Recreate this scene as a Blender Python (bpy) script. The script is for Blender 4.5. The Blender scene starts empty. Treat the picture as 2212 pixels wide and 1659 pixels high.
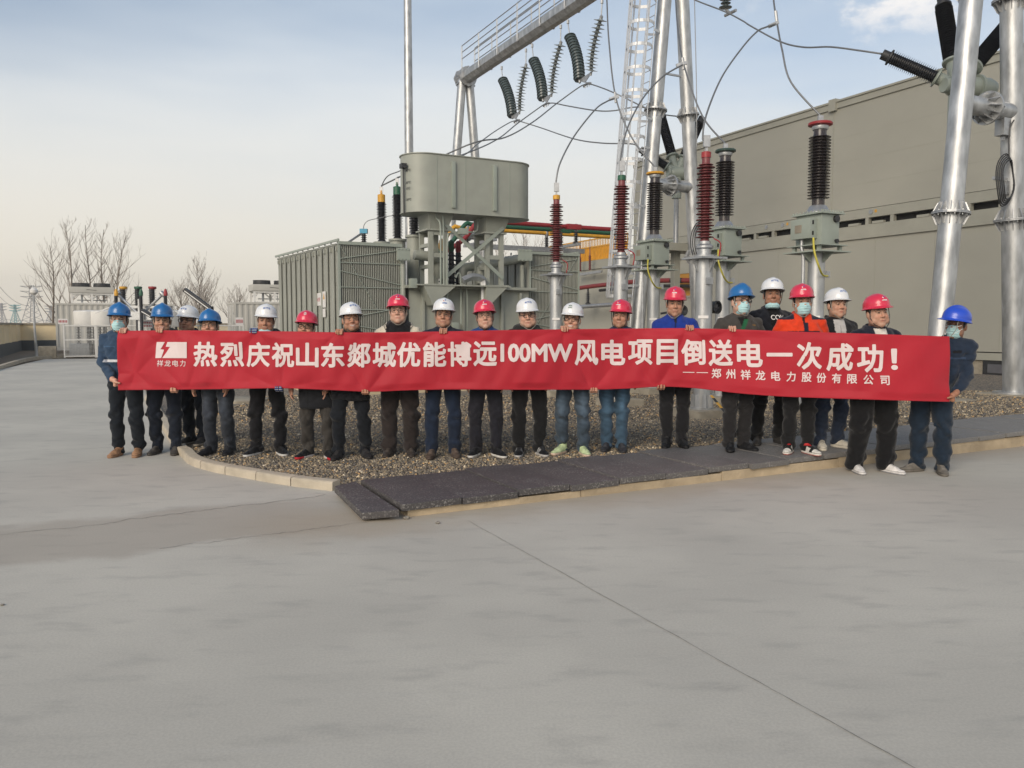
import bpy, bmesh, math, random
import numpy as np
from mathutils import Vector, Matrix

scene = bpy.context.scene
R = math.radians
# ------------------------------------------------------------------ camera
CAMZ = 1.5
FPX, CXP, CYP, HORIZON = 1726.0, 1106.0, 829.5, 702.0      # focal length and horizon in a 2212 px wide frame
PITCH = math.atan((CYP - HORIZON) / FPX)
cam_data = bpy.data.cameras.new('camera')
cam_data.sensor_width = 36.0
cam_data.lens = 36.0 * FPX / 2212.0
cam_data.clip_start = 0.1
cam_data.clip_end = 4000.0
cam = bpy.data.objects.new('camera', cam_data)
scene.collection.objects.link(cam)
cam.location = (0, 0, CAMZ)
cam.rotation_euler = (R(90) - PITCH, 0, 0)
scene.camera = cam

# ------------------------------------------------------------------ light
SUN_EL, SUN_AZ = R(25), R(207)          # behind the camera, to the left, behind thin haze
world = bpy.data.worlds.new('World')
scene.world = world
world.use_nodes = True
wn, wl = world.node_tree.nodes, world.node_tree.links
wn.clear()
def wnode(t, **k):
    n = wn.new(t)
    for a, v in k.items():
        setattr(n, a, v)
    return n
wout = wnode('ShaderNodeOutputWorld')
wbg = wnode('ShaderNodeBackground')
wbg.inputs['Strength'].default_value = 0.108
sky = wnode('ShaderNodeTexSky', sky_type='NISHITA', sun_disc=False, sun_elevation=SUN_EL, sun_rotation=SUN_AZ,
            air_density=1.0, dust_density=1.5, ozone_density=1.6)
wtc = wnode('ShaderNodeTexCoord')
wsep = wnode('ShaderNodeSeparateXYZ')
wl.new(wtc.outputs['Generated'], wsep.inputs[0])
# thin high haze: warm and bright low down, opening to blue overhead
hz_noise = wnode('ShaderNodeTexNoise'); hz_noise.inputs['Scale'].default_value = 1.6; hz_noise.inputs['Detail'].default_value = 4
hz_map = wnode('ShaderNodeMapping'); hz_map.inputs['Scale'].default_value = (0.8, 0.8, 3.6); hz_map.inputs['Rotation'].default_value = (0, R(9), 0)
wl.new(wtc.outputs['Generated'], hz_map.inputs[0]); wl.new(hz_map.outputs[0], hz_noise.inputs['Vector'])
def wmath(op, a, b=None, c=None):
    n = wnode('ShaderNodeMath', operation=op)
    for i, v in enumerate((a, b, c)):
        if v is None: continue
        if isinstance(v, (int, float)): n.inputs[i].default_value = v
        else: wl.new(v, n.inputs[i])
    return n.outputs[0]
h1 = wmath('ADD', wsep.outputs['Z'], wmath('MULTIPLY', wmath('SUBTRACT', hz_noise.outputs['Fac'], 0.5), 0.42))
h1 = wmath('ADD', h1, wmath('MULTIPLY', wsep.outputs['X'], -0.06))
ramp = wnode('ShaderNodeValToRGB')
ramp.color_ramp.interpolation = 'B_SPLINE'
ramp.color_ramp.elements[0].position = 0.0;  ramp.color_ramp.elements[0].color = (0.97, 0.97, 0.97, 1)
ramp.color_ramp.elements[1].position = 0.60; ramp.color_ramp.elements[1].color = (0.10, 0.10, 0.10, 1)
for p, v in ((0.16, 0.96), (0.25, 0.82), (0.32, 0.50), (0.40, 0.24)):
    e = ramp.color_ramp.elements.new(p); e.color = (v, v, v, 1)
wl.new(h1, ramp.inputs[0])
hcol = wnode('ShaderNodeValToRGB')
hcol.color_ramp.elements[0].position = 0.0;  hcol.color_ramp.elements[0].color = (0.66, 0.595, 0.495, 1)
hcol.color_ramp.elements[1].position = 0.55; hcol.color_ramp.elements[1].color = (0.62, 0.73, 0.80, 1)
for p, c in ((0.07, (0.705, 0.655, 0.56, 1)), (0.16, (0.685, 0.665, 0.615, 1)), (0.28, (0.665, 0.685, 0.685, 1))):
    e = hcol.color_ramp.elements.new(p); e.color = c
wl.new(wsep.outputs['Z'], hcol.inputs[0])
hmul = wnode('ShaderNodeVectorMath', operation='SCALE'); hmul.inputs['Scale'].default_value = 10.0
wl.new(hcol.outputs[0], hmul.inputs[0])
hmix = wnode('ShaderNodeMix', data_type='RGBA')
wl.new(ramp.outputs[0], hmix.inputs['Factor']); wl.new(sky.outputs[0], hmix.inputs['A']); wl.new(hmul.outputs[0], hmix.inputs['B'])
# small broken clouds high on the right
cl = wnode('ShaderNodeTexNoise'); cl.inputs['Scale'].default_value = 7.0; cl.inputs['Detail'].default_value = 7; cl.inputs['Roughness'].default_value = 0.6
clm = wnode('ShaderNodeMapping'); clm.inputs['Scale'].default_value = (1, 1, 1.9); clm.inputs['Location'].default_value = (0.33, 0.15, 0.0)
wl.new(wtc.outputs['Generated'], clm.inputs[0]); wl.new(clm.outputs[0], cl.inputs['Vector'])
clr = wnode('ShaderNodeMapRange', interpolation_type='SMOOTHSTEP')
clr.inputs['From Min'].default_value = 0.50; clr.inputs['From Max'].default_value = 0.63
wl.new(cl.outputs['Fac'], clr.inputs[0])
cx = wnode('ShaderNodeMapRange', interpolation_type='SMOOTHSTEP'); cx.inputs['From Min'].default_value = 0.20; cx.inputs['From Max'].default_value = 0.36
wl.new(wsep.outputs['X'], cx.inputs[0])
cz = wnode('ShaderNodeMapRange', interpolation_type='SMOOTHSTEP'); cz.inputs['From Min'].default_value = 0.27; cz.inputs['From Max'].default_value = 0.34
wl.new(wsep.outputs['Z'], cz.inputs[0])
cmask = wmath('MULTIPLY', wmath('MULTIPLY', clr.outputs[0], wmath('MULTIPLY', cx.outputs[0], cz.outputs[0])), 0.8)
cmix = wnode('ShaderNodeMix', data_type='RGBA'); cmix.inputs['B'].default_value = (8.3, 7.9, 7.5, 1)
wl.new(cmask, cmix.inputs['Factor']); wl.new(hmix.outputs['Result'], cmix.inputs['A'])
wl.new(cmix.outputs['Result'], wbg.inputs['Color'])
wl.new(wbg.outputs[0], wout.inputs[0])

sun_d = bpy.data.lights.new('sun', 'SUN')
sun_d.energy = 2.0
sun_d.angle = R(34)
sun_d.color = (1.0, 0.88, 0.72)
sun = bpy.data.objects.new('sun', sun_d)
scene.collection.objects.link(sun)
to_sun = Vector((math.sin(SUN_AZ) * math.cos(SUN_EL), math.cos(SUN_AZ) * math.cos(SUN_EL), math.sin(SUN_EL)))
sun.rotation_euler = to_sun.to_track_quat('Z', 'Y').to_euler()
sun.location = to_sun * 50

scene.view_settings.view_transform = 'Standard'
scene.view_settings.look = 'None'
scene.view_settings.exposure = 0.30
scene.view_settings.gamma = 1.0
scene.render.engine = 'CYCLES'
scene.cycles.use_denoising = True
scene.cycles.max_bounces = 6

# ------------------------------------------------------------------ frame -> world helpers
cp, sp = math.cos(PITCH), math.sin(PITCH)
def ray(px, py):
    u, v = (px - CXP) / FPX, -(py - CYP) / FPX
    return Vector((u, cp + v * sp, -sp + v * cp))
def pix(px, py, Y):
    d = ray(px, py)
    return Vector((0, 0, CAMZ)) + d * (Y / d.y)
def gnd(px, py, z=0.0):
    d = ray(px, py)
    return Vector((0, 0, CAMZ)) + d * ((z - CAMZ) / d.z)
E1 = Vector((0.89, 0.456, 0)).normalized()       # along the cable trench
E2 = Vector((-E1.y, E1.x, 0))                    # across it, away from the camera
def S(a, b, z=0.0):
    return E1 * a + E2 * b + Vector((0, 0, z))
def to_s(p):
    return p.dot(E1), p.dot(E2), p.z
def on_a(px, py, a):
    d = ray(px, py)
    o = Vector((0, 0, CAMZ))
    return o + d * ((a - o.dot(E1)) / d.dot(E1))
def on_b(px, py, b):
    d = ray(px, py)
    o = Vector((0, 0, CAMZ))
    return o + d * ((b - o.dot(E2)) / d.dot(E2))
SITE = Matrix(((E1.x, E2.x, 0, 0), (E1.y, E2.y, 0, 0), (0, 0, 1, 0), (0, 0, 0, 1)))

# ------------------------------------------------------------------ materials
MATS = {}
def new_mat(name):
    m = bpy.data.materials.new(name)
    m.use_nodes = True
    return m, m.node_tree.nodes, m.node_tree.links, m.node_tree.nodes['Principled BSDF']
def lin(r, g, b):
    f = lambda c: c / 12.92 if c <= 0.04045 else ((c + 0.055) / 1.055) ** 2.4
    return (f(r / 255), f(g / 255), f(b / 255))
def mat(name, col, rough=0.6, metal=0.0, var=0.12, scale=6.0, bump=0.0, bscale=60.0, stretch=(1, 1, 1), spec=0.5, coat=0.0):
    if name in MATS: return MATS[name]
    m, n, l, p = new_mat(name)
    tc = n.new('ShaderNodeTexCoord')
    mp = n.new('ShaderNodeMapping'); mp.inputs['Scale'].default_value = stretch
    l.new(tc.outputs['Object'], mp.inputs[0])
    ns = n.new('ShaderNodeTexNoise'); ns.inputs['Scale'].default_value = scale; ns.inputs['Detail'].default_value = 5
    l.new(mp.outputs[0], ns.inputs['Vector'])
    mr = n.new('ShaderNodeMapRange'); mr.inputs['From Min'].default_value = 0.3; mr.inputs['From Max'].default_value = 0.7
    l.new(ns.outputs['Fac'], mr.inputs[0])
    mx = n.new('ShaderNodeMix'); mx.data_type = 'RGBA'
    mx.inputs['A'].default_value = tuple(c * (1 - var) for c in col) + (1,)
    mx.inputs['B'].default_value = tuple(min(1, c * (1 + var)) for c in col) + (1,)
    l.new(mr.outputs[0], mx.inputs['Factor'])
    l.new(mx.outputs['Result'], p.inputs['Base Color'])
    p.inputs['Metallic'].default_value = metal
    p.inputs['Specular IOR Level'].default_value = spec
    p.inputs['Coat Weight'].default_value = coat
    r2 = n.new('ShaderNodeMapRange'); r2.inputs['To Min'].default_value = max(0.05, rough - 0.08); r2.inputs['To Max'].default_value = min(1, rough + 0.08)
    l.new(ns.outputs['Fac'], r2.inputs[0]); l.new(r2.outputs[0], p.inputs['Roughness'])
    if bump > 0:
        nb = n.new('ShaderNodeTexNoise'); nb.inputs['Scale'].default_value = bscale; nb.inputs['Detail'].default_value = 4
        l.new(mp.outputs[0], nb.inputs['Vector'])
        bp = n.new('ShaderNodeBump'); bp.inputs['Strength'].default_value = bump; bp.inputs['Distance'].default_value = 0.02
        l.new(nb.outputs['Fac'], bp.inputs['Height']); l.new(bp.outputs[0], p.inputs['Normal'])
    MATS[name] = m
    return m
def attr_mat(name, rough, var=0.1, scale=40, bump=0.0, bscale=300, spec=0.3, sheen=0.0, sss=0.0, coat=0.0):
    m, n, l, p = new_mat(name)
    at = n.new('ShaderNodeAttribute'); at.attribute_name = 'col'
    tc = n.new('ShaderNodeTexCoord')
    ns = n.new('ShaderNodeTexNoise'); ns.inputs['Scale'].default_value = scale; ns.inputs['Detail'].default_value = 4
    l.new(tc.outputs['Object'], ns.inputs['Vector'])
    mr = n.new('ShaderNodeMapRange'); mr.inputs['From Min'].default_value = 0.3; mr.inputs['From Max'].default_value = 0.7
    mr.inputs['To Min'].default_value = 1 - var; mr.inputs['To Max'].default_value = 1 + var
    l.new(ns.outputs['Fac'], mr.inputs[0])
    sc = n.new('ShaderNodeVectorMath'); sc.operation = 'SCALE'
    l.new(at.outputs['Color'], sc.inputs[0]); l.new(mr.outputs[0], sc.inputs['Scale'])
    l.new(sc.outputs[0], p.inputs['Base Color'])
    p.inputs['Roughness'].default_value = rough
    p.inputs['Specular IOR Level'].default_value = spec
    p.inputs['Sheen Weight'].default_value = sheen
    p.inputs['Coat Weight'].default_value = coat
    if sss:
        p.inputs['Subsurface Weight'].default_value = sss
        p.inputs['Subsurface Radius'].default_value = (0.01, 0.004, 0.002)
        p.inputs['Subsurface Scale'].default_value = 0.4
    if bump > 0:
        nb = n.new('ShaderNodeTexNoise'); nb.inputs['Scale'].default_value = bscale
        l.new(tc.outputs['Object'], nb.inputs['Vector'])
        bp = n.new('ShaderNodeBump'); bp.inputs['Strength'].default_value = bump; bp.inputs['Distance'].default_value = 0.01
        l.new(nb.outputs['Fac'], bp.inputs['Height']); l.new(bp.outputs[0], p.inputs['Normal'])
    MATS[name] = m
    return m
M_GALV = mat('galvanised_steel', (0.43, 0.44, 0.445), 0.46, 0.72, 0.30, 7.0, 0.10, 45, (1, 1, 0.35))
M_GALV2 = mat('galvanised_strip', (0.42, 0.43, 0.44), 0.46, 0.75, 0.15, 14.0)
M_PAINT = mat('grey_green_paint', (0.30, 0.315, 0.275), 0.45, 0.0, 0.07, 3.0, 0.04, 20)
M_PAINT2 = mat('pale_green_paint', (0.28, 0.315, 0.275), 0.42, 0.0, 0.06, 4.0, 0.03, 25)
M_FIN = mat('radiator_paint', (0.32, 0.33, 0.29), 0.5, 0.0, 0.12, 3.0, 0.05, 12, (1, 1, 0.3))
M_PORC = mat('dark_brown_glaze', (0.030, 0.022, 0.022), 0.30, 0.0, 0.2, 12, spec=0.6)
M_PORCB = mat('black_rubber_shed', (0.022, 0.024, 0.030), 0.42, 0.0, 0.2, 12)
M_REDINS = mat('red_brown_rubber_shed', (0.165, 0.034, 0.036), 0.45, 0.0, 0.15, 12)
M_DISC = mat('grey_green_disc', (0.055, 0.075, 0.078), 0.32, 0.0, 0.15, 8, spec=0.6)
M_DISCL = mat('pale_grey_disc', (0.22, 0.245, 0.25), 0.35, 0.0, 0.12, 8)
M_DARK = mat('dark_steel', (0.035, 0.036, 0.038), 0.5, 0.3, 0.2, 10)
M_BLACK = mat('black_void', (0.012, 0.012, 0.012), 0.8, 0.0, 0.2, 10)
M_CAGE = mat('bright_galvanised_bar', (0.60, 0.61, 0.62), 0.45, 0.35, 0.12, 14.0)
M_WIRE = mat('aluminium_strand', (0.20, 0.205, 0.21), 0.5, 0.6, 0.15, 20)
M_RED = mat('red_phase_paint', (0.30, 0.025, 0.03), 0.45, 0.0, 0.12, 6)
M_GRN = mat('green_phase_paint', (0.02, 0.10, 0.055), 0.45, 0.0, 0.12, 6)
M_YEL = mat('yellow_phase_paint', (0.62, 0.32, 0.03), 0.45, 0.0, 0.12, 6)
M_YRAIL = mat('yellow_rail_paint', (0.66, 0.33, 0.03), 0.5, 0.0, 0.1, 6)
M_ORANGE = mat('orange_panel', (0.42, 0.20, 0.025), 0.5, 0.0, 0.1, 3)
M_WALLG = mat('building_cladding', (0.345, 0.337, 0.288), 0.55, 0.0, 0.05, 0.5, 0.03, 6, (1, 1, 1.6))
M_WALLT = mat('building_trim', (0.325, 0.32, 0.27), 0.5, 0.0, 0.06, 2)
M_CONC = mat('footing_concrete', (0.30, 0.265, 0.205), 0.9, 0.0, 0.22, 7, 0.35, 60)
M_CONT = mat('container_paint', (0.47, 0.46, 0.42), 0.5, 0.0, 0.06, 2)
M_WHITE = mat('white_paint', (0.68, 0.67, 0.64), 0.45, 0.0, 0.05, 5)
M_SIGN = mat('white_sign', (0.72, 0.70, 0.68), 0.4, 0.0, 0.04, 5)
M_SIGNR = mat('red_sign_ink', (0.45, 0.05, 0.06), 0.5, 0.0, 0.05, 5)
M_SIGNB = mat('black_sign_ink', (0.03, 0.03, 0.035), 0.5, 0.0, 0.05, 5)
M_BLUEINK = mat('blue_ink', (0.03, 0.12, 0.40), 0.5, 0.0, 0.05, 5)
M_CREAM = mat('cream_render', (0.76, 0.62, 0.39), 0.85, 0.0, 0.10, 1.2, 0.1, 20)
M_NAVYBAND = mat('dark_wall_base', (0.055, 0.065, 0.07), 0.8, 0.0, 0.12, 2)
M_BARK = mat('winter_bark', (0.15, 0.125, 0.10), 0.9, 0.0, 0.2, 3)
M_CYAN = mat('blue_cap', (0.06, 0.30, 0.45), 0.45)
M_LENS = mat('lamp_glass', (0.02, 0.02, 0.025), 0.1, 0.0, 0.1, 5)

# ------------------------------------------------------------------ object helpers
def tag(o, label=None, cat=None, group=None, kind=None):
    if label: o['label'] = label
    if cat: o['category'] = cat
    if group: o['group'] = group
    if kind: o['kind'] = kind
    return o
def empty(name, loc, label=None, cat=None, group=None):
    o = bpy.data.objects.new(name, None)
    o.empty_display_size = 0.2
    scene.collection.objects.link(o)
    o.location = loc
    return tag(o, label, cat, group)
def link_mesh(name, me, parent=None, world_coords=True):
    o = bpy.data.objects.new(name, me)
    scene.collection.objects.link(o)
    if parent is not None:
        o.parent = parent
    return o
def wloc(o):
    v = Vector(o.location)
    while o.parent is not None:
        o = o.parent
        v = v + Vector(o.location)
    return v
def copy_tree(o, parent=None):
    c = o.copy()
    scene.collection.objects.link(c)
    c.parent = parent
    for ch in list(o.children):
        copy_tree(ch, c)
    return c
class MB:
    """collects shapes given in world coordinates (or through M) and links them as one mesh object"""
    def __init__(self, M=None):
        self.v, self.f, self.M = [], [], M
    def add(self, vs, fs):
        o = len(self.v)
        if self.M is not None:
            vs = [self.M @ Vector(p) for p in vs]
        self.v += [tuple(p) for p in vs]
        self.f += [tuple(i + o for i in f) for f in fs]
        return self
    def box(self, c, s, rot=None):
        x, y, z = s[0] / 2, s[1] / 2, s[2] / 2
        vs = [Vector((i * x, j * y, k * z)) for k in (-1, 1) for j in (-1, 1) for i in (-1, 1)]
        if rot is not None: vs = [rot @ p for p in vs]
        vs = [p + Vector(c) for p in vs]
        return self.add(vs, [(0, 2, 3, 1), (4, 5, 7, 6), (0, 1, 5, 4), (2, 6, 7, 3), (0, 4, 6, 2), (1, 3, 7, 5)])
    def box2(self, lo, hi):
        return self.box([(a + b) / 2 for a, b in zip(lo, hi)], [abs(b - a) for a, b in zip(lo, hi)])
    def bar(self, p0, p1, w, h, up=(0, 0, 1)):
        p0, p1 = Vector(p0), Vector(p1)
        d = (p1 - p0); L = d.length; d.normalize()
        upv = Vector(up)
        if abs(d.dot(upv)) > 0.98: upv = Vector((1, 0, 0)) if abs(d.x) < 0.9 else Vector((0, 1, 0))
        s = d.cross(upv).normalized(); u = s.cross(d)
        vs = []
        for p in (p0, p1):
            for a, b in ((-1, -1), (1, -1), (1, 1), (-1, 1)):
                vs.append(p + s * (a * w / 2) + u * (b * h / 2))
        return self.add(vs, [(0, 1, 2, 3), (7, 6, 5, 4), (0, 4, 5, 1), (1, 5, 6, 2), (2, 6, 7, 3), (3, 7, 4, 0)])
    def tube(self, pts, r, n=8, caps=True):
        pts = [Vector(p) for p in pts]
        if not hasattr(r, '__len__'): r = [r] * len(pts)
        vs, fs = [], []
        prev = None
        for i, p in enumerate(pts):
            if i == 0: t = pts[1] - p
            elif i == len(pts) - 1: t = p - pts[i - 1]
            else: t = (pts[i + 1] - p).normalized() + (p - pts[i - 1]).normalized()
            t.normalize()
            if prev is None:
                ref = Vector((0, 0, 1)) if abs(t.z) < 0.9 else Vector((1, 0, 0))
                s = t.cross(ref).normalized()
            else:
                s = (prev - t * prev.dot(t)).normalized()
            prev = s
            u = t.cross(s)
            for k in range(n):
                a = 2 * math.pi * k / n
                vs.append(p + (s * math.cos(a) + u * math.sin(a)) * r[i])
        for i in range(len(pts) - 1):
            for k in range(n):
                a, b = i * n + k, i * n + (k + 1) % n
                fs.append((a, b, b + n, a + n))
        if caps:
            fs.append(tuple(range(n - 1, -1, -1)))
            fs.append(tuple((len(pts) - 1) * n + k for k in range(n)))
        return self.add(vs, fs)
    def lathe(self, prof, p0, axis=(0, 0, 1), n=20):
        """prof: (radius, distance along axis)"""
        ax = Vector(axis).normalized()
        ref = Vector((0, 0, 1)) if abs(ax.z) < 0.9 else Vector((1, 0, 0))
        s = ax.cross(ref).normalized(); u = ax.cross(s)
        vs, fs = [], []
        for r, h in prof:
            for k in range(n):
                a = 2 * math.pi * k / n
                vs.append(Vector(p0) + ax * h + (s * math.cos(a) + u * math.sin(a)) * max(r, 1e-4))
        for i in range(len(prof) - 1):
            for k in range(n):
                a, b = i * n + k, i * n + (k + 1) % n
                fs.append((a, b, b + n, a + n))
        fs.append(tuple(range(n - 1, -1, -1)))
        fs.append(tuple((len(prof) - 1) * n + k for k in range(n)))
        return self.add(vs, fs)
    def prism(self, poly, d0, d1):
        """poly: list of world points (planar); extruded from +d0 to +d1 (vectors)"""
        n = len(poly)
        vs = [Vector(p) + Vector(d0) for p in poly] + [Vector(p) + Vector(d1) for p in poly]
        fs = [tuple(range(n - 1, -1, -1)), tuple(range(n, 2 * n))]
        for k in range(n):
            fs.append((k, (k + 1) % n, n + (k + 1) % n, n + k))
        return self.add(vs, fs)
    def build(self, name, m, parent=None, smooth=True, angle=35, bevel=0.0):
        me = bpy.data.meshes.new(name)
        vs = self.v
        org = Vector((0, 0, 0))
        if parent is not None:
            org = wloc(parent)
        elif vs:
            arr = np.array(vs)
            org = Vector(((arr[:, 0].min() + arr[:, 0].max()) / 2, (arr[:, 1].min() + arr[:, 1].max()) / 2, arr[:, 2].min()))
        me.from_pydata([(p[0] - org.x, p[1] - org.y, p[2] - org.z) for p in vs], [], self.f)
        bm = bmesh.new(); bm.from_mesh(me)
        bmesh.ops.recalc_face_normals(bm, faces=bm.faces)
        if bevel > 0:
            es = [e for e in bm.edges if e.is_manifold and e.calc_face_angle(0) > 0.7]
            bmesh.ops.bevel(bm, geom=es, offset=bevel, segments=2, affect='EDGES', profile=0.7, clamp_overlap=True)
        bm.to_mesh(me); bm.free()
        me.materials.append(m)
        if smooth:
            me.shade_smooth()
            me.set_sharp_from_angle(angle=R(angle))
        o = link_mesh(name, me, parent)
        if parent is None:
            o.location = org
        return o
def sheds(r0, r1, r2, z0, z1, n):
    """insulator profile: n big sheds of radius r1 with small ones of r2 between"""
    pr = [(r0, z0)]
    dz = (z1 - z0) / n
    for i in range(n):
        z = z0 + i * dz
        pr += [(r0, z + dz * 0.10), (r1, z + dz * 0.20), (r1 * 0.985, z + dz * 0.27), (r0 * 1.05, z + dz * 0.46)]
        if r2: pr += [(r0, z + dz * 0.58), (r2, z + dz * 0.68), (r2 * 0.985, z + dz * 0.75), (r0 * 1.05, z + dz * 0.92)]
    pr.append((r0, z1))
    return pr
def spline(pts, n=8):
    P = [Vector(p) for p in pts]
    out = []
    for i in range(len(P) - 1):
        a, b = P[max(0, i - 1)], P[i]
        c, d = P[i + 1], P[min(len(P) - 1, i + 2)]
        for k in range(n):
            t = k / n
            out.append(0.5 * ((2 * b) + (c - a) * t + (2 * a - 5 * b + 4 * c - d) * t * t + (3 * b - a - 3 * c + d) * t ** 3))
    out.append(P[-1])
    return out
def text_mesh(s, size=1.0, bold=0.0):
    """lettering as flat 2-D geometry: (N,2) verts centred on 0 and faces, height of one em = size"""
    cu = bpy.data.curves.new('lettering', 'FONT')
    cu.body = s
    cu.size = size
    cu.align_x = 'CENTER'
    cu.align_y = 'CENTER'
    cu.offset = bold * size
    cu.resolution_u = 3
    ob = bpy.data.objects.new('lettering', cu)
    scene.collection.objects.link(ob)
    dg = bpy.context.evaluated_depsgraph_get()
    me = bpy.data.meshes.new_from_object(ob.evaluated_get(dg))
    vs = np.array([v.co[:] for v in me.vertices]).reshape(-1, 3)
    fs = [tuple(p.vertices) for p in me.polygons]
    bpy.data.objects.remove(ob); bpy.data.curves.remove(cu); bpy.data.meshes.remove(me)
    if len(vs):
        vs[:, :2] -= (vs[:, :2].min(0) + vs[:, :2].max(0)) / 2
    return vs, fs
def glyph_mesh(s, bold=0.0, cell=0.022):
    """a character drawn with thick strokes: distance field of the outline, contoured on a fine 2-D grid"""
    vs, fs = text_mesh(s, 1.0, 0.0)
    P2 = vs[:, :2]
    cnt = {}
    for f in fs:
        for a, b in zip(f, f[1:] + f[:1]): cnt[(min(a, b), max(a, b))] = cnt.get((min(a, b), max(a, b)), 0) + 1
    seg = np.array([(P2[a], P2[b]) for (a, b), k in cnt.items() if k == 1])
    m = bold + 2.5 * cell
    lo, hi = P2.min(0) - m, P2.max(0) + m
    gx = np.arange(lo[0], hi[0] + cell, cell); gy = np.arange(lo[1], hi[1] + cell, cell)
    X, Y = np.meshgrid(gx, gy, indexing='ij')
    q = np.stack([X.ravel(), Y.ravel()], 1)
    d = np.full(len(q), 9.0)
    for a, b in seg:
        e = b - a; t = np.clip(((q - a) @ e) / max(1e-12, e @ e), 0, 1)
        d = np.minimum(d, np.hypot(q[:, 0] - a[0] - t * e[0], q[:, 1] - a[1] - t * e[1]))
    ins = np.zeros(len(q), bool)
    for f in fs:
        for k in range(1, len(f) - 1):
            a, b, c = P2[f[0]], P2[f[k]], P2[f[k + 1]]
            s1 = (b[0] - a[0]) * (q[:, 1] - a[1]) - (b[1] - a[1]) * (q[:, 0] - a[0])
            s2 = (c[0] - b[0]) * (q[:, 1] - b[1]) - (c[1] - b[1]) * (q[:, 0] - b[0])
            s3 = (a[0] - c[0]) * (q[:, 1] - c[1]) - (a[1] - c[1]) * (q[:, 0] - c[0])
            ins |= ((s1 >= 0) & (s2 >= 0) & (s3 >= 0)) | ((s1 <= 0) & (s2 <= 0) & (s3 <= 0))
    D = (np.where(ins, -d, d) - bold).reshape(X.shape)
    verts, polys, ids = [], [], {}
    def vid(key, p):
        if key not in ids:
            ids[key] = len(verts); verts.append(p)
        return ids[key]
    for i in range(D.shape[0] - 1):
        for j in range(D.shape[1] - 1):
            c4 = [(i, j), (i + 1, j), (i + 1, j + 1), (i, j + 1)]
            v4 = [D[c] for c in c4]
            if min(v4) >= 0: continue
            poly = []
            for k in range(4):
                c, n_ = c4[k], c4[(k + 1) % 4]; v, w = v4[k], v4[(k + 1) % 4]
                if v < 0: poly.append(vid(c, (gx[c[0]], gy[c[1]])))
                if (v < 0) != (w < 0):
                    t = v / (v - w)
                    poly.append(vid((min(c, n_), max(c, n_)), (gx[c[0]] + t * (gx[n_[0]] - gx[c[0]]), gy[c[1]] + t * (gy[n_[1]] - gy[c[1]]))))
            if len(poly) >= 3: polys.append(tuple(poly))
    V = np.array(verts)
    V = V - (V.min(0) + V.max(0)) / 2
    return V, polys
def write_on(mb, s, c, right, up, height, bold=0.012, off=None):
    vs, fs = text_mesh(s, 1.0, bold)
    if not len(vs): return
    k = height / (vs[:, 1].max() - vs[:, 1].min())
    right, up = Vector(right).normalized(), Vector(up).normalized()
    mb.add([Vector(c) + right * (p[0] * k) + up * (p[1] * k) for p in vs], fs)
# ================================================================== ground
rng = random.Random(7)
nrg = np.random.default_rng(5)
def gz(x):      # top of the gravel
    return min(0.15, max(0.05, 0.05 + 0.0125 * (x + 1)))
def sz(x):      # top of the trench covers
    return min(0.20, max(0.105, 0.105 + 0.0125 * (x + 0.9)))
TR0 = Vector((-0.87, 6.14, 0))
A0, B0 = to_s(TR0)[:2]
TRW = 1.12

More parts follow.
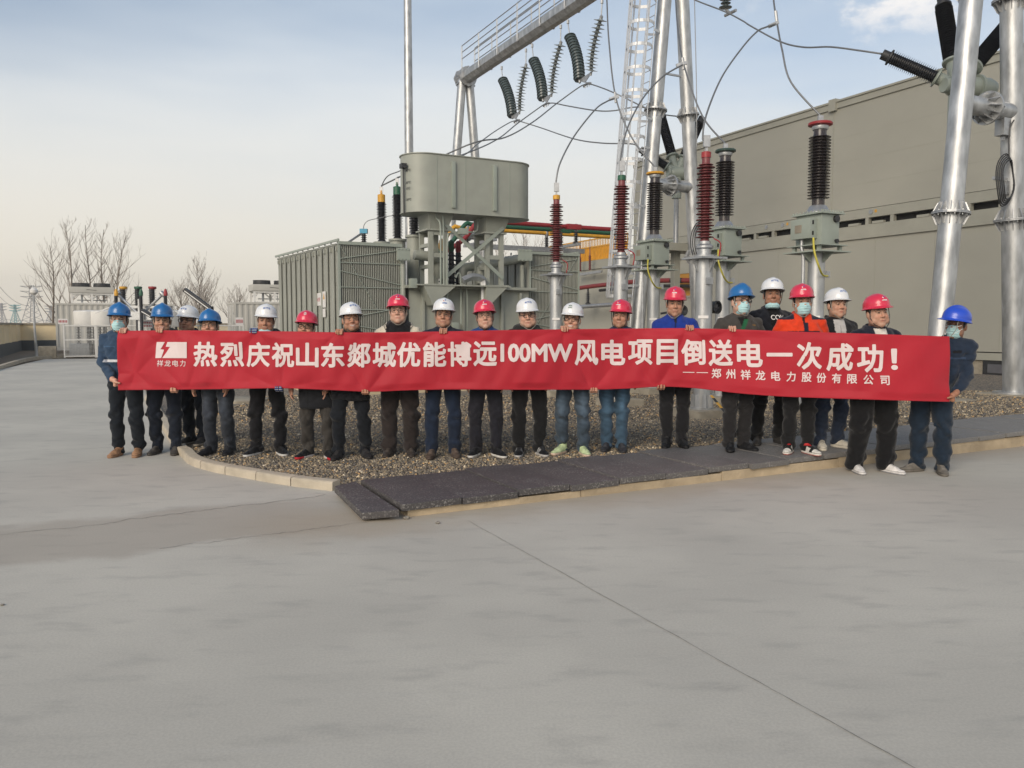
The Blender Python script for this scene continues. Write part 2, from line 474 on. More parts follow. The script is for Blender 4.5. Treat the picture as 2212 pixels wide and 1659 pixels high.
def ground_mat():
    m, n, l, p = new_mat('road_concrete')
    tc = n.new('ShaderNodeTexCoord')
    def noise(scale, det=5, stretch=(1, 1, 1), rot=0.0, rough=0.55):
        mp = n.new('ShaderNodeMapping'); mp.inputs['Scale'].default_value = stretch; mp.inputs['Rotation'].default_value = (0, 0, rot)
        l.new(tc.outputs['Object'], mp.inputs[0])
        ns = n.new('ShaderNodeTexNoise'); ns.inputs['Scale'].default_value = scale; ns.inputs['Detail'].default_value = det; ns.inputs['Roughness'].default_value = rough
        l.new(mp.outputs[0], ns.inputs['Vector'])
        return ns.outputs['Fac']
    def rng_(v, a, b, c=0.0, d=1.0):
        r = n.new('ShaderNodeMapRange'); r.interpolation_type = 'SMOOTHSTEP'
        r.inputs['From Min'].default_value = a; r.inputs['From Max'].default_value = b
        r.inputs['To Min'].default_value = c; r.inputs['To Max'].default_value = d
        l.new(v, r.inputs[0]); return r.outputs[0]
    def mix(f, a, b):
        x = n.new('ShaderNodeMix'); x.data_type = 'RGBA'
        for s_, v in (('Factor', f), ('A', a), ('B', b)):
            if isinstance(v, (tuple, float)): x.inputs[s_].default_value = v
            else: l.new(v, x.inputs[s_])
        return x.outputs['Result']
    def math_(op, a, b=None):
        x = n.new('ShaderNodeMath'); x.operation = op
        for i, v in enumerate((a, b)):
            if v is None: continue
            if isinstance(v, (int, float)): x.inputs[i].default_value = v
            else: l.new(v, x.inputs[i])
        return x.outputs[0]
    big = noise(0.55, 6); mid = noise(2.6, 6, (1, 2.6, 1), R(-22)); fine = noise(85, 3); streak = noise(4.5, 5, (0.22, 3.2, 1), R(-18))
    c = mix(rng_(big, 0.36, 0.66), (0.485, 0.462, 0.405, 1), (0.565, 0.538, 0.468, 1))
    c = mix(rng_(mid, 0.50, 0.74, 0, 0.5), c, (0.36, 0.345, 0.31, 1))
    c = mix(rng_(streak, 0.52, 0.80, 0, 0.35), c, (0.52, 0.50, 0.45, 1))
    sm = noise(1.1, 7, (0.5, 1.9, 1), R(-30), 0.62)
    c = mix(rng_(sm, 0.55, 0.78, 0, 0.24), c, (0.32, 0.305, 0.275, 1))
    drop = noise(0.9, 8, (1, 1.4, 1), R(12), 0.7)
    c = mix(rng_(drop, 0.66, 0.75, 0, 0.26), c, (0.29, 0.275, 0.245, 1))
    # site coordinates for the dusty strip that carries the trench line on under the road
    sx = n.new('ShaderNodeSeparateXYZ')
    rt = n.new('ShaderNodeMapping'); rt.inputs['Rotation'].default_value = (0, 0, -math.atan2(E1.y, E1.x))
    l.new(tc.outputs['Object'], rt.inputs[0]); l.new(rt.outputs[0], sx.inputs[0])
    wob = math_('MULTIPLY', math_('SUBTRACT', noise(1.7, 5), 0.5), 0.5)
    bb = math_('ADD', sx.outputs['Y'], wob)
    band = math_('MULTIPLY', rng_(bb, B0 - 0.20, B0 - 0.02), rng_(bb, B0 + TRW - 0.15, B0 + TRW + 0.06, 1, 0))
    band = math_('MULTIPLY', band, rng_(sx.outputs['X'], A0 - 0.9, A0 + 0.1, 1, 0))
    c = mix(math_('MULTIPLY', band, 0.55), c, (0.36, 0.315, 0.26, 1))
    # blown sand against the trench wall and the kerb
    sand = math_('MULTIPLY', rng_(math_('ADD', bb, wob), B0 - 0.75, B0 - 0.02), rng_(bb, B0 + 0.2, B0 + 0.9, 1, 0))
    sand = math_('MULTIPLY', sand, rng_(sx.outputs['X'], A0 - 1.6, A0 - 0.4))
    c = mix(math_('MULTIPLY', sand, 0.6), c, (0.40, 0.325, 0.235, 1))
    far = rng_(sx.outputs['X'], A0 + 2.0, A0 + 9.0, 0, 0.45)
    c = mix(far, c, (0.36, 0.325, 0.275, 1))
    c = mix(rng_(fine, 0.35, 0.65, 0, 0.15), c, (0.20, 0.19, 0.17, 1))
    l.new(c, p.inputs['Base Color'])
    p.inputs['Roughness'].default_value = 0.85
    p.inputs['Specular IOR Level'].default_value = 0.3
    broom = n.new('ShaderNodeTexWave'); broom.inputs['Scale'].default_value = 9.0; broom.inputs['Distortion'].default_value = 3.0; broom.bands_direction = 'Y'
    l.new(rt.outputs[0], broom.inputs['Vector'])
    hsum = math_('ADD', math_('MULTIPLY', noise(45, 6), 0.22), math_('MULTIPLY', broom.outputs['Fac'], math_('MULTIPLY', rng_(mid, 0.52, 0.68), 0.06)))
    bp = n.new('ShaderNodeBump'); bp.inputs['Strength'].default_value = 0.35; bp.inputs['Distance'].default_value = 0.012
    l.new(hsum, bp.inputs['Height']); l.new(bp.outputs[0], p.inputs['Normal'])
    return m
M_ROAD = ground_mat()
M_DIRT = mat('winter_soil', (0.17, 0.135, 0.095), 0.95, 0, 0.25, 1.5, 0.5, 12)
def sheet(name, pts, z, m, kind='structure', sub=None):
    mb = MB(); mb.add([Vector((p[0], p[1], z)) for p in pts], [tuple(range(len(pts)))])
    o = mb.build(name, m, smooth=False)
    me = o.data                                     # keep object coordinates = world coordinates
    me.transform(Matrix.Translation(o.location)); o.location = (0, 0, 0)
    return tag(o, kind=kind)
sheet('ground', [(-900, -300), (900, -300), (900, 1500), (-900, 1500)], -0.05, M_DIRT)
cor = pix(75, 762, 43.0)                            # far left corner of the compound
road_pts = [S(*to_s(cor)[:2]) , S(to_s(cor)[0], -40), S(60, -40), S(60, 46), S(to_s(cor)[0], 46)]
rp = [gnd(96, 776), gnd(620, 770), Vector((40, 60, 0)), Vector((60, -30, 0)), Vector((-60, -30, 0)), Vector((-30, 10, 0)), gnd(-20, 803)]
sheet('road', rp, 0.0, M_ROAD)

# contraction joint and cracks in the slab
def crack(name, p0, p1, w, jit, seg):
    mb = MB(); vs = []
    d = (p1 - p0); s = Vector((-d.y, d.x, 0)).normalized()
    off = 0
    for i in range(seg + 1):
        t = i / seg
        off = off * 0.75 + rng.uniform(-jit, jit)
        q = p0 + d * t + s * off
        ww = w * rng.uniform(0.5, 1.3)
        vs += [q - s * ww / 2 + Vector((0, 0, 0.004)), q + s * ww / 2 + Vector((0, 0, 0.004))]
    mb.add(vs, [(2 * i, 2 * i + 1, 2 * i + 3, 2 * i + 2) for i in range(seg)])
    return tag(mb.build(name, M_JOINT, smooth=False), kind='structure')
M_JOINT = mat('dark_road_joint', (0.21, 0.198, 0.175), 0.95, 0, 0.3, 20)  # dark tone of the joint and crack lines themselves
crack('road_joint', gnd(1012, 1126), gnd(2010, 1680), 0.004, 0.002, 90)
crack('road_crack', gnd(250, 1128), gnd(704, 1069), 0.007, 0.026, 46)
crack('road_crack', gnd(344, 1186), gnd(790, 1126), 0.005, 0.022, 46)
crack('road_crack', gnd(-60, 1163), gnd(250, 1128), 0.006, 0.02, 24)
# pebbles and crumbs lying on the concrete
M_PEB = mat('road_crumb', (0.22, 0.20, 0.17), 0.95, 0, 0.3, 40)
def pebble(p, r, label):
    bm = bmesh.new(); bmesh.ops.create_icosphere(bm, subdivisions=2, radius=r)
    for v in bm.verts:
        v.co = v.co * rng.uniform(0.75, 1.15); v.co.z *= 0.55
    me = bpy.data.meshes.new('pebble'); bm.to_mesh(me); bm.free(); me.materials.append(M_PEB)
    o = link_mesh('pebble', me); o.location = (p.x, p.y, r * 0.35)
    return tag(o, label, 'stone')
pebble(gnd(946, 1131), 0.020, 'small grey stone on the road in front of the trench covers')
pebble(gnd(878, 1121), 0.028, 'chip of rubble beside the corner of the skewed trench cover')
pebble(gnd(795, 1122), 0.022, 'crumb of mortar under the tip of the skewed trench cover')
pebble(gnd(5, 1308), 0.012, 'tiny dark pebble on the road at the far left')
pebble(gnd(770, 1110), 0.010, 'tiny crumb on the sandy road left of the skewed cover')

# ------------------------------------------------------------------ kerb
kerb_px = [(719, 1061), (635, 1051), (572, 1041), (518, 1031), (470, 1022), (431, 1012), (405, 1001), (391, 986)]
kp = [gnd(*q) for q in kerb_px]
bend = kp[-1]
kp += [bend + E2 * 0.22 + E1 * -0.03 + E2 * 0.33 * i for i in range(0, 2)]
kpath = spline(kp, 10)
last = kpath[-1]
kpath += [last + E2 * (0.5 * i) for i in range(1, 30)]
M_KERB = mat('kerb_concrete', (0.44, 0.385, 0.30), 0.9, 0, 0.16, 5, 0.35, 50)
cum = [0]
for a, b in zip(kpath, kpath[1:]): cum.append(cum[-1] + (b - a).length)
def kat(s):
    for i in range(len(cum) - 1):
        if cum[i + 1] >= s:
            t = (s - cum[i]) / max(1e-6, cum[i + 1] - cum[i]); return kpath[i].lerp(kpath[i + 1], t)
    return kpath[-1]
KL = 0.50
kerb_labels = ['pale kerb stone touching the skewed trench cover', 'pale kerb stone next but one to the skewed trench cover',
               'pale kerb stone in front of the man with the plain red trainers edge', '', '', '', '', '']
nk = 22
KPOLY = []
for i in range(nk):
    s0, s1 = i * KL + 0.006, (i + 1) * KL - 0.006
    mb = MB(); vs = []; fs = []; q = 5
    hk = 0.085
    for k in range(q + 1):
        s = s0 + (s1 - s0) * k / q
        p = kat(s); t = (kat(s + 0.02) - kat(s - 0.02 if s > 0.02 else 0)).normalized()
        inn = Vector((t.y, -t.x, 0))                # towards the gravel
        for a, z in ((0, -0.04), (0.0, hk - 0.022), (0.006, hk - 0.006), (0.022, hk), (0.115, hk), (0.115, -0.04)):
            vs.append(p + inn * a + Vector((0, 0, z)))
    for k in range(q):
        for j in range(6):
            a, b = k * 6 + j, k * 6 + (j + 1) % 6
            fs.append((a, b, b + 6, a + 6))
    fs.append(tuple(range(6))); fs.append(tuple(q * 6 + j for j in range(5, -1, -1)))
    mb.add(vs, fs)
    if i == 0: lab = 'concrete kerb stone butting against the skewed trench cover'
    elif i < 8: lab = f"concrete kerb stone in the curve, {['second','third','fourth','fifth','sixth','seventh','eighth'][i-1]} from the skewed trench cover"
    else: lab = 'concrete kerb stone of the straight run behind the men on the left'
    tag(mb.build('kerb_stone', M_KERB, angle=50), lab, 'kerb', 'kerb stones around the gravel')
M_MORT = mat('kerb_mortar', (0.30, 0.27, 0.22), 0.95, 0, 0.2, 20)

# ------------------------------------------------------------------ gravel
def gravel_mat():
    m, n, l, p = new_mat('gravel')
    tc = n.new('ShaderNodeTexCoord')
    vo = n.new('ShaderNodeTexVoronoi'); vo.inputs['Scale'].default_value = 34
    l.new(tc.outputs['Object'], vo.inputs['Vector'])
    r = n.new('ShaderNodeValToRGB')
    e = r.color_ramp.elements
    e[0].color = (0.09, 0.08, 0.07, 1); e[1].color = (0.40, 0.33, 0.23, 1); e[1].position = 0.95
    for q, c in ((0.35, (0.17, 0.15, 0.13, 1)), (0.6, (0.235, 0.205, 0.17, 1)), (0.8, (0.30, 0.25, 0.19, 1))):
        k = e.new(q); k.color = c
    sp_ = n.new('ShaderNodeSeparateColor'); l.new(vo.outputs['Color'], sp_.inputs[0])
    l.new(sp_.outputs[0], r.inputs[0]); l.new(r.outputs[0], p.inputs['Base Color'])
    p.inputs['Roughness'].default_value = 0.9
    bp = n.new('ShaderNodeBump'); bp.invert = True; bp.inputs['Strength'].default_value = 1.0; bp.inputs['Distance'].default_value = 0.03
    l.new(vo.outputs['Distance'], bp.inputs['Height']); l.new(bp.outputs[0], p.inputs['Normal'])
    return m
M_GRAV = gravel_mat()
back0 = TR0 + E2 * TRW
inner = []
for i in range(0, 60):
    s = 0.02 + i * nk * KL / 59
    p = kat(s); t = (kat(s + 0.02) - kat(max(0, s - 0.02))).normalized()
    inner.append(p + Vector((t.y, -t.x, 0)) * 0.10)
gpoly = [back0 + E1 * 40, back0 + E1 * -0.02] + inner + [inner[-1] + E2 * 30, back0 + E1 * 40 + E2 * 34]
bm = bmesh.new()
vsb = [bm.verts.new((p.x, p.y, 0)) for p in gpoly]
fb = bm.faces.new(vsb)
bmesh.ops.triangulate(bm, faces=bm.faces)
for k in range(-12, 30):
    bmesh.ops.bisect_plane(bm, geom=bm.verts[:] + bm.edges[:] + bm.faces[:], plane_co=(k * 1.5, 0, 0), plane_no=(1, 0, 0))
for v in bm.verts: v.co.z = gz(v.co.x) - 0.018
me = bpy.data.meshes.new('gravel_bed'); bm.to_mesh(me); bm.free(); me.materials.append(M_GRAV)
gb = link_mesh('gravel_bed', me); tag(gb, kind='structure')
if sum(p.normal.z for p in me.polygons) < 0: me.flip_normals()

def inside_gravel(x, y):
    a = E1.x * x + E1.y * y; b = E2.x * x + E2.y * y
    ok = (b > B0 + TRW + 0.01)
    px_ = np.array([p.x for p in inner]); py_ = np.array([p.y for p in inner])
    # distance to the kerb's inner line: keep points on the gravel side
    d = np.full(x.shape, 1e9); side = np.zeros(x.shape)
    for i in range(len(inner) - 1):
        ex, ey = px_[i + 1] - px_[i], py_[i + 1] - py_[i]
        L2 = ex * ex + ey * ey
        t = np.clip(((x - px_[i]) * ex + (y - py_[i]) * ey) / L2, 0, 1)
        dx, dy = x - px_[i] - t * ex, y - py_[i] - t * ey
        dd = dx * dx + dy * dy
        near = dd < d
        cr = ex * (y - py_[i]) - ey * (x - px_[i])
        d = np.where(near, dd, d); side = np.where(near, cr, side)
    return ok & (side < 0) & (np.sqrt(d) > 0.012)
def stones(n, xr, yr, r0, r1, name):
    x = nrg.uniform(*xr, n); y = nrg.uniform(*yr, n)
    k = inside_gravel(x, y); x, y = x[k], y[k]
    n = len(x)
    base = np.array([(-1, -1, -1), (1, -1, -1), (1, 1, -1), (-1, 1, -1), (-1, -1, 1), (1, -1, 1), (1, 1, 1), (-1, 1, 1)], float) * 0.62
    tri = np.array([(0, 2, 1), (0, 3, 2), (4, 5, 6), (4, 6, 7), (0, 1, 5), (0, 5, 4), (1, 2, 6), (1, 6, 5), (2, 3, 7), (2, 7, 6), (3, 0, 4), (3, 4, 7)])
    v = base[None] * nrg.uniform(0.55, 1.25, (n, 8, 3))
    sc = nrg.uniform(r0, r1, (n, 1, 1)) * np.stack([nrg.uniform(0.8, 1.5, n), nrg.uniform(0.7, 1.1, n), nrg.uniform(0.45, 0.8, n)], 1)[:, None, :]
    v = v * sc
    q = nrg.normal(size=(n, 4)); q[:, 1:3] *= 0.6; q /= np.linalg.norm(q, axis=1, keepdims=True)
    w, a, b, c = q.T
    Rm = np.stack([1 - 2 * (b * b + c * c), 2 * (a * b - c * w), 2 * (a * c + b * w), 2 * (a * b + c * w), 1 - 2 * (a * a + c * c), 2 * (b * c - a * w),
                   2 * (a * c - b * w), 2 * (b * c + a * w), 1 - 2 * (a * a + b * b)], 1).reshape(n, 3, 3)
    v = np.einsum('nij,nkj->nki', Rm, v)
    z = np.clip(0.05 + 0.0125 * (x + 1), 0.05, 0.15) - 0.010 + nrg.uniform(-0.008, 0.006, n)
    v += np.stack([x, y, z], 1)[:, None, :]
    f = tri[None] + (np.arange(n) * 8)[:, None, None]
    pal = np.array([(0.055, 0.052, 0.05), (0.10, 0.095, 0.09), (0.13, 0.12, 0.105), (0.165, 0.145, 0.12), (0.21, 0.18, 0.14), (0.29, 0.25, 0.19), (0.31, 0.21, 0.11), (0.075, 0.075, 0.08), (0.40, 0.37, 0.32)])
    ci = nrg.choice(9, n, p=[.15, .19, .17, .14, .11, .07, .035, .115, .02])
    col = pal[ci] * np.array((1.72, 1.60, 1.38)) * nrg.uniform(0.8, 1.2, (n, 1))
    me = bpy.data.meshes.new(name)
    V = v.reshape(-1, 3); F = f.reshape(-1, 3)
    me.vertices.add(len(V)); me.vertices.foreach_set('co', V.ravel().astype(np.float32))
    me.loops.add(F.size); me.loops.foreach_set('vertex_index', F.ravel().astype(np.int32))
    me.polygons.add(len(F)); me.polygons.foreach_set('loop_start', np.arange(0, F.size, 3, dtype=np.int32))
    me.update(calc_edges=True)
    at = me.color_attributes.new('col', 'FLOAT_COLOR', 'POINT')
    c4 = np.ones((len(V), 4), np.float32); c4[:, :3] = np.repeat(col, 8, 0)
    at.data.foreach_set('color', c4.ravel())
    me.materials.append(M_STONE)
    o = link_mesh(name, me)
    return tag(o, kind='stuff')
M_STONE = attr_mat('gravel_stone', 0.85, 0.15, 60)
stones(135000, (-4.6, 4.2), (7.0, 11.8), 0.011, 0.023, 'gravel_stones')
stones(70000, (-5, 10.5), (10.2, 16.5), 0.013, 0.026, 'gravel_stones')

# ------------------------------------------------------------------ cable trench
M_SLAB = None
def slab_mat():
    m, n, l, p = new_mat('trench_cover_composite')
    tc = n.new('ShaderNodeTexCoord')
    ns = n.new('ShaderNodeTexNoise'); ns.inputs['Scale'].default_value = 5.0; ns.inputs['Detail'].default_value = 7; ns.inputs['Roughness'].default_value = 0.65
    n2 = n.new('ShaderNodeTexNoise'); n2.inputs['Scale'].default_value = 62.0; n2.inputs['Detail'].default_value = 4; n2.inputs['Roughness'].default_value = 0.7
    geo = n.new('ShaderNodeNewGeometry')
    l.new(geo.outputs['Position'], ns.inputs['Vector']); l.new(geo.outputs['Position'], n2.inputs['Vector'])
    mr = n.new('ShaderNodeMapRange'); mr.interpolation_type = 'SMOOTHSTEP'; mr.inputs['From Min'].default_value = 0.545; mr.inputs['From Max'].default_value = 0.60
    l.new(n2.outputs['Fac'], mr.inputs[0])
    m2 = n.new('ShaderNodeMapRange'); m2.interpolation_type = 'SMOOTHSTEP'; m2.inputs['From Min'].default_value = 0.38; m2.inputs['From Max'].default_value = 0.68
    m2.inputs['To Min'].default_value = 0.25; m2.inputs['To Max'].default_value = 1.0
    l.new(ns.outputs['Fac'], m2.inputs[0])
    mu = n.new('ShaderNodeMath'); mu.operation = 'MULTIPLY'; l.new(mr.outputs[0], mu.inputs[0]); l.new(m2.outputs[0], mu.inputs[1])
    sx = n.new('ShaderNodeSeparateXYZ'); l.new(geo.outputs['Position'], sx.inputs[0])
    mx0 = n.new('ShaderNodeMix'); mx0.data_type = 'RGBA'
    r3 = n.new('ShaderNodeMapRange'); r3.inputs['From Min'].default_value = 0.0; r3.inputs['From Max'].default_value = 4.0
    l.new(sx.outputs['X'], r3.inputs[0]); l.new(r3.outputs[0], mx0.inputs['Factor'])
    mx0.inputs['A'].default_value = (0.062, 0.057, 0.057, 1); mx0.inputs['B'].default_value = (0.175, 0.168, 0.160, 1)   # dustier to the right
    mx = n.new('ShaderNodeMix'); mx.data_type = 'RGBA'; mx.inputs['B'].default_value = (0.32, 0.305, 0.285, 1)
    l.new(mx0.outputs['Result'], mx.inputs['A']); l.new(mu.outputs[0], mx.inputs['Factor'])
    l.new(mx.outputs['Result'], p.inputs['Base Color'])
    p.inputs['Roughness'].default_value = 0.6
    ck = n.new('ShaderNodeTexBrick'); ck.inputs['Scale'].default_value = 14; ck.inputs['Mortar Size'].default_value = 0.04
    rt = n.new('ShaderNodeMapping'); rt.inputs['Rotation'].default_value = (0, 0, R(18))
    l.new(geo.outputs['Position'], rt.inputs[0]); l.new(rt.outputs[0], ck.inputs['Vector'])
    bp = n.new('ShaderNodeBump'); bp.inputs['Strength'].default_value = 0.25; bp.inputs['Distance'].default_value = 0.003
    l.new(ck.outputs['Fac'], bp.inputs['Height']); l.new(bp.outputs[0], p.inputs['Normal'])
    return m
M_SLAB = slab_mat()
SW = 0.514
ordn = ['first', 'second', 'third', 'fourth', 'fifth', 'sixth', 'seventh', 'eighth', 'ninth', 'tenth', 'eleventh', 'twelfth', 'thirteenth', 'fourteenth', 'fifteenth', 'sixteenth', 'seventeenth', 'eighteenth', 'nineteenth', 'twentieth', 'twenty first', 'twenty second', 'twenty third', 'twenty fourth', 'twenty fifth', 'twenty sixth', 'twenty seventh', 'twenty eighth']
for i in range(28):
    a0, a1 = A0 + i * SW + 0.007, A0 + (i + 1) * SW - 0.007
    x0 = S(a0, B0).x; dz_ = rng.uniform(-0.007, 0.007); z0 = sz(x0) + dz_ + rng.uniform(-0.002, 0.002); z1 = sz(S(a1, B0).x) + dz_
    j = rng.uniform(-0.02, 0.02)
    mb = MB()
    pts = [S(a0, B0 - 0.02 + j), S(a1, B0 - 0.02 + j), S(a1, B0 + TRW - 0.02 + j), S(a0, B0 + TRW - 0.02 + j)]
    zz = [z0, z1, z1, z0]
    mb.add([p + Vector((0, 0, z - 0.055)) for p, z in zip(pts, zz)] + [p + Vector((0, 0, z)) for p, z in zip(pts, zz)],
           [(0, 3, 2, 1), (4, 5, 6, 7), (0, 1, 5, 4), (1, 2, 6, 5), (2, 3, 7, 6), (3, 0, 4, 7)])
    tag(mb.build('trench_cover', M_SLAB, bevel=0.006), f'dark dusty trench cover, {ordn[i]} full one counted from the left end', 'trench cover', 'trench covers along the road')
M_DUST = mat('joint_dust', (0.33, 0.29, 0.23), 0.95, 0, 0.2, 12)
mb = MB(SITE)
mb.box2((A0 + 0.1, B0 + 0.05, 0.0), (A0 + 28 * SW - 0.1, B0 + TRW - 0.08, 0.05))
tag(mb.build('trench_floor', M_DUST, smooth=False), kind='structure')
# the skewed end cover
e0 = gnd(782, 1114, 0.05); e1_ = gnd(867, 1101, 0.085); e2_ = gnd(775, 1040, 0.10); e3_ = gnd(722, 1050, 0.09)
mb = MB()
e0 = Vector((e0.x, e0.y, 0)); pts = [Vector((p.x, p.y, 0)) for p in (e0, e1_, e2_, e3_)]
pts[1] -= E1 * 0.02; pts[2] -= E1 * 0.03
zz = [0.072, 0.088, 0.105, 0.090]
mb.add([p + Vector((0, 0, z - 0.055)) for p, z in zip(pts, zz)] + [p + Vector((0, 0, z)) for p, z in zip(pts, zz)],
       [(0, 3, 2, 1), (4, 5, 6, 7), (0, 1, 5, 4), (1, 2, 6, 5), (2, 3, 7, 6), (3, 0, 4, 7)])
tag(mb.build('trench_cover', M_SLAB, bevel=0.006), 'narrow dark trench cover lying skewed and tilted at the left end', 'trench cover', 'trench covers along the road')
# trench walls under the covers
M_TRW = mat('trench_wall_concrete', (0.42, 0.335, 0.225), 0.9, 0, 0.22, 4, 0.4, 30)
mb = MB(SITE)
for k in range(14):
    a0 = A0 + 0.06 + k * 1.6
    if a0 > A0 + 14.5: break
    z = sz(S(a0 + 0.8, B0).x) - 0.060
    mb.box2((a0, B0 + 0.0, -0.1), (a0 + 1.592, B0 + 0.16, z))
tag(mb.build('trench_wall', M_TRW, smooth=False, bevel=0.006), kind='structure')
mb = MB(SITE); mb.box2((A0 + 0.06, B0 + TRW - 0.22, -0.1), (A0 + 14.4, B0 + TRW - 0.06, 0.04))
tag(mb.build('trench_wall', M_TRW, smooth=False), kind='structure')
# flat inspection cover set in the gravel behind the banner
c = gnd(519, 862, 0.075)
mb = MB(); mb.lathe([(0.52, -0.05), (0.52, 0.0), (0.50, 0.012), (0.0, 0.012)], (c.x, c.y, 0.075), n=32)
tag(mb.build('inspection_cover', M_CONC), 'flat round grey inspection cover in the gravel behind the banner', 'manhole cover')
# ================================================================== power transformer
def frame_to(name, mb, m, parent, **k):
    return mb.build(name, m, parent, **k)
TB = 17.75                                           # front of the tank, in site coordinates
tr = empty('power_transformer', S(8.0, 20, 0.15), 'large grey green power transformer with two radiator banks and a rounded conservator tank on top', 'transformer')
mb = MB(SITE)
mb.box2((6.45, TB + 0.15, 0.35), (9.65, 22.2, 2.36))
for q in range(6):
    a = 6.75 + q * 0.52
    mb.box2((a, TB + 0.07, 0.5), (a + 0.07, TB + 0.15, 2.30))
mb.box2((6.30, TB + 0.0, 2.36), (9.8, 22.35, 2.43))
tank = mb.build('tank', M_PAINT, tr, bevel=0.01)
mb = MB(SITE)
mb.box2((6.2, 17.9, 0.05), (9.9, 22.4, 0.35))
mb.build('base_frame', M_DARK, tr)
# radiators: plates stacked across, eleven blocks deep, on either side
def radiator_mb():
    mb = MB(SITE)
    for q in range(34):
        a = 0.03 + q * 0.0425
        mb.box2((a, 0.0, 0.95), (a + 0.017, 0.345, 3.30))
        mb.box2((a - 0.006, 0.07, 0.96), (a + 0.018, 0.10, 3.29))
        mb.box2((a - 0.006, 0.245, 0.96), (a + 0.018, 0.275, 3.29))
    for z in (1.05, 3.22):
        mb.box2((-0.02, 0.135, z - 0.05), (1.50, 0.21, z + 0.05))
    mb.box2((0.0, 0.0, 3.30), (1.44, 0.05, 3.345)); mb.box2((0.0, 0.30, 3.30), (1.44, 0.345, 3.345))
    mb.box2((0.02, 0.16, 3.345), (0.035, 0.22, 3.42)); mb.box2((1.40, 0.16, 3.345), (1.415, 0.22, 3.42))
    return mb
first = None
for bank, (a0, b0) in enumerate(((4.78, 17.85), (9.78, 18.1))):
    for k in range(12):
        d = S(a0 - (0.034 * k if bank == 0 else 0.012 * k), b0 + k * 0.43)
        if first is None:
            o = radiator_mb().build('radiator', M_FIN, tr, smooth=False)
            first = o; base_loc = o.location.copy()
        else:
            o = first.copy(); scene.collection.objects.link(o); o.parent = tr
        o.location = Vector((d.x, d.y, 0)) + base_loc
    # bracing rods over the front plates
    mb = MB(SITE)
    def rod(u0, z0, u1, z1, r=0.011):
        mb.tube([(a0 + u0, b0 - 0.018, z0), (a0 + u1, b0 - 0.018, z1)], r, 6)
    for z in (1.25, 1.85, 2.35, 2.9): rod(0, z, 1.46, z)
    rod(0, 2.98, 1.40, 3.22); rod(0, 2.72, 1.46, 2.42); rod(0, 1.62, 1.46, 1.90); rod(0, 1.55, 1.46, 1.30)
    rod(0.05, 3.25, 1.2, 1.3, 0.006) if bank == 0 else rod(1.4, 3.25, 0.2, 1.5, 0.006)
    mb.box2((a0 - 0.02, b0 - 0.05, 3.30), (a0 + 1.48, b0 + 0.0, 3.37)); mb.box2((a0 - 0.02, b0 - 0.03, 0.95), (a0 + 0.03, b0 - 0.002, 3.3)); mb.box2((a0 + 1.44, b0 - 0.03, 0.95), (a0 + 1.48, b0 - 0.002, 3.3))
    mb.build('radiator_bracing', M_PAINT2, tr)
    mb = MB(SITE)
    for z in (1.05, 3.22):
        x0, x1 = (a0 + 1.45, 6.45) if bank == 0 else (9.65, a0)
        mb.tube([((x0 + x1) / 2, b0 + 0.2, z), ((x0 + x1) / 2, b0 + 4.2, z)], 0.10, 12)
        for bb in (0.6, 2.2, 3.8): mb.tube([(x0 - 0.05, b0 + bb, z), (x1 + 0.05, b0 + bb, z)], 0.08, 10)
    mb.build('header_pipe', M_PAINT, tr)
# top channel edge along the bank's outer side, seen against the sky
for q0, q1 in (((4.77, 17.80, 3.40), (4.38, 23.0, 3.40)), ((11.22, 18.1, 3.40), (11.22, 22.4, 3.40))):
    mb = MB(SITE); mb.bar(q0, q1, 0.04, 0.05); mb.build('bank_rail', M_PAINT2, tr)
# notices on the outer plates
def sign_on_a(name, px0, py0, px1, py1, a, m, parent, th=0.012):
    p, q = on_a(px0, py0, a), on_a(px1, py1, a)
    mb = MB(); c = (p + q) / 2
    w = (Vector((p.x, p.y, 0)) - Vector((q.x, q.y, 0))).length
    mb.bar(Vector((p.x, p.y, c.z)), Vector((q.x, q.y, c.z)), th, abs(p.z - q.z))
    return mb.build(name, m, parent), c, w, abs(p.z - q.z)
s_, c_, w_, h_ = sign_on_a('notice', 683, 634, 694, 660, 4.705, M_SIGN, tr)
mb = MB(); write_on(mb, '#1主变', c_ - E1 * 0.008, -E2, (0, 0, 1), 0.10); mb.build('lettering', M_SIGNR, s_, smooth=False)
s_, c_, w_, h_ = sign_on_a('warning_notice', 697, 630, 703.5, 664, 4.705, M_SIGN, tr)
mb = MB()
for z0, k in ((c_.z + 0.08, 0.075),):
    mb.add([c_ - E1 * 0.008 + Vector((0, 0, z0 - c_.z - k)) - E2 * k, c_ - E1 * 0.008 + Vector((0, 0, z0 - c_.z - k)) + E2 * k, c_ - E1 * 0.008 + Vector((0, 0, z0 - c_.z + k))], [(0, 1, 2)])
mb.build('hazard_triangle', M_YEL, s_, smooth=False)
s_, c_, w_, h_ = sign_on_a('warning_notice', 697.5, 667, 703, 685, 4.705, M_SIGN, tr)
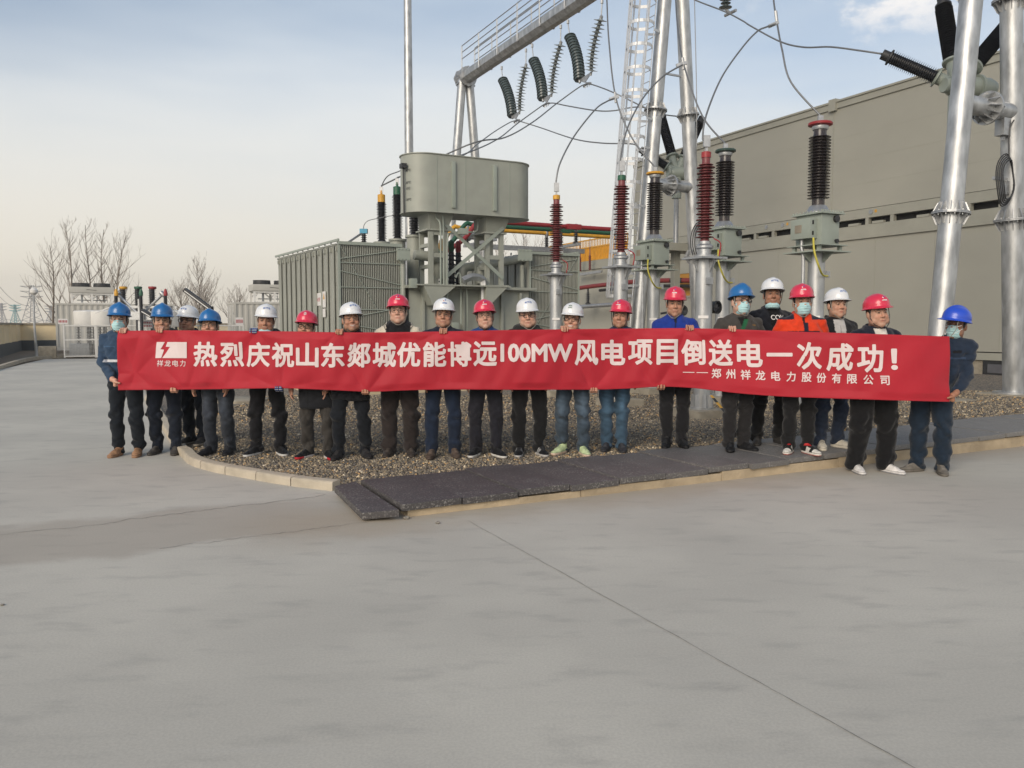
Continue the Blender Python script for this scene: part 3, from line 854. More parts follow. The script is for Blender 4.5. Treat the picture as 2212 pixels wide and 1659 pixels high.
# conservator
CB0, CB1 = TB - 0.30, TB + 0.80
pL, pR = on_b(868, 400, (CB0 + CB1) / 2), on_b(1137, 400, (CB0 + CB1) / 2)
ca0, ca1 = to_s(pL)[0], to_s(pR)[0] - 0.02
cz0, cz1 = 4.12, 5.42
rc = (CB1 - CB0) / 2; bc = (CB0 + CB1) / 2
def stadium(r, n=20):
    out = []
    for q in range(n + 1):
        t = math.pi / 2 + math.pi * q / n; out.append((ca0 + rc + r * math.cos(t), bc + r * math.sin(t)))
    for q in range(n + 1):
        t = -math.pi / 2 + math.pi * q / n; out.append((ca1 - rc + r * math.cos(t), bc + r * math.sin(t)))
    return out
def stad(mb, r, z0, z1):
    pts = stadium(r)
    mb.prism([(a, b, 0) for a, b in pts], (0, 0, z0), (0, 0, z1))
mb = MB(SITE); stad(mb, rc, cz0, cz1)
cons = mb.build('conservator', M_PAINT, tr, angle=30)
mb = MB(SITE); stad(mb, rc + 0.025, cz1, cz1 + 0.02); stad(mb, rc + 0.022, cz0 - 0.02, cz0)
mb.build('rim', M_PAINT, cons, angle=30)
mb = MB(SITE)
for px_ in (980.5, 1032, 1045):
    pass
for px0 in (979, 1068):
    a = to_s(on_b(px0, 400, CB0))[0]
    mb.box2((a - 0.045, CB0 - 0.055, cz0 + 0.10), (a + 0.045, CB0 + 0.01, cz1 - 0.13))
mb.build('stiffener', M_PAINT2, cons, bevel=0.012)
mb = MB(SITE)
for px0 in (1006, 944, 1101):
    a = to_s(on_b(px0, 400, CB0))[0]
    if ca0 + rc < a < ca1 - rc: mb.box2((a - 0.006, CB0 - 0.006, cz0 + 0.02), (a + 0.006, CB0 + 0.01, cz1 - 0.02))
mb.build('weld_seam', M_PAINT2, cons)
# oil level scale on the rounded left end
mb = MB()
for s_t, py in (('40℃', 368), ('20℃', 394), ('0℃', 407), ('-30℃', 431)):
    th = math.pi * 1.16
    c = S(ca0 + rc + rc * math.cos(th), bc + rc * math.sin(th), 0) ; c.z = pix(882, py, c.y).z
    nrm = Vector((math.cos(th), math.sin(th), 0)); nrm = E1 * nrm.x + E2 * nrm.y
    c += nrm * 0.010
    rt = Vector((0, 0, 1)).cross(nrm)
    write_on(mb, s_t, c, rt, (0, 0, 1), 0.055)
mb.build('oil_scale', M_SIGNB, cons, smooth=False)
mb = MB(SITE); mb.tube([(ca0 - 0.02, bc - 0.2, cz0 - 0.05), (ca0 - 0.03, bc - 0.2, cz1 - 0.3)], 0.02, 6); mb.box2((ca0 - 0.10, bc - 0.30, cz1 - 0.32), (ca0 + 0.02, bc - 0.12, cz1 - 0.22))
mb.build('oil_gauge', M_DARK, cons)
# the conservator's stand
def stand(px0, px1):
    a0 = to_s(on_b(px0, 600, TB))[0]; a1 = to_s(on_b(px1, 600, TB))[0]
    mb = MB(SITE)
    for b in (TB + 0.02, TB + 0.62):
        mb.box2((a0, b, 2.47), (a0 + 0.11, b + 0.08, 3.72)); mb.box2((a1 - 0.11, b, 2.47), (a1, b + 0.08, 3.72))
        for z in (3.10, 3.62): mb.box2((a0 + 0.11, b + 0.01, z), (a1 - 0.11, b + 0.05, z + 0.10))
    for z in (2.85, 3.35): mb.box2((a0 + 0.01, TB + 0.10, z), (a0 + 0.10, TB + 0.62, z + 0.08))
    mb.box2((a0 - 0.06, TB - 0.02, 3.72), (a1 + 0.06, TB + 0.75, 3.76))
    mb.prism([(a0 + 0.02, TB + 0.0, 3.76), (a1 - 0.02, TB + 0.0, 3.76), (a1 + 0.10, TB - 0.12, cz0 - 0.02), (a0 - 0.06, TB - 0.12, cz0 - 0.02)], (0, 0.0, 0), (0, 0.72, 0))
    mb.box2((a0 - 0.08, TB - 0.06, 2.43), (a1 + 0.08, TB + 0.8, 2.47))
    return mb.build('conservator_stand', M_PAINT, tr)
stand(928, 969); stand(1050, 1089)
mb = MB(SITE)
A_ = lambda x: to_s(on_b(x, 600, TB - 0.03))[0]
zz = lambda x, y: on_b(x, y, TB - 0.03).z
mb.bar((A_(962), TB - 0.03, zz(962, 483)), (A_(1087), TB - 0.03, zz(1087, 602)), 0.012, 0.085)
mb.bar((A_(1087), TB - 0.045, zz(1087, 492)), (A_(962), TB - 0.045, zz(962, 599)), 0.012, 0.085)
mb.build('cross_bracing', M_PAINT2, tr)
mb = MB(SITE)
for x0, x1 in ((893, 900), (1082, 1090)):
    pass
for pa, pb_, pc in (((906, 617), (978, 617), (926, 660)), ((1040, 617), (1090, 617), (1040, 668))):
    mb.prism([(A_(q[0]), TB - 0.30, zz(*q)) for q in (pa, pb_, pc)], (0, 0, 0), (0, 0.42, 0))
mb.box2((A_(893), TB - 0.32, zz(893, 617)), (A_(1092), TB + 0.1, zz(893, 617) + 0.03))
mb.build('deck_bracket', M_PAINT, tr)
# pipework in front of the tank and round the stand
mb = MB()
PIPE = ['oil_pipe']
def pp(pts, b, r, n=10):
    m_ = MB(); m_.tube(spline([on_b(x, y, b + d) for x, y, d in pts], 6), r, n); m_.build(PIPE[0] if r < 0.04 else 'cooling_pipe', M_PAINT2 if r < 0.04 else M_PAINT, tr)
pp([(942, 447, .2), (942, 470, .2), (951, 486, .1), (952, 560, .1), (952, 690, .1), (952, 720, .1)], TB - 0.3, 0.022, 8)
pp([(956, 447, .2), (957, 475, .2), (958, 520, .1), (959, 690, .1), (959, 720, .1)], TB - 0.3, 0.022, 8)
pp([(968, 505, .1), (966, 540, .1), (966, 690, .1), (966, 720, .1)], TB - 0.3, 0.022, 8)
pp([(968, 505, .1), (1000, 501, .3), (1028, 500, .3), (1032, 480, .3), (1032, 448, .3)], TB - 0.2, 0.020, 8)
pp([(985, 600, .2), (990, 590, .2), (995, 604, .2), (996, 700, .0)], TB - 0.2, 0.018, 6)
pp([(1003, 614, 0), (1009, 640, 0), (1009, 720, 0)], TB - 0.05, 0.018, 6)
pp([(1038, 612, .3), (1038, 585, .3), (1048, 574, .3), (1075, 568, .4), (1130, 558, .5)], TB + 0.2, 0.105, 14)
pp([(1000, 612, .5), (1000, 588, .5), (1010, 577, .5), (1050, 577, .5)], TB + 0.5, 0.11, 14)
pp([(1128, 573, .3), (1128, 720, .3)], TB + 0.2, 0.06, 12)
pp([(895, 550, 0), (935, 556, 0), (945, 566, .1), (946, 600, .2)], TB + 0.5, 0.12, 14)
pp([(870, 570, 0), (872, 720, 0)], TB + 0.1, 0.06, 12)
for x0, y0, x1, y1, b in ((858, 535, 886, 563, TB - 0.05), (1121, 538, 1150, 564, TB + 0.1)):
    mb = MB(SITE)
    p, q = on_b(x0, y0, b), on_b(x1, y1, b)
    mb.box2((to_s(p)[0], b, q.z), (to_s(q)[0], b + 0.05, p.z))
    for i in range(4):
        for j in (0, 1):
            aa = to_s(p)[0] + 0.03 + i * (to_s(q)[0] - to_s(p)[0] - 0.06) / 3; z_ = (q.z + 0.03, p.z - 0.03)[j]
            mb.box((aa, b - 0.008, z_), (0.025, 0.02, 0.025))
    mb.build('valve_flange', M_PAINT2, tr)
mb = MB(); mb.tube(spline([on_b(x, y, TB - 0.1) for x, y in ((1000, 606), (1020, 598), (1040, 602), (1046, 620), (1046, 720))], 6), [0.085] * 25, 4)
mb.build('cable_duct', M_GALV2, tr)
for px_, py_, w, h in ((892, 612, .16, .22), (1000, 500, .22, .14), (982, 704, .16, .16), (1000, 460, .18, .12)):
    p = on_b(px_, py_, TB - 0.15); mb = MB(SITE); mb.box((to_s(p)[0], TB - 0.15, p.z), (w, 0.16, h)); mb.build('instrument_box', M_PAINT2, tr, bevel=0.01)
# high voltage bushings, receding to the left
def bushing(px, ytop_turret, ybase, ytop_sheds, ycap0, ycap1, Y, capm, rt, z_low):
    p = pix(px, ytop_turret, Y)
    tu = MB(); tu.lathe([(rt, z_low), (rt, p.z - 0.05), (rt + 0.04, p.z - 0.05), (rt + 0.04, p.z), (0.0, p.z)], (p.x, p.y, 0), n=28)
    t_o = tu.build('bushing_turret', M_PAINT, tr)
    b = MB(); zb, zt = pix(px, ybase, Y).z, pix(px, ytop_sheds, Y).z
    b.lathe([(0.13, p.z), (0.13, zb - 0.08), (0.10, zb - 0.02)] + sheds(0.074, 0.142, 0.122, zb, zt, 14) + [(0.08, zt + 0.02)], (p.x, p.y, 0), n=24)
    bo = b.build('bushing', M_PORCB, tr)
    if capm is not None:
        c0, c1 = pix(px, ycap0, Y).z, pix(px, ycap1, Y).z
        cm = MB(); cm.lathe([(0.095, zt + 0.02), (0.105, c0), (0.105, c1), (0.05, c1 + 0.02), (0.03, c1 + 0.03), (0.03, c1 + 0.12), (0, c1 + 0.12)], (p.x, p.y, 0), n=24)
        cm.build('cap', capm, bo)
        tm = MB(); tm.box((p.x, p.y, c1 + 0.14), (0.09, 0.04, 0.16)); tm.build('terminal_clamp', M_GALV2, bo)
    return p
HV1 = bushing(896, 509, 503, 400, 395, 380, 20.0, M_RED, 0.20, 2.4)
HV2 = bushing(859, 517, 511, 421, 421, 404, 21.3, M_GRN, 0.20, 2.4)
HV3 = bushing(825, 523, 517, 437, 437, 421, 22.6, M_YEL, 0.20, 2.4)
# low voltage bushings behind the stand
for q, (px_, m) in enumerate(((955, M_YEL), (975, M_GRN), (990, M_RED))):
    p = pix(px_, 590, 20.3 + q * 0.25)
    b = MB(); b.lathe([(0.12, 2.4)] + sheds(0.07, 0.11, 0, 2.45, 3.35, 8) + [(0.03, 3.38)], (p.x, p.y, 0), n=18)
    bo = b.build('bushing', M_PORCB, tr)
    c = MB(); c.lathe([(0.06, 3.36), (0.075, 3.42), (0.07, 3.62), (0.03, 3.66), (0, 3.66)], (p.x, p.y, 0), n=16); c.build('cap', m, bo)
# neutral post with its disconnector arm, and the surge arm behind
p = pix(786, 515, 21.6)
mb = MB(); mb.lathe([(0.05, 3.0), (0.05, p.z - 0.1)] + sheds(0.05, 0.085, 0, p.z - 0.1, p.z + 0.12, 4) + [(0.03, p.z + 0.13)], (p.x, p.y, 0), n=16)
no = mb.build('neutral_post', M_PORCB, tr)
mb = MB(); mb.box((p.x, p.y, p.z + 0.19), (0.20, 0.14, 0.12)); mb.build('cap', M_CYAN, no)
mb = MB(); q = pix(753, 523, 21.3); mb.bar((p.x, p.y, p.z + 0.17), q, 0.05, 0.05); mb.build('switch_arm', M_GALV2, no)
# low oil-pit curb
mb = MB(SITE)
for lo, hi in (((3.9, 16.3, 0), (11.9, 16.5, 0.32)), ((3.9, 16.5, 0), (4.1, 23.3, 0.32)), ((11.7, 16.5, 0), (11.9, 23.3, 0.32)), ((4.1, 23.1, 0), (11.7, 23.3, 0.32))):
    mb.box2(lo, hi)
tag(mb.build('oil_pit_curb', mat('pit_concrete', (0.50, 0.41, 0.27), 0.9, 0, 0.12, 2), smooth=False), 'low cream concrete curb round the transformer pit, just below the banner', 'curb')

# ================================================================== post-mounted apparatus
def plate_post(mb, x, y, z0, z1, r):
    mb.lathe([(r * 1.35, z0), (r * 1.35, z0 + 0.03), (r, z0 + 0.03), (r, z1)], (x, y, 0), n=28)
    for q in range(8):
        a = math.pi / 4 * q
        c, s = math.cos(a), math.sin(a)
        mb.bar((x + c * r * 1.15, y + s * r * 1.15, z0 + 0.03), (x + c * r * 1.05, y + s * r * 1.05, z0 + 0.22), 0.012, 0.06 if abs(c) > .5 else 0.06)
def footing(parent, p, w=0.62, h=0.22):
    mb = MB(SITE); a, b, _ = to_s(p)
    mb.box2((a - w / 2, b - w / 2, -0.05), (a + w / 2, b + w / 2, p.z))
    mb.build('footing', M_CONC, parent, bevel=0.02)
def earth_wire(parent, pts):
    mb = MB(); mb.tube(spline(pts, 6), 0.015, 6)
    mb.build('earth_wire', mat('yellow_green_sleeve', (0.50, 0.44, 0.06), 0.5), parent)
def tag_strip(parent, x, y, z, r):
    mb = MB(); d = Vector((-x, -y, 0)).normalized(); s = Vector((-d.y, d.x, 0))
    mb.box(Vector((x, y, z)) + d * (r + 0.008), (0.15, 0.004, 0.045), Matrix((s, -d, Vector((0, 0, 1)))).transposed())
    mb.build('name_strip', M_SIGN, parent)
def arrester(px, Y, capm, label):
    base = pix(px, 702, Y); x, y = base.x, base.y
    g0 = gz(x) + 0.12
    k = Y / 12.2
    zt = lambda yy: pix(px, yy, Y).z
    t = empty('surge_arrester', (x, y, g0), label, 'surge arrester', 'surge arresters in front of the gantry')
    z_pl = 2.50
    mb = MB(); plate_post(mb, x, y, g0, z_pl - 0.01, 0.128); mb.build('post', M_GALV, t)
    footing(t, Vector((x, y, g0)))
    mb = MB(SITE); a, b, _ = to_s(Vector((x, y, 0)))
    mb.box2((a - 0.24, b - 0.24, z_pl - 0.01), (a + 0.24, b + 0.24, z_pl + 0.02))
    for da, db in ((1, 0), (-1, 0), (0, 1), (0, -1)):
        c = Vector((a + da * 0.13, b + db * 0.13, z_pl - 0.01)); e = c + Vector((da * 0.10, db * 0.10, 0)); f = c + Vector((0, 0, -0.20)); n = Vector((db, da, 0)) * 0.008
        mb.prism([c, e, f], n, -n)
    mb.box((a - 0.02, b - 0.15, z_pl - 0.34), (0.09, 0.06, 0.10))
    mb.build('mounting_plate', M_GALV2, t)
    mb = MB(); mb.lathe([(0.16, z_pl + 0.02), (0.16, z_pl + 0.05), (0.10, z_pl + 0.06), (0.10, z_pl + 0.14), (0.13, z_pl + 0.16), (0.13, z_pl + 0.19), (0.09, z_pl + 0.22), (0.09, z_pl + 0.26)], (x, y, 0), n=20); mb.build('base_flange', M_GALV2, t)
    mb = MB(); mb.lathe([(0.075, z_pl + 0.26)] + sheds(0.060, 0.138, 0.108, z_pl + 0.30, z_pl + 1.42, 13) + [(0.062, z_pl + 1.54)], (x, y, 0), n=24); ins = mb.build('insulator', M_REDINS, t)
    mb = MB(); mb.lathe([(0.072, z_pl + 1.50), (0.072, z_pl + 1.58), (0.05, z_pl + 1.59), (0, z_pl + 1.59)], (x, y, 0), n=20); mb.build('cap', capm, t)
    mb = MB(); mb.box((x, y, z_pl + 1.63), (0.035, 0.05, 0.10)); mb.box((x, y - 0.02, z_pl + 1.74), (0.10, 0.05, 0.17)); mb.build('terminal_clamp', M_GALV2, t)
    tag_strip(t, x, y, 1.62, 0.128)
    mb = MB(); mb.tube(spline([(x + 0.12, y - 0.05, z_pl + 0.30), (x + 0.22, y - 0.08, z_pl + 0.22), (x + 0.20, y - 0.08, z_pl + 0.04)], 5), 0.010, 6); mb.build('earth_lead', M_RED, t)
    return Vector((x, y, z_pl + 1.80)), t
AR1, _ = arrester(1201, 16.2, M_YEL, 'red brown surge arrester with yellow cap in front of the right radiator')
AR2, _ = arrester(1340, 14.08, M_GRN, 'red brown surge arrester with green cap beside the caged ladder')
AR3, t3 = arrester(1519, 12.2, M_RED, 'red brown surge arrester with red cap, nearest of the three')
# striped tape hanging down to the footing
mb = MB(); q0, q1 = Vector(t3.location) + Vector((0.10, -0.16, 0.22)), Vector(t3.location) + Vector((0.26, -0.40, -0.02))
mtape = new_mat('striped_tape')
m_, n_, l_, p_ = mtape
wv = n_.new('ShaderNodeTexWave'); wv.bands_direction = 'Z'; wv.inputs['Scale'].default_value = 2.3
rp_ = n_.new('ShaderNodeValToRGB'); rp_.color_ramp.interpolation = 'CONSTANT'; rp_.color_ramp.elements[0].color = (0.02, 0.02, 0.02, 1); rp_.color_ramp.elements[1].color = (0.55, 0.30, 0.03, 1); rp_.color_ramp.elements[1].position = 0.4
tc_ = n_.new('ShaderNodeTexCoord'); l_.new(tc_.outputs['Object'], wv.inputs[0]); l_.new(wv.outputs['Fac'], rp_.inputs[0]); l_.new(rp_.outputs[0], p_.inputs['Base Color'])
mb.bar(q0, q1, 0.055, 0.004); mb.bar(q1 + Vector((0, 0, 0.002)), q1 + Vector((0.03, -0.06, -0.10)), 0.055, 0.004)
tag(mb.build('warning_tape', m_), 'yellow and black striped tape lying over the footing of the red capped arrester', 'tape')

def current_tr(px, Y, flm, label):
    base = pix(px, 702, Y); x, y = base.x, base.y
    a, b, _ = to_s(Vector((x, y, 0)))
    g0 = gz(x) + 0.12
    t = empty('current_transformer', (x, y, g0), label, 'current transformer', 'current transformers in front of the gantry')
    zp = 2.62
    mb = MB(); plate_post(mb, x, y, g0, zp - 0.01, 0.127); mb.build('post', M_GALV, t)
    footing(t, Vector((x, y, g0)), 0.7)
    mb = MB(SITE)
    mb.box2((a - 0.34, b - 0.36, zp - 0.015), (a + 0.34, b + 0.36, zp + 0.005))
    for da, db in ((1, 0), (-1, 0), (0, 1), (0, -1)):
        c = Vector((a + da * 0.12, b + db * 0.12, zp - 0.015)); e = c + Vector((da * 0.20, db * 0.20, 0)); f = c + Vector((0, 0, -0.16)); n = Vector((db, da, 0)) * 0.008
        mb.prism([c, e, f], n, -n)
    for da, db in ((1, 1), (-1, 1), (1, -1), (-1, -1)): mb.box((a + da * 0.22, b + db * 0.24, zp + 0.045), (0.05, 0.05, 0.08))
    mb.box2((a - 0.30, b - 0.33, zp + 0.085), (a + 0.30, b + 0.33, zp + 0.10))
    mb.build('mounting_plate', M_PAINT2, t)
    mb = MB(SITE)
    mb.box2((a - 0.19, b - 0.25, zp + 0.10), (a + 0.19, b + 0.25, zp + 0.56))
    mb.build('tank', M_PAINT2, t, bevel=0.012)
    mb = MB(SITE)
    mb.box2((a - 0.245, b - 0.305, zp + 0.56), (a + 0.245, b + 0.305, zp + 0.585))
    for q in range(9):
        for da in (-1, 1): mb.lathe([(0.012, 0), (0.012, 0.03), (0, 0.03)], (a + da * 0.225, b - 0.28 + q * 0.07, zp + 0.585), n=6)
        for db in (-1, 1): mb.lathe([(0.012, 0), (0.012, 0.03), (0, 0.03)], (a - 0.2 + q * 0.05, b + db * 0.285, zp + 0.585), n=6)
    mb.build('tank_lid', M_PAINT2, t)
    mb = MB(SITE)
    mb.tube([(a + 0.10, b - 0.25, zp + 0.49), (a + 0.10, b - 0.295, zp + 0.49)], 0.052, 14); mb.tube([(a + 0.12, b - 0.25, zp + 0.16), (a + 0.12, b - 0.29, zp + 0.16)], 0.03, 10)
    mb.build('valve_port', M_DARK, t)
    mb = MB(SITE); mb.box2((a - 0.36, b - 0.17, zp + 0.19), (a - 0.19, b + 0.20, zp + 0.49)); cbx = mb.build('control_box', M_PAINT2, t, bevel=0.008)
    mb = MB(SITE); mb.box2((a - 0.364, b - 0.02, zp + 0.28), (a - 0.36, b + 0.11, zp + 0.40)); mb.build('name_plate', mat('plate_bronze', (0.30, 0.26, 0.20), 0.5, 0.3), cbx)
    mb = MB(SITE); mb.box2((a - 0.30, b - 0.176, zp + 0.40), (a - 0.27, b - 0.17, zp + 0.46)); mb.build('hinge', M_BLACK, cbx)
    mb = MB(SITE); mb.box2((a - 0.30, b - 0.176, zp + 0.24), (a - 0.27, b - 0.17, zp + 0.30)); mb.build('hinge', M_BLACK, cbx)
    zi = zp + 0.60
    mb = MB(); mb.lathe([(0.20, zp + 0.585), (0.20, zp + 0.61), (0.17, zp + 0.63), (0.13, zp + 0.70), (0.105, zp + 0.72)], (x, y, 0), n=24); mb.build('base_flange', M_GALV2, t)
    mb = MB(); mb.lathe([(0.095, zp + 0.70), (0.092, zp + 0.82)] + sheds(0.100, 0.165, 0, zp + 0.82, zp + 1.78, 21) + [(0.095, zp + 1.80), (0.095, zp + 1.86)], (x, y, 0), n=28); mb.build('insulator', M_PORC, t)
    mb = MB(); mb.lathe([(0.11, zp + 1.86), (0.125, zp + 1.90), (0.12, zp + 1.92)], (x, y, 0), n=24); mb.build('top_collar', M_GALV2, t)
    mb = MB(); mb.lathe([(0.12, zp + 1.915), (0.178, zp + 1.93), (0.182, zp + 1.955), (0.172, zp + 1.968), (0.0, zp + 1.968)], (x, y, 0), n=32); mb.build('top_flange', flm, t)
    mb = MB(); mb.box((x, y, zp + 2.02), (0.075, 0.05, 0.11)); mb.build('terminal_clamp', M_GALV2, t)
    mb = MB(SITE); mb.tube(spline([(a - 0.27, b + 0.05, zp + 0.19), (a - 0.27, b + 0.05, zp + 0.06), (a - 0.25, b + 0.03, zp - 0.15), (a - 0.25, b + 0.03, 1.6), (a - 0.25, b + 0.03, g0)], 5), 0.026, 10); mb.build('conduit', M_GALV2, t)
    e = lambda da, db, z: S(a + da, b + db, z)
    earth_wire(t, [e(-0.30, -0.20, zp + 0.19), e(-0.36, -0.28, zp - 0.02), e(-0.28, -0.30, zp - 0.24), e(-0.10, -0.22, zp - 0.36), e(0.06, -0.17, zp - 0.37)])
    mb = MB(SITE); mb.box((a + 0.09, b - 0.13, zp - 0.34), (0.08, 0.05, 0.10)); mb.build('earth_lug', M_GALV2, t)
    tag_strip(t, x, y, 1.62, 0.127)
    return Vector((x, y, zp + 2.07))
CT1 = current_tr(1411, 16.5, M_YEL, 'grey current transformer with dark ribbed column and yellow top flange, farthest of three')
CT2 = current_tr(1560, 14.4, mat('dark_green_flange', (0.03, 0.06, 0.05), 0.4), 'grey current transformer with dark ribbed column and dark green top flange')
CT3 = current_tr(1760, 12.5, M_RED, 'grey current transformer with dark ribbed column and red top flange, nearest of three')

# ================================================================== steel gantry
AG = 14.60                                           # plane of the beam
mids = {}
def on_line(px):
    return to_s(on_a(px, 702, AG))[1]
BCD = to_s(Vector((8.73, 15.0, 0)))[1]; BAB = on_line(1445); BEF = on_line(1008)
gan = empty('steel_gantry', S(AG, BAB, 0.15), 'galvanised tubular steel gantry of three A frames with octagonal beam, handrail and caged ladder', 'gantry')
ZB0, ZB1 = 12.05, 12.6
def leg_c(side, b, z):
    return S(AG + side * (1.22 - 0.086 * z), b, z)
RL = 0.192
for b, full in ((BCD, True), (BAB, True), (BEF, True)):
    for sd in (-1, 1):
        mb = MB(); mb.tube([leg_c(sd, b, 0.2), leg_c(sd, b, ZB0 + 0.15)], RL, 28); lg = mb.build('leg', M_GALV, gan)
        for zf in (3.50, 7.50):
            mb = MB()
            c = leg_c(sd, b, zf); ax = (leg_c(sd, b, zf + 1) - c).normalized()
            mb.lathe([(RL, -0.022), (RL + 0.13, -0.022), (RL + 0.13, -0.002), (RL, -0.002)], c, ax, 28)
            mb.lathe([(RL, 0.002), (RL + 0.13, 0.002), (RL + 0.13, 0.022), (RL, 0.022)], c, ax, 28)
            ref = Vector((1, 0, 0)); s = ax.cross(ref).normalized(); u = ax.cross(s)
            for q in range(12):
                an = math.pi / 6 * q; d = s * math.cos(an) + u * math.sin(an); tn = ax.cross(d) * 0.006
                for dz in (1, -1):
                    mb.prism([c + ax * dz * 0.022 + d * RL, c + ax * dz * 0.022 + d * (RL + 0.115), c + ax * dz * 0.20 + d * (RL + 0.035), c + ax * dz * 0.20 + d * RL], tn, -tn)
                dd = s * math.cos(an + math.pi / 12) + u * math.sin(an + math.pi / 12)
                mb.tube([c + dd * (RL + 0.075) - ax * 0.05, c + dd * (RL + 0.075) + ax * 0.05], 0.014, 6)
            mb.build('flange_ring', M_GALV2, lg, smooth=False)
        mb = MB(); c0 = leg_c(sd, b, 0.2); mb.lathe([(0.36, -0.03), (0.36, 0.0), (RL, 0.0), (RL, 0.02)], c0, n=24); mb.build('base_plate', M_GALV2, lg)
        mb = MB(SITE); a_, b_, _ = to_s(c0); mb.box2((a_ - 0.5, b_ - 0.5, -0.1), (a_ + 0.5, b_ + 0.5, 0.17)); mb.build('footing', M_CONC, lg, bevel=0.02)
    # cross tube with its bolted joint
    zc = 5.47
    mb = MB(); c0, c1 = leg_c(-1, b, zc), leg_c(1, b, zc); mb.tube([c0, c1], 0.165, 24)
    m_c = (c0 + c1) / 2; ax = (c1 - c0).normalized()
    mb.lathe([(0.15, -0.025), (0.30, -0.025), (0.30, 0.025), (0.15, 0.025)], m_c, ax, 28)
    for q in range(12):
        an = math.pi / 6 * q; d = E2 * math.cos(an) + Vector((0, 0, 1)) * math.sin(an); tn = ax.cross(d) * 0.006
        for dz in (1, -1):
            mb.prism([m_c + ax * dz * 0.025 + d * 0.165, m_c + ax * dz * 0.025 + d * 0.285, m_c + ax * dz * 0.22 + d * 0.20, m_c + ax * dz * 0.22 + d * 0.165], tn, -tn)
    mb.build('cross_tube', M_GALV, gan)
    mb = MB(); mb.bar(leg_c(-1, b, 8.55), leg_c(1, b, 8.55), 0.05, 0.05); mb.build('tie_bar', M_GALV2, gan)
# beams
def beam(b0, b1):
    mb = MB(SITE); h = (ZB1 - ZB0) / 2; zc = (ZB0 + ZB1) / 2; k = 0.16
    prof = [(-h, -h + k), (-h + k, -h), (h - k, -h), (h, -h + k), (h, h - k), (h - k, h), (-h + k, h), (-h, h - k)]
    mb.prism([(AG + p[0], 0, zc + p[1]) for p in prof], (0, b0, 0), (0, b1, 0))
    bm_ = mb.build('beam', M_GALV, gan, angle=20)
    mb = MB(SITE)
    n = max(2, int((b1 - b0) / 1.55))
    for sd in (-1, 1):
        for q in range(n + 1):
            b = b0 + (b1 - b0) * q / n
            mb.tube([(AG + sd * (h + 0.03), b, zc - 0.15), (AG + sd * (h + 0.03), b, ZB1 + 0.95)], 0.024, 6)
            mb.box((AG + sd * (h + 0.015), b, zc - 0.12), (0.05, 0.10, 0.10))
        for z in (0.40, 0.68, 0.95):
            mb.tube([(AG + sd * (h + 0.03), b0, ZB1 + z), (AG + sd * (h + 0.03), b1, ZB1 + z)], 0.020, 6)
    mb.build('railing', M_GALV2, bm_)
    return bm_
beam(BCD + 0.3, BAB - 0.3); beam(BAB + 0.3, BEF - 0.3)
mb = MB(SITE)
for b in (BCD, BAB, BEF):
    zc = (ZB0 + ZB1) / 2
    mb.lathe([(0.26, -0.32), (0.44, -0.32), (0.44, -0.26), (0.30, -0.25), (0.30, 0.25), (0.44, 0.26), (0.44, 0.32), (0.26, 0.32)], (AG, b, zc), (0, 1, 0), 8)
    mb.box2((AG - 0.42, b - 0.10, ZB0 - 0.06), (AG + 0.42, b + 0.10, ZB0 + 0.0))
    for q in range(8):
        an = math.pi / 4 * q + 0.39
        for sg in (-1, 1): mb.box((AG + 0.38 * math.cos(an), b + sg * 0.25, zc + 0.38 * math.sin(an)), (0.03, 0.16, 0.08))
mb.build('beam_joint', M_GALV2, gan, smooth=False)
# caged ladder on the left leg of the middle frame
def lad(z, da, db):
    return leg_c(-1, BAB, z) + E1 * (-0.42 + da) + E2 * db
mb = MB()
for db in (-0.2, 0.2): mb.bar(lad(0.5, 0, db), lad(12.6, 0, db), 0.05, 0.02)
z = 0.7
while z < 12.6:
    mb.tube([lad(z, 0, -0.2), lad(z, 0, 0.2)], 0.011, 6); z += 0.3
for z in (2.6, 4.8, 6.4, 7.2, 9.6, 11.4):
    for db in (-0.2, 0.2): mb.bar(lad(z, 0, db), lad(z, 0.36, db * 0.4), 0.02, 0.06)
lo_ = mb.build('ladder', M_CAGE, gan)
mb = MB()
RC = 0.36
def cage(z, th):
    return lad(z, -0.30 - RC * math.cos(th) * 1.0 + 0.0, RC * math.sin(th))
z = 2.3; tilt = 0.0
zs = []
while z < 12.9: zs.append(z); z += 0.62
for z in zs:
    pts = [lad(z, 0, -0.2)] + [cage(z, R(-112 + 224 * q / 18)) for q in range(19)] + [lad(z, 0, 0.2)]
    for p, q in zip(pts, pts[1:]): mb.bar(p, q, 0.012, 0.085)
for th in (-85, -42, 0, 42, 85):
    for z0, z1 in zip(zs, zs[1:]): mb.bar(cage(z0, R(th)) * 1.0, cage(z1, R(th)), 0.07, 0.014, up=E1)
mb.build('safety_cage', M_CAGE, lo_)

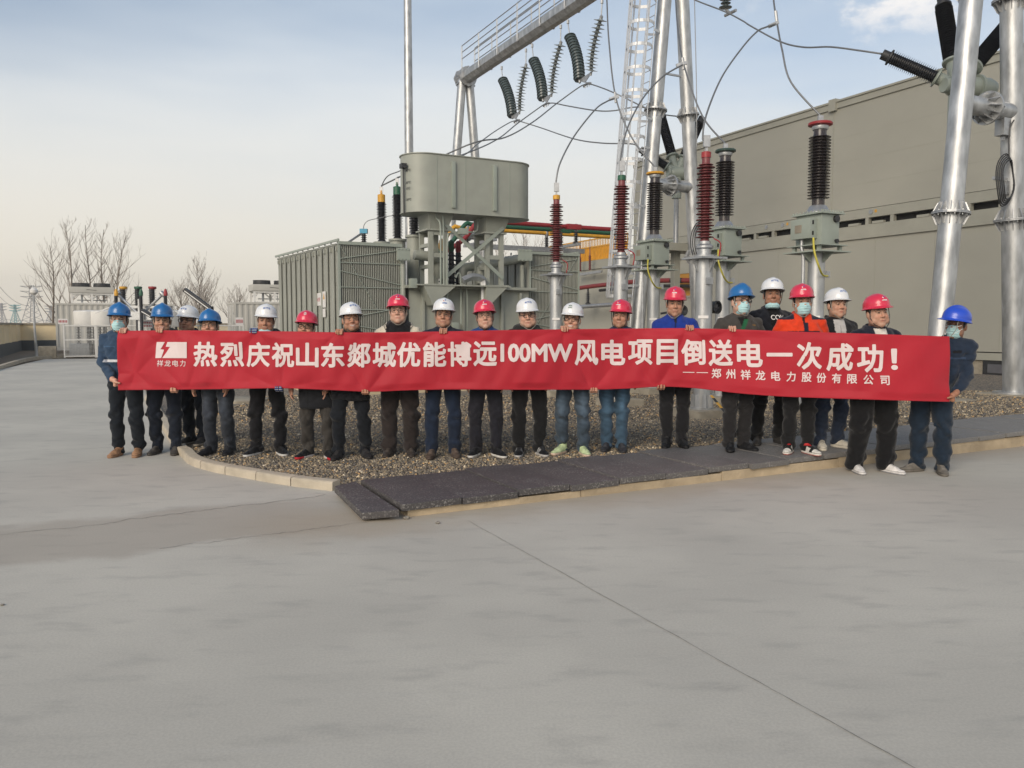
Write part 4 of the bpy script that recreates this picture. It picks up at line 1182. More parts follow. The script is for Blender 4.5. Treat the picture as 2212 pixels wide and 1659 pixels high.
# insulator strings (V pairs under the beam)
def d2(X, Y): return 940.3 + X / 3.332, Y / 3.332
def string(hook, top, bot, m, label, dense):
    h, p, q = (on_a(*d2(*v), AG) for v in (hook, top, bot))
    h.z = min(h.z, ZB0 + 0.1)
    t = empty('insulator_string', h, label, 'insulator', 'insulator strings under the gantry beam')
    d = q - p; L = d.length
    pr = []
    n = 15
    for i in range(n):
        z0 = L * i / n; dz = L / n
        r1 = 0.205
        if dense: pr += [(0.165, z0), (r1, z0 + dz * 0.10), (r1, z0 + dz * 0.30), (0.165, z0 + dz * 0.42), (0.165, z0 + dz * 0.95)]
        else:
            r1 = 0.215 if i % 2 == 0 else 0.17
            pr += [(0.055, z0), (0.07, z0 + dz * 0.25), (r1, z0 + dz * 0.48), (r1, z0 + dz * 0.58), (0.10, z0 + dz * 0.70), (0.055, z0 + dz * 0.80)]
    # a slight bow, as the strings hang
    segs = MB()
    segs.lathe(pr, (0, 0, 0), (0, 0, 1), 20)
    ax = d.normalized(); s = ax.cross(E1).normalized(); u = ax.cross(s)
    sag = 0.15 * (1 if dense else -1)
    vs = []
    for v in segs.v:
        tt = v[2] / L
        vs.append(tuple(p + ax * v[2] + s * v[0] + u * v[1] + E2 * (sag * 4 * tt * (1 - tt)) * (-1 if dense else -1)))
    segs.v = vs
    segs.build('shed_stack', m, t, angle=40)
    mb = MB(); mb.tube([h, p], 0.022, 6); mb.tube([h + Vector((0, 0, 0.12)), h], 0.05, 6); mb.lathe([(0.02, -0.1), (0.06, -0.06), (0.05, 0.02)], p, (q - p), 10)
    mb.build('hook', M_GALV2, t)
    mb = MB(); mb.tube([q, q + (q - p).normalized() * 0.12], 0.04, 8); mb.build('end_fitting', M_GALV2, t)
    return q
prs = [((478, 500), (485, 575), (553, 835), (653, 375), (652, 475), (607, 800), (587, 868), 'lowest, leftmost'),
       ((698, 340), (707, 432), (772, 712), (903, 205), (902, 315), (838, 672), (800, 748), 'middle'),
       ((955, 170), (968, 262), (1036, 575), (1200, 25), (1193, 133), (1122, 518), (1093, 605), 'rightmost')]
CLAMP = []
for h1_, p1_, q1_, h2_, p2_, q2_, cl_, wd in prs:
    q = string(h1_, p1_, q1_, M_DISC, f'dark close packed insulator string of the {wd} V under the beam', True)
    r = string(h2_, p2_, q2_, M_DISCL, f'pale spaced disc insulator string of the {wd} V under the beam', False)
    c = on_a(*d2(*cl_), AG)
    mb = MB(); mid = (q + r) / 2
    mb.prism([q + (q - mid) * 0.3, r + (r - mid) * 0.3, mid + Vector((0, 0, -0.22))], E1 * 0.01, -E1 * 0.01)
    mb.tube([mid + Vector((0, 0, -0.18)), c], 0.025, 6); mb.tube([c - E2 * 0.22 + Vector((0, 0, -0.03)), c + Vector((0, 0, 0.03)), c + E2 * 0.22 + Vector((0, 0, -0.03))], 0.035, 8)
    for q_ in (-0.12, 0.0, 0.12): mb.box(c + E2 * q_ + Vector((0, 0, -0.03)), (0.03, 0.03, 0.14))
    tag(mb.build('suspension_clamp', M_GALV2), f'steel yoke and clamp holding the conductor below the {wd} insulator V', 'clamp', 'suspension clamps')
    CLAMP.append(c)
# the string that only dips into the top of the frame
p = on_a(1571, -60, AG); q = on_a(1567, 20, AG)
t = empty('insulator_string', p + Vector((0, 0, 0.2)), 'dark disc insulator string cut by the top edge of the photo', 'insulator', 'insulator strings under the gantry beam')
mb = MB(); pr = []
L = (q - p).length
for i in range(9):
    z0 = L * i / 9; dz = L / 9
    pr += [(0.05, z0), (0.06, z0 + dz * 0.3), (0.165 if i % 2 == 0 else 0.13, z0 + dz * 0.5), (0.16 if i % 2 == 0 else 0.125, z0 + dz * 0.62), (0.05, z0 + dz * 0.8)]
mb.lathe(pr, p, q - p, 20); mb.build('shed_stack', M_DISC, t)
mb = MB(); mb.tube([p + Vector((0, 0, ZB0 - p.z)), p], 0.03, 6); mb.build('hook', M_GALV2, t); mb = MB(); c5 = on_a(1578, 28, AG); mb.tube([q, c5], 0.03, 6); mb.tube([c5 - E2 * 0.2, c5 + E2 * 0.2], 0.04, 8); mb.build('clamp', M_GALV2, t)

# conductors
def wire(pts, r, label, n=8, smooth_n=8):
    mb = MB(); mb.tube(spline(pts, smooth_n), r, n)
    return tag(mb.build('conductor', M_WIRE), label, 'cable', 'overhead conductors and jumpers')
def W(X, Y, D): return pix(*d2(X, Y), D)
RW = 0.020
yc = [c.y for c in CLAMP]
wire([CLAMP[2], W(1040, 625, yc[2] - .8), W(880, 740, 26), W(700, 880, 24), W(500, 990, 22.5), W(230, 1045, 21), HV3 + Vector((0, 0, 1.55))], RW, 'conductor sagging from the rightmost insulator V to the yellow capped bushing')
wire([CLAMP[1], W(770, 760, yc[1] - .8), W(590, 890, 28), W(450, 1000, 25), W(220, 1105, 22), HV2 + Vector((0, 0, 1.6))], RW, 'conductor sagging from the middle insulator V to the green capped bushing')
wire([CLAMP[0], W(540, 880, yc[0] - 1), W(430, 945, 29), W(300, 1040, 25), W(215, 1110, 22), HV1 + Vector((0, 0, 1.4))], RW, 'conductor sagging from the leftmost insulator V to the front bushing')
G1 = pix(1382, 322, 24.6); G2 = pix(1424, 238, 25.2)
wire([CLAMP[0], W(620, 876, yc[0] - 1), W(760, 920, 30), W(1000, 1000, 27), W(1200, 1030, 25.5), W(1420, 1037, 24.7), G1], RW, 'conductor from the leftmost insulator V to the left arm of the central bushing trio')
wire([CLAMP[1], W(850, 742, yc[1] - .6), W(950, 762, 28), W(1150, 795, 26.5), W(1280, 797, 26), W(1450, 770, 25.6), G2], RW, 'conductor from the middle insulator V to the upright bushing behind the gantry legs')
wire([CLAMP[2], W(1140, 612, yc[2] - .4), W(1280, 665, 25.5), W(1500, 770, 25.3), W(1640, 822, 25.2), W(1750, 838, 25.2), W(1850, 850, 25.4)], RW, 'conductor passing behind both middle gantry legs')
wire([W(1228, -120, 19.5), W(1235, 0, 19), W(1250, 300, 18.2), W(1300, 705, 17.5), W(1420, 1000, 17), CT1], 0.017, 'steep lead dropping to the yellow flanged current transformer')
wire([AR1, W(870, 1300, 16.2), W(900, 1170, 16.3), W(1000, 980, 16.7), W(1150, 790, 17.1), W(1235, 730, 17.4), W(1300, 703, 17.5)], 0.016, 'arched jumper from the yellow capped arrester')
wire([W(1730, 0, 17.5), W(1745, 200, 16.8), W(1788, 462, 15.6), W(1920, 830, 14.9), CT2], 0.016, 'steep lead dropping to the green flanged current transformer')
wire([AR2, W(1330, 1180, 14.1), W(1350, 1040, 14.2), W(1400, 880, 14.4), W(1500, 700, 14.8), W(1640, 550, 15.3), W(1788, 462, 15.6)], 0.015, 'arched jumper from the green capped arrester')
r4 = lambda X, Y, D: pix((2900 + X / 1.746) / 1.808, Y / 3.157, D)
wire([r4(205, -150, 14.5), r4(212, 0, 14.2), r4(236, 160, 13.6), r4(270, 340, 13.2), r4(330, 560, 12.9), CT3], 0.015, 'steep lead dropping to the red flanged current transformer')
wire([AR3, W(1925, 1000, 12.2), W(1950, 830, 12.3), W(2060, 560, 12.7), W(2212, 340, 13.1), r4(100, 215, 13.4), r4(160, 185, 13.5), r4(236, 160, 13.6)], 0.014, 'arched jumper from the red capped arrester')
G4 = pix(1903, 116, 16.6)
wire([W(1780, -60, 22), W(1870, 0, 21.5), W(2080, 82, 20.5), W(2212, 150, 19.8), r4(60, 180, 19.4), r4(260, 285, 18.6), r4(420, 322, 18), r4(600, 320, 17.4), r4(800, 345, 16.9), G4], 0.018, 'slack conductor running to the left arm of the bushing trio at upper right')
wire([W(1864, -100, 15.5), W(1868, 100, 15.4), W(1880, 640, 15.2), W(1882, 1060, 15.0)], 0.008, 'thin vertical wire beside the right leg of the middle frame')
for q, (X, Y, D) in enumerate(((1300, 705, 17.5), (1788, 462, 15.6))):
    c = W(X, Y, D); mb = MB(); mb.bar(c + Vector((-0.14, 0, -0.03)), c + Vector((0.06, 0, 0.03)), 0.05, 0.06); mb.tube([c + Vector((0, 0, -0.10)), c + Vector((-0.02, 0, 0.12))], 0.03, 6)
    tag(mb.build('tee_clamp', M_GALV2), ('clamp joining the jumper of the yellow capped arrester to its lead', 'clamp joining the jumper of the green capped arrester to its lead')[q], 'clamp', 'tee clamps on the leads')
c = r4(236, 160, 13.6); mb = MB(); mb.bar(c + Vector((-0.14, 0, -0.05)), c + Vector((0.02, 0, 0.02)), 0.05, 0.05); mb.tube([c, c + Vector((-0.03, 0, 0.2))], 0.026, 6)
tag(mb.build('tee_clamp', M_GALV2), 'clamp joining the jumper of the red capped arrester to its lead', 'clamp', 'tee clamps on the leads')
wire([pix(825, 412, 22.6), pix(826, 398, 22.6), pix(838, 380, 22.3), pix(862, 370, 21.6), pix(880, 360, 21)], 0.015, 'short arched lead from the yellow bushing cap behind the conservator')
wire([Vector(no.parent.location) * 0 + pix(786, 503, 21.6), pix(786, 488, 21.6), pix(795, 477, 21.6), pix(820, 471, 21.6), pix(850, 466, 21.5), pix(895, 470, 21.5)], 0.010, 'thin hooped wire above the small blue capped post')

# bushing trios on the gas insulated switchgear
def trio(c, ends, r, label, Y):
    t = empty('bushing_assembly', c, label, 'switchgear bushing', 'triple bushings on the gas insulated switchgear')
    mb = MB(SITE); a, b, z = to_s(c)
    mb.lathe([(0.0, -0.30), (0.13, -0.30), (0.15, -0.27), (0.15, -0.24), (0.13, -0.22), (0.19, -0.12), (0.20, 0.45), (0.25, 0.45), (0.25, 0.50), (0.20, 0.50), (0.20, 0.72), (0.15, 0.86), (0, 0.90)], (a, b, z), (1, -0.25, 0), 28)
    mb.lathe([(0.14, -0.75), (0.14, -0.1)], (a, b, z), (0, 0, 1), 20)
    mb.build('gas_tank', M_PAINT2, t)
    for e in ends:
        d = e - c; L = d.length; ax = d / L
        mb = MB(); mb.lathe([(0.12, 0.1), (0.12, L * 0.24), (0.19, L * 0.25), (0.19, L * 0.27), (0.15, L * 0.28)], c, ax, 24); mb.build('bushing_neck', M_PAINT2, t)
        mb = MB(); mb.lathe([(0.15, L * 0.275)] + sheds(0.105, r, 0, L * 0.29, L * 0.86, 22) + [(0.10, L * 0.865)], c, ax, 24); bo = mb.build('bushing', M_PORCB, t)
        mb = MB(); mb.lathe([(0.10, L * 0.86), (0.155, L * 0.87), (0.155, L * 0.89), (0.10, L * 0.90), (0.10, L * 0.985), (0.02, L * 0.99), (0.02, L * 1.0)], c, ax, 20); mb.build('cap', M_DARK, bo)
    return t
C1 = pix(1462, 374, 24.4)
t1 = trio(C1, [G1, G2, C1 + E1 * 0.75 + Vector((0.15, 0, 1.75))], 0.15, 'three black bushings fanned on a grey gas tank behind the middle gantry legs', 24)
mb = MB(); b0 = Vector((C1.x, C1.y, 0)); mb.tube([C1 + Vector((0, 0, -0.7)), Vector((C1.x, C1.y, 3.9))], 0.075, 14); mb.build('gas_duct', M_GALV2, t1)
C2 = pix(2066, 186, 16.2)
t2 = trio(C2, [G4, pix(2034, -10, 16.9), pix(2200, 28, 16.8)], 0.165, 'three black bushings on a grey gas tank at upper right behind the thick leg', 16)
mb = MB(); cc = (leg_c(-1, BCD, 5.6) + leg_c(1, BCD, 5.6)) / 2
mb.tube([C2 + Vector((0, 0, -0.6)), Vector((C2.x, C2.y, 4.7))], 0.08, 14); mb.build('gas_duct', M_GALV2, t2)
# coiled control cable and box on the right hand leg
mb = MB(); cpos = leg_c(1, BCD, 4.2) - E1 * 0.30 - E2 * 0.10
for k in range(5):
    pts = []
    for q in range(25):
        a = 2 * math.pi * q / 24
        pts.append(cpos + E1 * ((0.17 + 0.02 * k) * math.cos(a) - 0.05) + Vector((0, 0, (0.36 + 0.03 * k) * math.sin(a))) + E2 * (0.02 * k - 0.04 + 0.02 * math.sin(3 * a)))
    mb.tube(pts, 0.012, 6)
mb.tube(spline([cpos + Vector((0, 0, 0.4)), cpos + Vector((-0.02, 0, 0.9)), cpos + Vector((0.06, 0, 1.1))], 6), 0.012, 6)
tag(mb.build('cable_coil', M_DARK), 'coil of black cable hung on the rightmost gantry leg', 'cable coil')
mb = MB(SITE); a_, b_, z_ = to_s(leg_c(1, BCD, 5.2) - E1 * 0.27)
mb.box2((a_ - 0.12, b_ - 0.09, 5.02), (a_ + 0.09, b_ + 0.09, 5.38)); mb.box2((a_ - 0.03, b_ - 0.03, 4.93), (a_ + 0.03, b_ + 0.03, 5.02)); mb.box2((a_ - 0.02, b_ - 0.02, 5.38), (a_ + 0.16, b_ + 0.02, 5.44))
tag(mb.build('junction_box', M_GALV2, bevel=0.008), 'small grey junction box under the cross tube at the far right', 'junction box')
mb = MB(SITE); a_, b_, z_ = to_s(leg_c(1, BCD, 4.25) - E1 * 0.25)
mb.box2((a_ - 0.33, b_ - 0.03, 4.20), (a_ + 0.10, b_ + 0.03, 4.26)); mb.box2((a_ - 0.02, b_ - 0.06, 3.95), (a_ + 0.07, b_ + 0.06, 4.2))
tag(mb.build('cable_bracket', M_GALV2), 'small steel bracket behind the black cable coil on the rightmost leg', 'bracket')
mb = MB(); cpos = leg_c(1, BAB, 3.9) - E2 * 0.25 + E1 * 0.1
for k in range(3):
    pts = [cpos + E1 * ((0.30 + 0.05 * k) * math.cos(a)) + Vector((0, 0, (0.50 + 0.05 * k) * math.sin(a))) + E2 * (0.03 * k) for a in [2 * math.pi * q / 24 for q in range(25)]]
    mb.tube(pts, 0.014, 6)
tag(mb.build('cable_coil', M_DARK), 'coil of black cable hung on the middle gantry leg behind the red capped arrester', 'cable coil')
# lightning mast
p = pix(887, 702, 33.0); mb = MB()
mb.tube([(p.x, p.y, 0.1), (p.x, p.y, 9.0), (p.x, p.y, 22.0)], [0.20, 0.175, 0.13], 24)
lm = mb.build('lightning_mast', M_GALV)
tag(lm, 'tall plain galvanised mast rising behind the conservator tank', 'mast')
# floodlights (dark drums) on the posts
for px_, py_, Y, lab in ((1541, 664, 12.6, 'black drum floodlight between the posts beside the royal blue jacket man'),):
    if not lab: continue
    c = pix(px_, py_, Y); t = empty('floodlight', c, lab, 'floodlight')
    ax = Vector((0.62, -0.78, 0)).normalized()
    mb = MB(); mb.lathe([(0.0, -0.24), (0.085, -0.24), (0.095, -0.21), (0.095, 0.05), (0.102, 0.06), (0.102, 0.09), (0.086, 0.09), (0.083, 0.04), (0, 0.04)], c, ax, 24); mb.build('housing', M_DARK, t)
    mb = MB(); mb.lathe([(0.0, 0.045), (0.095, 0.05), (0.0, 0.065)], c, ax, 24); mb.build('lens', M_LENS, t)
    mb = MB(); mb.bar(c - ax * 0.15, c - ax * 0.15 + Vector((-0.16, 0.05, 0)), 0.05, 0.05); mb.build('bracket', M_DARK, t)
c = pix(1471, 671, 15.2); t = empty('floodlight', c, 'small black round lamp beside the closed eyed man in red helmet', 'floodlight'); ax = Vector((0.55, -0.83, 0)).normalized()
mb = MB(); mb.lathe([(0.0, -0.25), (0.07, -0.25), (0.09, 0.05), (0.10, 0.08), (0.08, 0.08), (0, 0.02)], c, ax, 20); mb.build('housing', M_DARK, t)
mb = MB(); mb.bar(c - ax * 0.1, c - ax * 0.1 + Vector((-0.25, 0.3, -0.05)), 0.04, 0.04); mb.build('bracket', M_DARK, t)

# ================================================================== busbars behind the transformer
ZBUS = 4.45
def busline(Yl, m, label, drop):
    L = pix(1040, 476, 23.0); d0 = E2 * ((Yl - 23.0) / E2.y)
    base = Vector((L.x, L.y, ZBUS)) + d0
    sE = (0.125 * base.y - base.x) / (E1.x - 0.125 * E1.y)
    end = base + E1 * sE
    pts = [base + E1 * -1.25 + Vector((0, 0, -1.0)), base + E1 * -0.55 + Vector((0, 0, -0.55)), base + E1 * -0.1, base + E1 * 0.25, base + E1 * 2.0, end + E1 * -0.35, end, end + E1 * 0.22 + Vector((0, 0, -0.10)), end + E1 * 0.30 + Vector((0, 0, -0.4)), end + E1 * 0.30 + Vector((0, 0, -drop))]
    mb = MB(); mb.tube(spline(pts, 4), 0.065, 12)
    o = mb.build('busbar', m); tag(o, label, 'busbar', 'coloured busbars behind the transformer')
    mb = MB(); q = base + E1 * (3.05 + (Yl - 23) * 0.25); mb.bar(q - E1 * 0.25, q + E1 * 0.25, 0.17, 0.16); mb.build('joint_cover', m, o, bevel=0.02)
    return base
BUS = [busline(23.0, M_RED, 'red busbar running above the right radiator bank', 2.4), busline(23.8, M_GRN, 'green busbar running between the red and yellow ones', 1.6), busline(24.6, M_YEL, 'yellow busbar, lowest looking of the three above the right radiators', 1.2)]
bs = empty('busbar_support', BUS[0] + Vector((0, 0, -ZBUS + 0.1)), 'grey steel frame carrying the busbars on black post insulators', 'support frame')
mb = MB()
b0 = BUS[1] + Vector((0, 0, -0.62 - 0.0))
mb.bar(b0 + E1 * 0.0, b0 + E1 * 4.0, 0.12, 0.14)
for u in (0.35, 3.15):
    mb.bar(BUS[0] + E1 * u + E2 * -0.2 + Vector((0, 0, -0.52)), BUS[2] + E1 * u + E2 * 0.2 + Vector((0, 0, -0.52)), 0.10, 0.08)
    mb.bar(Vector((b0.x, b0.y, 0)) + E1 * u + Vector((0, 0, 0.1)), b0 + E1 * u, 0.16, 0.16)
mb.build('beam', M_GALV2, bs)
for u in (0.35, 3.15):
    for B in BUS:
        p = B + E1 * u; mb = MB(); mb.lathe([(0.10, -0.48), (0.10, -0.46)] + sheds(0.045, 0.088, 0, -0.45, -0.12, 6) + [(0.04, -0.10)], p, n=18)
        io = mb.build('post_insulator', M_PORCB, bs)
        mb = MB(); mb.lathe([(0.045, -0.12), (0.06, -0.08), (0.075, -0.02), (0.075, 0.08), (0.03, 0.10)], p, n=12); mb.build('clamp', M_GALV2, io)
# ================================================================== prefabricated switchgear building
AW = 21.75
bld = empty('switchgear_building', S(AW + 3, 22, 0.12), 'beige grey two tier prefabricated switchgear building with flat roof at the right', 'building')
B_END = to_s(on_a(1371, 362, AW))[1]
ZL0, ZL1, ZU0, ZU1 = 0.56, 4.60, 5.2, 8.80
mb = MB(SITE)
mb.box2((AW + 0.05, 9.0, -0.1), (AW + 9, B_END + 9.5, ZL0 - 0.03)); mb.build('plinth', M_CONC, bld)
mb = MB(SITE)
mb.box2((AW, 9.0, ZL0 + 0.2), (AW + 9, B_END + 9.5, ZL1 - 0.35)); lw = mb.build('lower_wall', M_WALLG, bld)
mb = MB(SITE)
mb.box2((AW - 0.035, 8.98, ZL0 - 0.03), (AW + 0.06, B_END + 9.52, ZL0 + 0.17))
mb.box2((AW - 0.07, 8.96, ZL1 - 0.35), (AW + 9, B_END + 9.55, ZL1 - 0.10)); mb.box2((AW - 0.03, 8.98, ZL1 - 0.10), (AW + 9, B_END + 9.5, ZL1 + 0.08))
mb.build('lower_trim', M_WALLT, bld)
for k in range(16):
    mb = MB(SITE)
    b = 9.3 + k * 2.02
    if b > B_END + 9.2: break
    mb.box2((AW - 0.006, b - 0.008, ZL0 + 0.21), (AW + 0.01, b + 0.008, ZL1 - 0.36))
    mb.build('panel_joint', M_WALLT, lw)
mb = MB(SITE); mb.box2((AW, 9.0, ZU0), (AW + 9, B_END, ZU1 - 0.22)); uw = mb.build('upper_wall', M_WALLG, bld)
mb = MB(SITE)
mb.box2((AW - 0.05, 8.98, ZU1 - 0.22), (AW + 9.05, B_END + 0.05, ZU1 - 0.02)); mb.box2((AW - 0.09, 8.96, ZU1 - 0.02), (AW + 9.1, B_END + 0.1, ZU1 + 0.04))
bj = to_s(on_a(1802, 240, AW))[1]
mb.box2((AW - 0.12, bj - 0.14, ZU1 - 0.28), (AW + 0.2, bj + 0.14, ZU1 + 0.10))
mb.build('roof_edge', M_WALLT, bld)
mb = MB(SITE)
mb.box2((AW - 0.012, bj - 0.02, ZU0 + 0.0), (AW + 0.01, bj + 0.02, ZU1 - 0.23)); mb.box2((AW - 0.012, B_END - 0.06, ZU0), (AW + 0.01, B_END + 0.01, ZU1 - 0.23))
for z in (6.0, 6.8, 7.6): mb.box2((AW - 0.003, 9.0, z - 0.006), (AW + 0.01, B_END - 0.07, z + 0.006))
mb.build('panel_joint', M_WALLT, uw)
mb = MB(SITE)
mb.box2((AW - 0.03, 8.98, ZU0 - 0.31), (AW + 0.15, B_END + 0.02, ZU0 - 0.02))
b = 9.4
k = 0
while b < B_END:
    mb.box2((AW - 0.02, b, ZL1 + 0.08), (AW + 0.12, b + 0.12, ZU0 - 0.31)); mb.box2((AW - 0.045, b + 0.35, ZL1 + 0.082), (AW + 0.08, b + 0.75, ZL1 + 0.16))
    b += 1.55 if k % 2 else 0.9
    k += 1
mb.build('skid_frame', M_WALLT, bld)
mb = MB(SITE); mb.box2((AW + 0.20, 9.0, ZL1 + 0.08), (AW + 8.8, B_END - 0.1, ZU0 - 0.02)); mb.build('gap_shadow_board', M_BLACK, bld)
mb = MB(SITE)
for px_, py_ in ((1690, 501), (1880, 489), (1655, 505)):
    p = on_a(px_, py_, AW - 0.04); a, b, z = to_s(p); mb.tube([(AW - 0.05, b, ZU0 - 0.14), (AW - 0.02, b, ZU0 - 0.14)], 0.075, 12)
mb.build('lifting_lug', M_GALV2, bld)
mb = MB(SITE)
for px_ in (1702, 1892): p = on_a(px_, 495, AW); b = to_s(p)[1]; mb.box2((AW - 0.036, b - 0.04, ZU0 - 0.18), (AW - 0.03, b + 0.04, ZU0 - 0.09))
mb.build('hazard_mark', M_YEL, bld)
for px_ in (2160,):
    p = on_a(px_, 797, AW); a, b, z = to_s(p)
    mb = MB(SITE); mb.box2((AW + 0.0, b - 0.48, z - 0.20), (AW + 0.07, b + 0.48, z + 0.24)); v = mb.build('vent', M_DARK, bld)
    mb = MB(SITE); mb.box2((AW - 0.012, b - 0.34, z - 0.12), (AW + 0.005, b + 0.34, z + 0.12)); mb.build('vent_panel', mat('vent_grey', (0.10, 0.10, 0.11), 0.6), v)
p, q = on_a(1457, 593, AW), on_a(1502, 638, AW)
mb = MB(SITE); mb.box2((AW - 0.02, to_s(q)[1], q.z), (AW + 0.02, to_s(p)[1], p.z)); od = mb.build('orange_panel', M_ORANGE, bld)
mb = MB(SITE); mb.box2((AW - 0.045, to_s(q)[1] - 0.05, q.z - 0.08), (AW + 0.0, to_s(p)[1] + 0.08, q.z)); mb.box2((AW - 0.045, to_s(q)[1] - 0.05, p.z), (AW + 0.0, to_s(p)[1] + 0.08, p.z + 0.25)); mb.build('panel_frame', M_WALLT, od)
# hood for the gas duct on the lower roof
mb = MB(SITE); p = Vector((C1.x, C1.y, 0)); a, b, _ = to_s(p)
mb.box2((a - 0.75, b - 0.45, 3.70), (a + 0.75, b + 0.45, 3.92)); mb.box2((a - 0.10, b - 0.1, 0.1), (a + 0.1, b + 0.1, 3.70)); 
tag(mb.build('duct_platform', M_WALLT), 'grey platform box on a post under the central gas duct', 'platform')
# yellow railing on the open end of the lower tier
rl = empty('platform_railing', S(AW, B_END + 5, ZL1), 'yellow slatted railing on the lower roof behind the caged ladder', 'railing')
mb = MB(SITE); b1 = B_END + 9.3; b0 = B_END + 0.5
zr = ZL1 + 1.12
for z in (zr, ZL1 + 0.75, ZL1 + 0.12): mb.box2((AW - 0.01, b0, z - 0.03), (AW + 0.04, b1, z + 0.03))
b = b0
k = 0
while b < b1:
    mb.box2((AW - 0.0, b, ZL1 + 0.02), (AW + 0.03, b + 0.035, zr)); b += 0.14
mb.build('railing_frame', M_YRAIL, rl, smooth=False)
mb = MB(SITE); mb.box2((AW + 0.03, b0, ZL1 + 0.05), (AW + 0.045, b1, ZL1 + 0.72)); mb.build('kick_panel', M_YRAIL, rl)
# small arresters on a bracket on the lower wall, and the red bus below them
t = empty('arrester_bracket', on_a(1262, 590, AW - 0.5), 'small grey wall bracket carrying two thin red arresters', 'bracket')
p0, p1 = on_a(1246, 594, AW - 0.45), on_a(1300, 586, AW - 0.45)
mb = MB(); mb.bar(p0, p1, 0.12, 0.12); mb.build('arm', M_GALV2, t)
for q, px_ in enumerate((1253, 1274)):
    p = on_a(px_, 588 - q * 3, AW - 0.45); mb = MB(); mb.lathe([(0.08, 0.04)] + sheds(0.04, 0.085, 0.06, 0.08, 0.75, 7) + [(0.03, 0.78), (0.01, 1.6)], p, n=14); mb.build('arrester', M_REDINS, t)
    mb = MB(); mb.tube([p + Vector((0, 0, 0.78)), p + Vector((0, 0, 2.2))], 0.012, 5); mb.build('lead', M_WIRE, t)
mb = MB(); pts = [on_a(1240, 624, AW - 1.0), on_a(1290, 617, AW - 0.9), on_a(1380, 608, AW - 0.8), on_a(1440, 606, AW - 0.6), on_a(1500, 606, AW - 0.3)]
mb.tube(spline(pts, 5), 0.10, 12); rb = mb.build('busbar', mat('dull_red_sleeve', (0.20, 0.025, 0.025), 0.5, 0, 0.12, 6)); tag(rb, 'dull red sleeved busbar along the lower wall behind the middle frame legs', 'busbar')
mb = MB(); c = on_a(1462, 606, AW - 0.5); d = (pts[-1] - pts[-2]).normalized(); mb.lathe([(0.11, -0.3)] + sheds(0.105, 0.12, 0, -0.3, 0.3, 8) + [(0.11, 0.3)], c, d, 14); mb.build('expansion_sleeve', M_DARK, rb)
mb = MB(); mb.tube([p_ + E1 * 0.15 + Vector((0, 0, -0.22)) for p_ in pts[1:]], 0.07, 10); mb.build('lower_conductor', M_DARK, rb)
t = empty('wall_support', on_a(1290, 660, AW - 0.8), 'grey tube on the lower wall with two short black post insulators', 'support frame')
mb = MB(); mb.tube([on_a(1236, 664, AW - 0.8), on_a(1345, 656, AW - 0.8)], 0.10, 12); mb.build('tube', M_GALV2, t)
for px_ in (1270, 1333):
    p = on_a(px_, 660, AW - 0.8); mb = MB(); mb.lathe([(0.14, 0.08), (0.12, 0.12)] + sheds(0.06, 0.13, 0, 0.14, 0.62, 5) + [(0.04, 0.70), (0.04, 0.85)], p, n=16); mb.build('post_insulator', M_PORCB, t)

# ================================================================== left background: containers, reactors, fence, wall
def container(p, L, label, doors):
    t = empty('equipment_container', p, label, 'container', 'pale equipment containers in the left background')
    a, b, _ = to_s(p); z0 = p.z; W_, H_ = 2.44, 2.6
    mb = MB(SITE); vs = []
    n = int(L / 0.07); prof = []
    for i in range(n + 1):
        u = i % 4; prof.append((a + L * i / n, b + (0.0 if u in (0, 1) else 0.022)))
    pts = prof + [(a + L, b + W_), (a, b + W_)]
    mb.prism([(q[0], q[1], 0) for q in pts], (0, 0, z0 + 0.16), (0, 0, z0 + H_ - 0.10)); mb.build('body', M_CONT, t, smooth=False)
    mb = MB(SITE)
    mb.box2((a - 0.02, b - 0.02, z0), (a + L + 0.02, b + 0.09, z0 + 0.16)); mb.box2((a - 0.02, b - 0.02, z0 + H_ - 0.10), (a + L + 0.02, b + W_ + 0.02, z0 + H_))
    for u in (a - 0.02, a + L - 0.08):
        for v in (b - 0.02, b + W_ - 0.08): mb.box2((u, v, z0 + 0.16), (u + 0.10, v + 0.10, z0 + H_ - 0.10))
    mb.build('frame', M_CONT, t)
    if doors:
        mb = MB(SITE)
        for v in (0.08, 1.23): mb.box2((a - 0.03, b + v, z0 + 0.2), (a + 0.0, b + v + 1.12, z0 + H_ - 0.14))
        d = mb.build('door', M_CONT, t, bevel=0.01)
        mb = MB(SITE)
        for v in (0.35, 0.95, 1.5, 2.1): mb.tube([(a - 0.05, b + v, z0 + 0.2), (a - 0.05, b + v, z0 + H_ - 0.15)], 0.02, 6)
        for z in (0.5, 1.0, 1.5, 2.0): mb.box2((a - 0.05, b + 0.02, z0 + z), (a - 0.02, b + 0.12, z0 + z + 0.06))
        mb.build('lock_rod', M_GALV2, d)
    return a, b, z0 + H_
